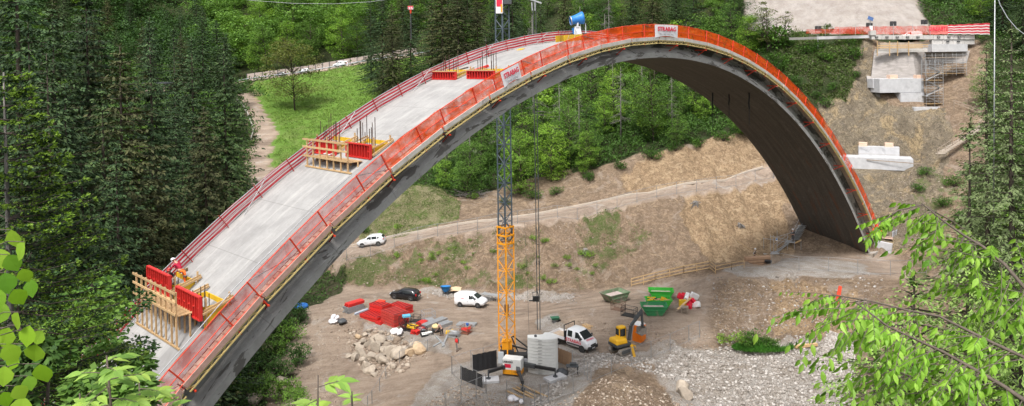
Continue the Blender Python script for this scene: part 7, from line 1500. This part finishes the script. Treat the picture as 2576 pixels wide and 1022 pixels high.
# ---------------------------------------------------------------- vegetation close to the viewer
def leafshape(k,mid=.45):   # outline in (along, across)
    if k=='round': return [(0,0),(.15,.28),(.4,.5),(.7,.42),(.9,.18),(1.06,0),(.9,-.18),(.7,-.42),(.4,-.5),(.15,-.28)]
    return [(0,0),(.15,.13),(.38,.22),(.6,.2),(.82,.1),(1.05,0),(.82,-.1),(.6,-.2),(.38,-.22),(.15,-.13)]
def leaf(mb,p,d,up,L,k='oval',fold=.12,bend=.15):
    p=Vector(p); d=Vector(d).normalized(); s=d.cross(Vector(up)).normalized(); n_=s.cross(d).normalized(); sh=leafshape(k); vs=[]; 
    c=len(mb.v)
    for a,b in sh: vs.append(p+d*(a*L)+s*(b*L)+n_*(abs(b)*L*fold*2-bend*L*a*a))
    mids=[p+d*(a*L)-n_*(bend*L*a*a) for a in(.3,.65)]
    vs+=mids; nn=len(sh)
    mb.add(vs,[(0,1,2,10),(2,3,11,10),(3,4,5,11),(5,6,7,11),(7,8,10,11),(8,9,0,10)])
Laspen=leafmat('aspen_leaf',[(.22,.46,.02),(.34,.6,.04),(.42,.66,.07),(.14,.36,.03)],.45,.45,.1)
Lhorn=leafmat('hornbeam_leaf',[(.15,.31,.03),(.23,.43,.05),(.33,.54,.08),(.11,.25,.03)],.4,.45,.1)
Lash=leafmat('ash_leaf',[(.2,.36,.07),(.3,.48,.1),(.4,.56,.11),(.16,.3,.06)],.4,.45,.1)
Lfir=leafmat('fir_needles_dark',[(.018,.04,.015),(.03,.06,.02),(.045,.085,.03)],.1,.6,.1); Ltip=leafmat('fir_tips_bright',[(.13,.22,.025),(.19,.31,.04),(.25,.38,.06)],.35,.6,.1)
Llarch=leafmat('larch_needles',[(.16,.27,.06),(.24,.37,.09),(.32,.46,.13),(.13,.22,.055)],.25,.7,.1)
Mtwig=mat('twig_bark',(.13,.1,.08),(.08,.065,.05),20,.8)
g=random.Random(21)
def group_thing(name,lab,cat): return empty(name,(0,0,0),0,lab,cat)
# hanging hornbeam branches on the right
def branch(pts,Y,lab,nleaf,r0,spread,side=1,twl=(.25,.75)):
    e=group_thing('leafy_branch',lab,'branch'); P=[pt(x,y,Y+dy) for x,y,dy in pts]; mb=MB(); mb.path(P,.006,6,r2=r0*.55); mb.build('stem',Mtwig,e,True)
    lens=[(b-a).length for a,b in zip(P,P[1:])]; T=sum(lens); ml=MB(); mt_=MB(); n_tw=int(nleaf/11)
    for i in range(n_tw):
        t=g.random()*T; j=0
        while t>lens[j] and j<len(lens)-1: t-=lens[j]; j+=1
        a=P[j].lerp(P[j+1],min(1,t/lens[j])); ax=(P[j+1]-P[j]).normalized(); L=g.uniform(*twl)
        d=Vector((-ax.x*.7+g.uniform(-.6,.4),g.uniform(-.8,.8),g.uniform(-.75,.2)*spread)).normalized()
        q=[a,a+d*L*.5+Vector((0,0,-.02)),a+d*L+Vector((0,0,-.12*L))]; mt_.path(q,.004,3,r2=.0015)
        for k in range(11):
            u=.12+.88*k/10; c=q[0].lerp(q[1],u*2) if u<.5 else q[1].lerp(q[2],u*2-1); sd_=(1 if k%2 else -1); ld=(d*.5+d.cross(Z_).normalized()*sd_*.55+Vector((0,0,-g.uniform(.45,1.3)))).normalized(); leaf(ml,c,ld,(g.uniform(-.5,.5),-1,g.uniform(-.6,1)),g.uniform(.04,.1),'oval',g.uniform(.05,.3),g.uniform(.05,.45))
    mt_.build('twigs',Mtwig,e); ml.build('leaves',Lhorn,e)
branch([(2318,511,.6),(2373,556,.5),(2423,591,.4),(2473,621,.2),(2528,666,0),(2600,750,-.3)],6.2,'upper leafy hornbeam branch reaching in from the right edge',430,.03,.9)
branch([(2093,742,.5),(2193,758,.4),(2283,781,.3),(2363,796,.1),(2423,826,0),(2498,863,-.2),(2610,915,-.4)],6.0,'middle leafy hornbeam branch reaching furthest left over the rubble',420,.026,.9)
branch([(2153,761,.2),(2233,821,.1),(2308,856,0),(2373,886,0),(2463,936,-.2),(2523,971,-.3),(2610,1030,-.5)],5.8,'lower leafy hornbeam branch in the bottom right corner',620,.034,1)
branch([(2240,930,.2),(2330,960,.2),(2430,1000,0),(2560,1060,-.2)],5.9,'lowest leafy twigs along the bottom right edge',420,.02,1)
branch([(2215,560,.6),(2260,530,.6),(2320,515,.5),(2400,560,.4)],6.4,'small leafy spray hanging beside the arch foot at right',170,.012,.9,1,(.15,.4))
branch([(2440,700,.2),(2500,720,.2),(2600,800,0)],6.4,'leafy twigs at the right edge between the two upper branches',200,.014,.9)
# aspen at the left edge
e=group_thing('aspen_twigs','big bright round aspen leaves close up at the left edge','leafy twig'); ml=MB(); mt_=MB()
for x,y in ((28,592),(62,623),(20,655),(55,690),(12,700),(78,716),(34,742),(10,775),(45,800),(22,838),(75,833),(100,930),(40,905),(12,935),(70,960),(38,985),(8,1000),(58,1012),(15,880),(-5,640),(-8,740),(90,880),(-5,850),(105,845)):
    Y=2.6+g.uniform(-.25,.4); c=pt(x,y-14,Y); leaf(ml,c,(g.uniform(-.5,.5),g.uniform(-.3,.3),-1),(g.uniform(-.4,.4),-1,g.uniform(.2,.9)),g.uniform(.052,.082),'round',.06,.1)
    q=pt(-40,y+10,Y+.1); mt_.path([q,q.lerp(c,.6)+Vector((0,0,.015)),c],.0022,4,r2=.0012)
mt_.build('twigs',Mtwig,e); ml.build('leaves',Laspen,e)
# ash saplings along the bottom
def sapling(x0,y0,x1,y1,Y,n_,Lf,lab,spr=.28):
    e=group_thing('sapling',lab,'sapling'); a=pt(x0,y0,Y)+Vector((0,0,-.5)); b=pt(x1,y1,Y); mb=MB(); mb.path([a,a.lerp(b,.6)+Vector((.01,0,0)),b],.012,6,r2=.004); mb.build('stem',Mtwig,e,True); ml=MB(); mt_=MB()
    for i in range(n_):
        t=.25+.75*(i/n_); c=a.lerp(b,t); an=i*2.4; el=g.uniform(-.1,.6)*(1 if t<.95 else 2); d=Vector((math.cos(an),math.sin(an),el)).normalized(); L=spr*g.uniform(.7,1.2)*(1.15-t*.5); q=c+d*L+Vector((0,0,-.12*L)); mt_.path([c,c.lerp(q,.5)+Vector((0,0,.04*L)),q],.0035,4,r2=.0015)
        sd_=d.cross(Z_).normalized()
        for k in range(4):
            m_=c.lerp(q,.35+.2*k)
            for s in(-1,1): leaf(ml,m_,d*.6+sd_*s+Vector((0,0,g.uniform(-.5,.1))),(g.uniform(-.3,.3),g.uniform(-.6,0),1),Lf*g.uniform(.75,1.15))
        leaf(ml,q,d+Vector((0,0,-.3)),(0,-.3,1),Lf*1.1)
    mt_.build('twigs',Mtwig,e); ml.build('leaves',Lash,e)
sapling(285,1060,268,895,3.8,20,.085,'bright ash sapling rising from the bottom edge left of the arch foot',.26); sapling(345,1080,350,960,4.2,14,.08,'second ash sapling at the bottom edge just right of the tallest one',.25); sapling(215,1080,200,990,3.9,12,.085,'short ash sapling at the bottom edge, left of the tallest one')
sapling(780,1080,800,945,4.0,9,.10,'small bright sapling poking up at the bottom edge below the yard',.16); sapling(880,1090,885,985,4.2,7,.08,'lowest small sapling at the bottom edge right of the bright one',.14); sapling(470,1100,455,990,4.4,10,.075,'low sapling at the bottom edge in front of the red netting',.22)
# fir with bright tips at the left edge
e=group_thing('young_fir','young fir with bright green shoot tips at the left edge','fir tree'); top=pt(9,182,14); bz=gz(top.x,top.y); mb=MB(); mb.path([(top.x,top.y,bz-.3),(top.x,top.y,(bz+top.z)/2),tuple(top)],.12,8,r2=.015); mb.build('trunk',Mbarkg,e,True)
DK=[];TP=[]; mbr=MB()
z=top.z-.15; 
while z>top.z-8.5:
    t=(top.z-z); L0=min(2.3,.3+.42*t); nb=7
    for k in range(nb):
        a=g.uniform(0,6.28) if k>1 else g.uniform(-.45,.35); L=L0*g.uniform(.75,1.1); d=Vector((math.cos(a),math.sin(a),g.uniform(.0,.3))); base_=Vector((top.x,top.y,z)); tip=base_+d*L; mid_=base_.lerp(tip,.5)+Vector((0,0,-.08*L)); mbr.path([base_,mid_,tip],.018,4,r2=.004)
        m_=int(22*L)+6
        for q in range(m_):
            u=g.uniform(.1,1); c=base_.lerp(mid_,u*2) if u<.5 else mid_.lerp(tip,u*2-1); sd_=Vector((-d.y,d.x,0)).normalized()*(1 if q%2 else -1); wl=(.10+.32*L*(1-u)*.6)*g.uniform(.6,1.1); dd=(d*.75+sd_*.8+Vector((0,0,g.uniform(-.35,.05)))).normalized(); 
            nn_=6
            for w_ in range(nn_):
                cc=c+dd*wl*(w_/nn_); DK.append((cc,(dd+Vector((g.uniform(-.9,.9),g.uniform(-.9,.9),g.uniform(-.8,.3)))).normalized(),g.uniform(.05,.1)))
            if g.random()<.9:
                for w_ in range(4): TP.append((c+dd*wl+Vector((g.gauss(0,.015),g.gauss(0,.015),g.gauss(0,.015))),(dd+Vector((g.uniform(-.7,.7),g.uniform(-.7,.7),g.uniform(-.3,.6)))).normalized(),g.uniform(.045,.085)))
        for w_ in range(8): TP.append((tip,(d+Vector((g.uniform(-.8,.8),g.uniform(-.8,.8),g.uniform(-.4,.6)))).normalized(),g.uniform(.05,.1)))
    z-=.24+.015*t
mbr.build('branches',Mbark,e)
def q4(lst,wr):
    P=np.array([tuple(a[0]) for a in lst]); D=np.array([tuple(a[1]) for a in lst]); L=np.array([a[2] for a in lst]); rg=np.random.default_rng(3); S=norm(np.cross(D,rg.normal(size=D.shape))); return leafquads(P,D,S,L,L*wr)
crown_obj('needles',q4(DK,.32),Lfir,e); crown_obj('shoot_tips',q4(TP,.5),Ltip,e)
# broadleaf trees and conifers on the near banks
def near_tree(px,top,Y,fn,lab,cat,h):
    T=pt(px,top,Y); z=gz(T.x,T.y); root=fn(); hh=max(v[2] for v in root.children[0].bound_box); root.location=(T.x,T.y,z-.2); sc=(T.z-z)/hh; root.scale=(min(sc,1.6),)*2+(sc,); root['label']=lab; root['category']=cat; return root
near_tree(2200,840,20,lambda:spruce(8,5.5,311,Llarch,2.8,.02,.6,.24),'low feathery larch under the hornbeam branches, bottom right','larch',9)
for i,(px,top,Y,h,r,n_,mt_,lab) in enumerate(((225,660,21,10,1.45,26,Lmid,'slender green maple rising in front of the lower arch end at left'),(120,720,19,9,1.7,28,Lmid,'mid green maple left of the lower arch end'),(150,640,27,11,2.4,34,Ldark,'deep green broadleaf tree behind the maples at lower left'),(352,850,15,6,.62,9,Lmid,'small loose leafed tree overlapping the white concrete at lower left'),(80,800,13,7,1.3,24,Ldark,'dark bushy tree under the young fir at lower left'),(290,925,12.5,5,.7,12,Lmid,'low green tree covering the foot of the arch'),(215,890,11,5,.8,14,Lmid,'low green shrub tree in the bottom left behind the saplings'))):
    near_tree(px,top,Y,lambda:decid(h,r,200+i,mt_,n_,.17,250,.12,name='near_tree'),lab,'broadleaf tree',h)
near_tree(40,640,24,lambda:spruce(14,3.4,301,Lspr,1.5,.03,.5,.45),'dark spruce standing behind the young fir at the left edge','spruce tree',14)
near_tree(2435,560,24,lambda:spruce(12,7.5,302,Llarch,3.0,.05,.7,.26),'olive green larch with drooping twigs behind the hornbeam branches at right','larch',12)
near_tree(2570,585,21,lambda:spruce(12,6.5,303,Llarch,2.8,.05,.7,.26),'second larch cut off by the right edge','larch',12)
near_tree(2300,655,22,lambda:spruce(9,6.5,304,Llarch,2.8,.02,.6,.24),'low wide larch on the near right bank below the arch foot','larch',9)
near_tree(2440,285,62,lambda:spruce(16,4.2,305,Lpine,1.3,.12,.1,.5,sparse=.25),'open crowned pine with visible trunk on the right slope','pine tree',16)
near_tree(2545,40,58,lambda:spruce(22,4.3,306,Lpine,2.4,.03,.35,.34),'big grey green pine filling the upper right edge','pine tree',22)
near_tree(2482,100,92,lambda:spruce(20,3.6,308,Lpine,2.2,.03,.35,.36),'grey green pine left of the big one at upper right','pine tree',20)
p=gnd(2555,590,60,120); place_b=bush(3.2,4.2,309,Lbright,1600,.32); place_b.location=p; tag(place_b,'big bright yellow green bush at the right edge','bush')
for i,(x,y) in enumerate(((620,960),(590,1000),(650,930),(690,900),(700,950),(725,860),(745,920),(660,1000),(745,820),(720,1005),(700,840))):
    p=gnd(x,y,55,100); o=bush(1.8,2.8,400+i,Lmid if i%2 else Ldark,900,.28); o.location=p; tag(o,'leafy green bush under the lower part of the arch','bush','bushes under the lower arch')
p=gnd(1900,872,60,110); o=empty('grass_clump',p,0,'low dense clump of vivid green grass beside the white rubble','grass clump'); rg=np.random.default_rng(8); n_=9000; a=rg.uniform(0,6.28,n_); r_=rg.random(n_)**.5; P=np.stack([r_*np.cos(a)*3.6+.8,r_*np.sin(a)*1.6,np.zeros(n_)],1); hgt=(1-r_**2)*1.0*np.clip(.75+.5*np.sin(P[:,0]*1.6),.15,1.2); P[:,2]=hgt*.75*rg.random(n_)-.15; D=norm(rg.normal(0,.45,(n_,3))+np.array([0,0,1.])); S=norm(np.cross(D,rg.normal(size=(n_,3)))); crown_obj('blades',leafquads(P,D,S,rg.uniform(.2,.5,n_),np.full(n_,.06)),leafmat('grass_vivid',[(.035,.13,.012),(.06,.19,.02),(.08,.23,.03)],.3,.6,.1),o)
# ---------------------------------------------------------------- undergrowth (uncountable)
def under(nm,lab,mask,n_,mt,hmax,L,seed,jit=1.0):
    rg=np.random.default_rng(seed); ys,xs=np.nonzero(mask[:-1,:-1]); print(nm,len(ys))
    if len(ys)==0: return
    ar=np.array([(GX[x+1]-GX[x])*(GY[y+1]-GY[y]) for y,x in zip(ys,xs)]); w_=ar/(GY[ys]**1.5); w_/=w_.sum(); idx=rg.choice(len(ys),n_,p=w_); x=GX[xs[idx]]+rg.random(n_)*(GX[xs[idx]+1]-GX[xs[idx]]); y=GY[ys[idx]]+rg.random(n_)*(GY[ys[idx]+1]-GY[ys[idx]])
    z=ZZ[ys[idx],xs[idx]]*1.0
    tx=(x-GX[xs[idx]])/(GX[xs[idx]+1]-GX[xs[idx]]); ty=(y-GY[ys[idx]])/(GY[ys[idx]+1]-GY[ys[idx]]); a,b=ys[idx],xs[idx]; z=(ZZ[a,b]*(1-tx)+ZZ[a,b+1]*tx)*(1-ty)+(ZZ[a+1,b]*(1-tx)+ZZ[a+1,b+1]*tx)*ty
    cl_=np.clip(fbm(x/1.7,y/1.7,3,seed)+.5,0,1); hh=hmax*cl_**1.3; keep=(cl_>.18); z=z+hh*rg.random(n_)**.7
    D=norm(rg.normal(0,.8,(n_,3))+np.array([0,-.25,.15])); S=norm(np.cross(D,rg.normal(0,.4,(n_,3))+np.array([0,0,1.]))); P=np.stack([x,y,z],1); sc=np.clip(y/110,.7,2.2); V=leafquads(P[keep],D[keep],S[keep],(L*rg.uniform(.6,1.4,n_)*sc)[keep],(L*.6*rg.uniform(.6,1.3,n_)*sc)[keep]); F4=np.arange(len(V)).reshape(-1,4); o=raw(nm,V,F4,mt); tag(o,lab,'undergrowth',kind='stuff')
vis=(QX>-100)&(QX<2680)&(QY<1100)
fh=forest&vis&(YY>120)&(QX>1080)&(QX<1950)
Lund=leafmat('undergrowth_leaves',[(.035,.085,.014),(.06,.13,.022),(.09,.18,.035),(.045,.1,.02)],.3,.6,.0)
under('hillside_undergrowth','mixed green undergrowth covering the wooded hillside behind the arch',fh&(YY<200),90000,Lund,2.2,.34,1)
under('right_slope_undergrowth','low green undergrowth on the slope at the right',(forest&vis&(QX>2300)&(YY>62)&(YY<230)),60000,Lund,1.6,.32,2)
under('left_undergrowth','green undergrowth below the spruces on the left',(forest&vis&(QX<1080)&(YY>56)&(YY<270)),90000,Lund,2.2,.36,3)
under('near_bank_undergrowth','leafy undergrowth on the near bank at the lower left',((QX>-150)&(QX<1000)&(QY<1500)&(YY>20)&(YY<56)&(XX<0)),40000,Lund,1.4,.16,4)
under('right_scrub','low scrub and grass below the upper road on the right',(scrubR),36000,leafmat('scrub_leaves',[(.06,.12,.02),(.1,.17,.035),(.15,.2,.07),(.16,.13,.11)],.25,.7,.0),.9,.26,5)
under('meadow_grass','tufted bright meadow grass on the slope below the upper road',meadow&vis,80000,leafmat('meadow_blades',[(.15,.26,.045),(.2,.31,.06),(.25,.35,.09),(.15,.23,.06)],.3,.7,.0),.3,.2,6)
under('slope_weeds','weeds and grass patches on the cut slope below the access road',(cutslope&(scr>.42))|((mound|(cutslope&(fbm(XX/3,YY/3,3,91)>.25)))),26000,leafmat('weed_blades',[(.07,.14,.02),(.1,.18,.035),(.16,.2,.06),(.2,.19,.1)],.3,.7,.0),.35,.15,7)
# ---------------------------------------------------------------- people
Mskin=mat('skin',(.5,.29,.2),(.45,.25,.17),8,.55); Mhair=mat('hair_dark',(.03,.02,.015)); Mhelm=mat('helmet_white',(.72,.73,.74),rough=.3); Mboot=mat('work_boot',(.09,.06,.045),(.12,.08,.06),8,.8)
def skinned(chains,mt,name,parent,M,sub=2):
    """chains: list of lists of (pos,radius); first vertex of the first chain is the root; equal positions are shared"""
    bm=bmesh.new(); ly=bm.verts.layers.skin.verify(); key={}
    def gv(p,r):
        k=tuple(round(c,4) for c in p)
        if k not in key: v=bm.verts.new(p); v[ly].radius=(r,r); key[k]=v
        return key[k]
    first=None
    for ch in chains:
        vs=[gv(p,r) for p,r in ch]
        if first is None: first=vs[0]; vs[0][ly].use_root=True
        for a,b in zip(vs,vs[1:]):
            if a!=b and bm.edges.get((a,b)) is None: bm.edges.new((a,b))
    me=bpy.data.meshes.new(name+'_sk'); bm.to_mesh(me); bm.free(); o=bpy.data.objects.new(name+'_tmp',me); COL.objects.link(o); o.modifiers.new('s','SKIN').use_smooth_shade=True; sb_=o.modifiers.new('u','SUBSURF'); sb_.levels=sub; sb_.render_levels=sub
    dg=bpy.context.evaluated_depsgraph_get(); m2=bpy.data.meshes.new_from_object(o.evaluated_get(dg)); bpy.data.objects.remove(o); m2.name=name; m2.materials.clear(); m2.materials.append(mt); r=bpy.data.objects.new(name,m2); COL.objects.link(r); r.parent=parent; return r
def person(M,label,J,top,bottom,helmet=None,vest=None,group=None,hold=None):
    """J joint positions: pelvis, chest, neck, head, (shoulder, elbow, hand)x2, (hip,knee,ankle)x2; x forward"""
    e=empty('person',M=M,label=label,cat='person'); V3=lambda k:Vector(J[k])
    pel,che,nec,hea=V3('pel'),V3('che'),V3('nec'),V3('hea'); fwd=Vector(J.get('face',(1,0,0))).normalized()
    up=(hea-nec).normalized(); face=fwd; chin=hea-up*.08+face*.03
    ch=[[(pel,.12),(pel.lerp(che,.5),.115),(che,.14),(nec,.055),(nec.lerp(hea,.35),.052),(hea-up*.02,.085),(hea+up*.07,.08)],[(hea-up*.02,.085),(hea-up*.03+face*.095,.016)],[(hea-up*.02,.085),(chin-up*.02+face*.05,.035)]]
    for s,sg in(('l',1),('r',-1)):
        sh,el,ha=V3('sh'+s),V3('el'+s),V3('ha'+s); hp,kn,an=V3('hp'+s),V3('kn'+s),V3('an'+s); ch.append([(che,.14),(sh,.062),(el,.042),(ha,.028)]); ch.append([(pel,.12),(hp,.09),(kn,.06),(an,.042),(an+Vector((.16,0,-.05)),.035)])
        d=(ha-el).normalized(); sd_=d.cross(Vector((0,0,1)) if abs(d.z)<.9 else Vector((1,0,0))).normalized(); palm=ha+d*.07; ch.append([(ha,.028),(palm,.03)])
        for i,(o_,l_) in enumerate(((-.03,.06),(-.01,.075),(.011,.08),(.031,.068))): b=palm+sd_*o_; ch.append([(palm,.03),(b+d*.02,.0095),(b+d*(.02+l_*.55),.0085),(b+d*(.01+l_*.95)+Vector((0,0,-.018)),.007)])
        ch.append([(ha,.028),(ha+d*.03+sd_*-.04,.011),(ha+d*.07+sd_*-.055,.009)])
        eo=hea+up*.0+face*.078; sde=face.cross(up).normalized()
    skinned(ch,Mskin,'body',e,M,1)
    for s in(-1,1):
        mb=MB(); mb.rock(tuple(hea+up*.01+face*.085+sde*.03*s),.011,0,1,1,1); mb.build('eye',Mblack,e)
    mb=MB(); mb.box((0,0,0),(.01,.045,.01),0,frame(hea-up*.055+face*.085,face,sde,up)); mb.build('mouth',mat('lips',(.35,.12,.1)),e)
    jk=[[(pel+Vector((0,0,.02)),.145),(pel.lerp(che,.5),.15),(che,.17),(nec-(nec-che)*.25,.085)]]
    for s in 'lr': jk.append([(che,.17),(V3('sh'+s),.08),(V3('el'+s),.058),(V3('ha'+s).lerp(V3('el'+s),.12),.044)])
    skinned(jk,top,'jacket',e,M,1)
    tr_=[[(pel,.15),(pel+Vector((0,0,.06)),.145)]]
    for s in 'lr': tr_.append([(pel,.15),(V3('hp'+s),.105),(V3('kn'+s),.078),(V3('an'+s)+(V3('kn'+s)-V3('an'+s))*.1,.062)])
    skinned(tr_,bottom,'trousers',e,M,1)
    for s in 'lr': a=V3('an'+s); mb=MB(); mb.box((.06,0,-.04),(.29,.11,.12),0,Matrix.Translation(a)); mb.build('boot',Mboot,e,bevel=.03)
    Mh=frame(hea+up*.05,face,up.cross(face),up)
    if helmet: 
        mb=MB(); mb.lathe([(.16,-.02),(.135,.0),(.13,.06),(.1,.11),(.05,.135),(.005,.14)],Mh,16); mb.box((.12,0,-.012),(.1,.16,.015),0,Mh); mb.build('helmet',helmet,e,True)
    else:
        mb=MB(); mb.lathe([(.1,-.04),(.115,.0),(.11,.05),(.07,.095),(.005,.105)],Mh@Matrix.Translation((-.015,0,0)),14); mb.build('hair',Mhair,e,True)
    if vest is not None: mb=MB(); mb.lathe([(.17,-.22),(.2,-.05),(.19,.12),(.12,.2)],frame(che+Vector((0,0,-.05)),(1,0,0),(0,1,0),Z_)@Matrix.Diagonal((.85,1.1,1,1)),14); mb.build('vest',vest,e,True)
    return e
def stand(stride=.0,armf=.1,bend=0.0):
    b=bend
    return dict(pel=(0,0,.93),che=(.05+b*.4,0,1.32-b*.2),nec=(.07+b*.6,0,1.5-b*.32),hea=(.1+b*.75,0,1.66-b*.38),shl=(.05+b*.45,.19,1.42-b*.27),shr=(.05+b*.45,-.19,1.42-b*.27),ell=(.02+armf+b*.4,.27,1.15-b*.45),elr=(.0-armf+b*.4,-.27,1.15-b*.45),hal=(.14+armf+b*.6,.27,.93-b*.5),har=(.1-armf*.5+b*.6,-.27,.93-b*.5),hpl=(0,.1,.88),hpr=(0,-.1,.88),knl=(.07+stride*.6,.11,.5),knr=(.04-stride*.4,-.11,.5),anl=(stride,.11,.09),anr=(-stride,-.11,.09))
Mredj=mat('jacket_red',(.42,.012,.045),(.34,.01,.035),6,.8,.3); Mort=mat('trousers_orange',(.95,.17,.02),(.85,.13,.02),6,.8,.3); Mdark=mat('clothes_dark',(.03,.03,.035),(.05,.05,.05),6,.85,.3); Mgrey=mat('clothes_grey',(.2,.19,.18),(.15,.14,.13),6,.85,.3); Mredv=mat('vest_red',(.7,.03,.03),(.6,.02,.02),6,.8); Mpinkj=mat('shirt_brown',(.33,.2,.17),(.27,.16,.13),6,.8)
def fm(p,ang): return Matrix.Translation(p)@Matrix.Rotation(ang,4,'Z')
# worker on the lower formwork: stepping up on the panel edge, leaning forward to the left
s,u,Mx,Wp=f2; tpz=Mx@Vector((Wp/2-.15,0,1.35)); foot=AP(*solve(461,724),0); pel=Vector((0,0,0))
Xd=(-AU*.9-AL*.35).normalized(); Yd=Z_.cross(Xd); ground_=foot; Mw=frame(ground_,Xd,Yd,Z_); inv=Mw.inverted(); ft=inv@(tpz+Vector((0,0,.1)))
J=dict(pel=(.18,.0,1.0),che=(.5,.02,1.32),nec=(.62,.03,1.47),hea=(.76,.03,1.57),shl=(.52,.22,1.36),shr=(.52,-.17,1.36),ell=(.72,.3,1.1),elr=(.7,-.22,1.1),hal=(.95,.2,1.0),har=(.92,-.1,1.02),hpl=(.2,.12,.95),hpr=(.15,-.1,.95),knl=(min(.62,ft.x*.7),.2,1.02),knr=(.08,-.12,.52),anl=(min(ft.x,.75),.22,max(.45,min(ft.z,.75))),anr=(0,-.12,.1),face=(.85,0,-.5))
person(Mw,'worker in red jacket, orange trousers and white helmet stepping over the lower red panels',J,Mredj,Mort,Mhelm)
mb=MB(); mb.box((0,-.2,.98),(.14,.22,.22),0,Mw); mb.box((.1,.18,.95),(.12,.14,.2),0,Mw); o=mb.build('tool_pouch',mat('leather',(.25,.17,.09)),None,bevel=.02); tag(o,'tan tool pouch on the belt of the orange trousered worker','tool pouch')
s2,u2=solve(422,733); p=AP(s2,u2,0); person(frame(p,AU,AL,Z_),'second worker in dark clothes and red helmet crouching behind the lower formwork',dict(pel=(0,0,.6),che=(.15,0,.98),nec=(.2,0,1.16),hea=(.25,0,1.31),shl=(.16,.19,1.08),shr=(.16,-.19,1.08),ell=(.35,.26,.85),elr=(.35,-.26,.85),hal=(.55,.12,.85),har=(.55,-.12,.85),hpl=(0,.11,.56),hpr=(0,-.11,.56),knl=(.35,.16,.5),knr=(.3,-.16,.35),anl=(.15,.15,.09),anr=(-.1,-.14,.09)),Mdark,Mdark,mat('helmet_red',(.5,.04,.03),rough=.3))
person(fm(gnd(1150,883),-2.0),'person in a red and black vest walking across the yard towards the viewer',stand(.2,.12),Mdark,Mgrey,None,Mredv)
person(fm(gnd(1112,845),2.6),'person in brown shirt stooping over the steel beams in the yard',stand(.08,.15,.75),Mpinkj,Mdark)
pb=gnd(1898,656,98,120); person(fm(pb,-.2),'worker in dark vest and white helmet carrying a long pole on the bench',stand(.15,.2),mat('shirt_pale',(.45,.43,.42)),Mdark,Mhelm,Mdark)
mb=MB(); mb.bar(pt(1854,606,pb.y-.3),pt(1920,649,pb.y-.3),.09,.06); o=mb.build('long_pole',Mwood); tag(o,'long pale timber held aslant by the worker on the bench','timber')
ps=pt(1995,606,114.2); person(fm(ps,1.2),'worker in black with white helmet standing on the stair landing beside the arch foot',stand(.03,.05),Mdark,Mdark,Mhelm)
print('OBJECTS',len(bpy.data.objects),'faces',sum(len(m.polygons) for m in bpy.data.meshes))
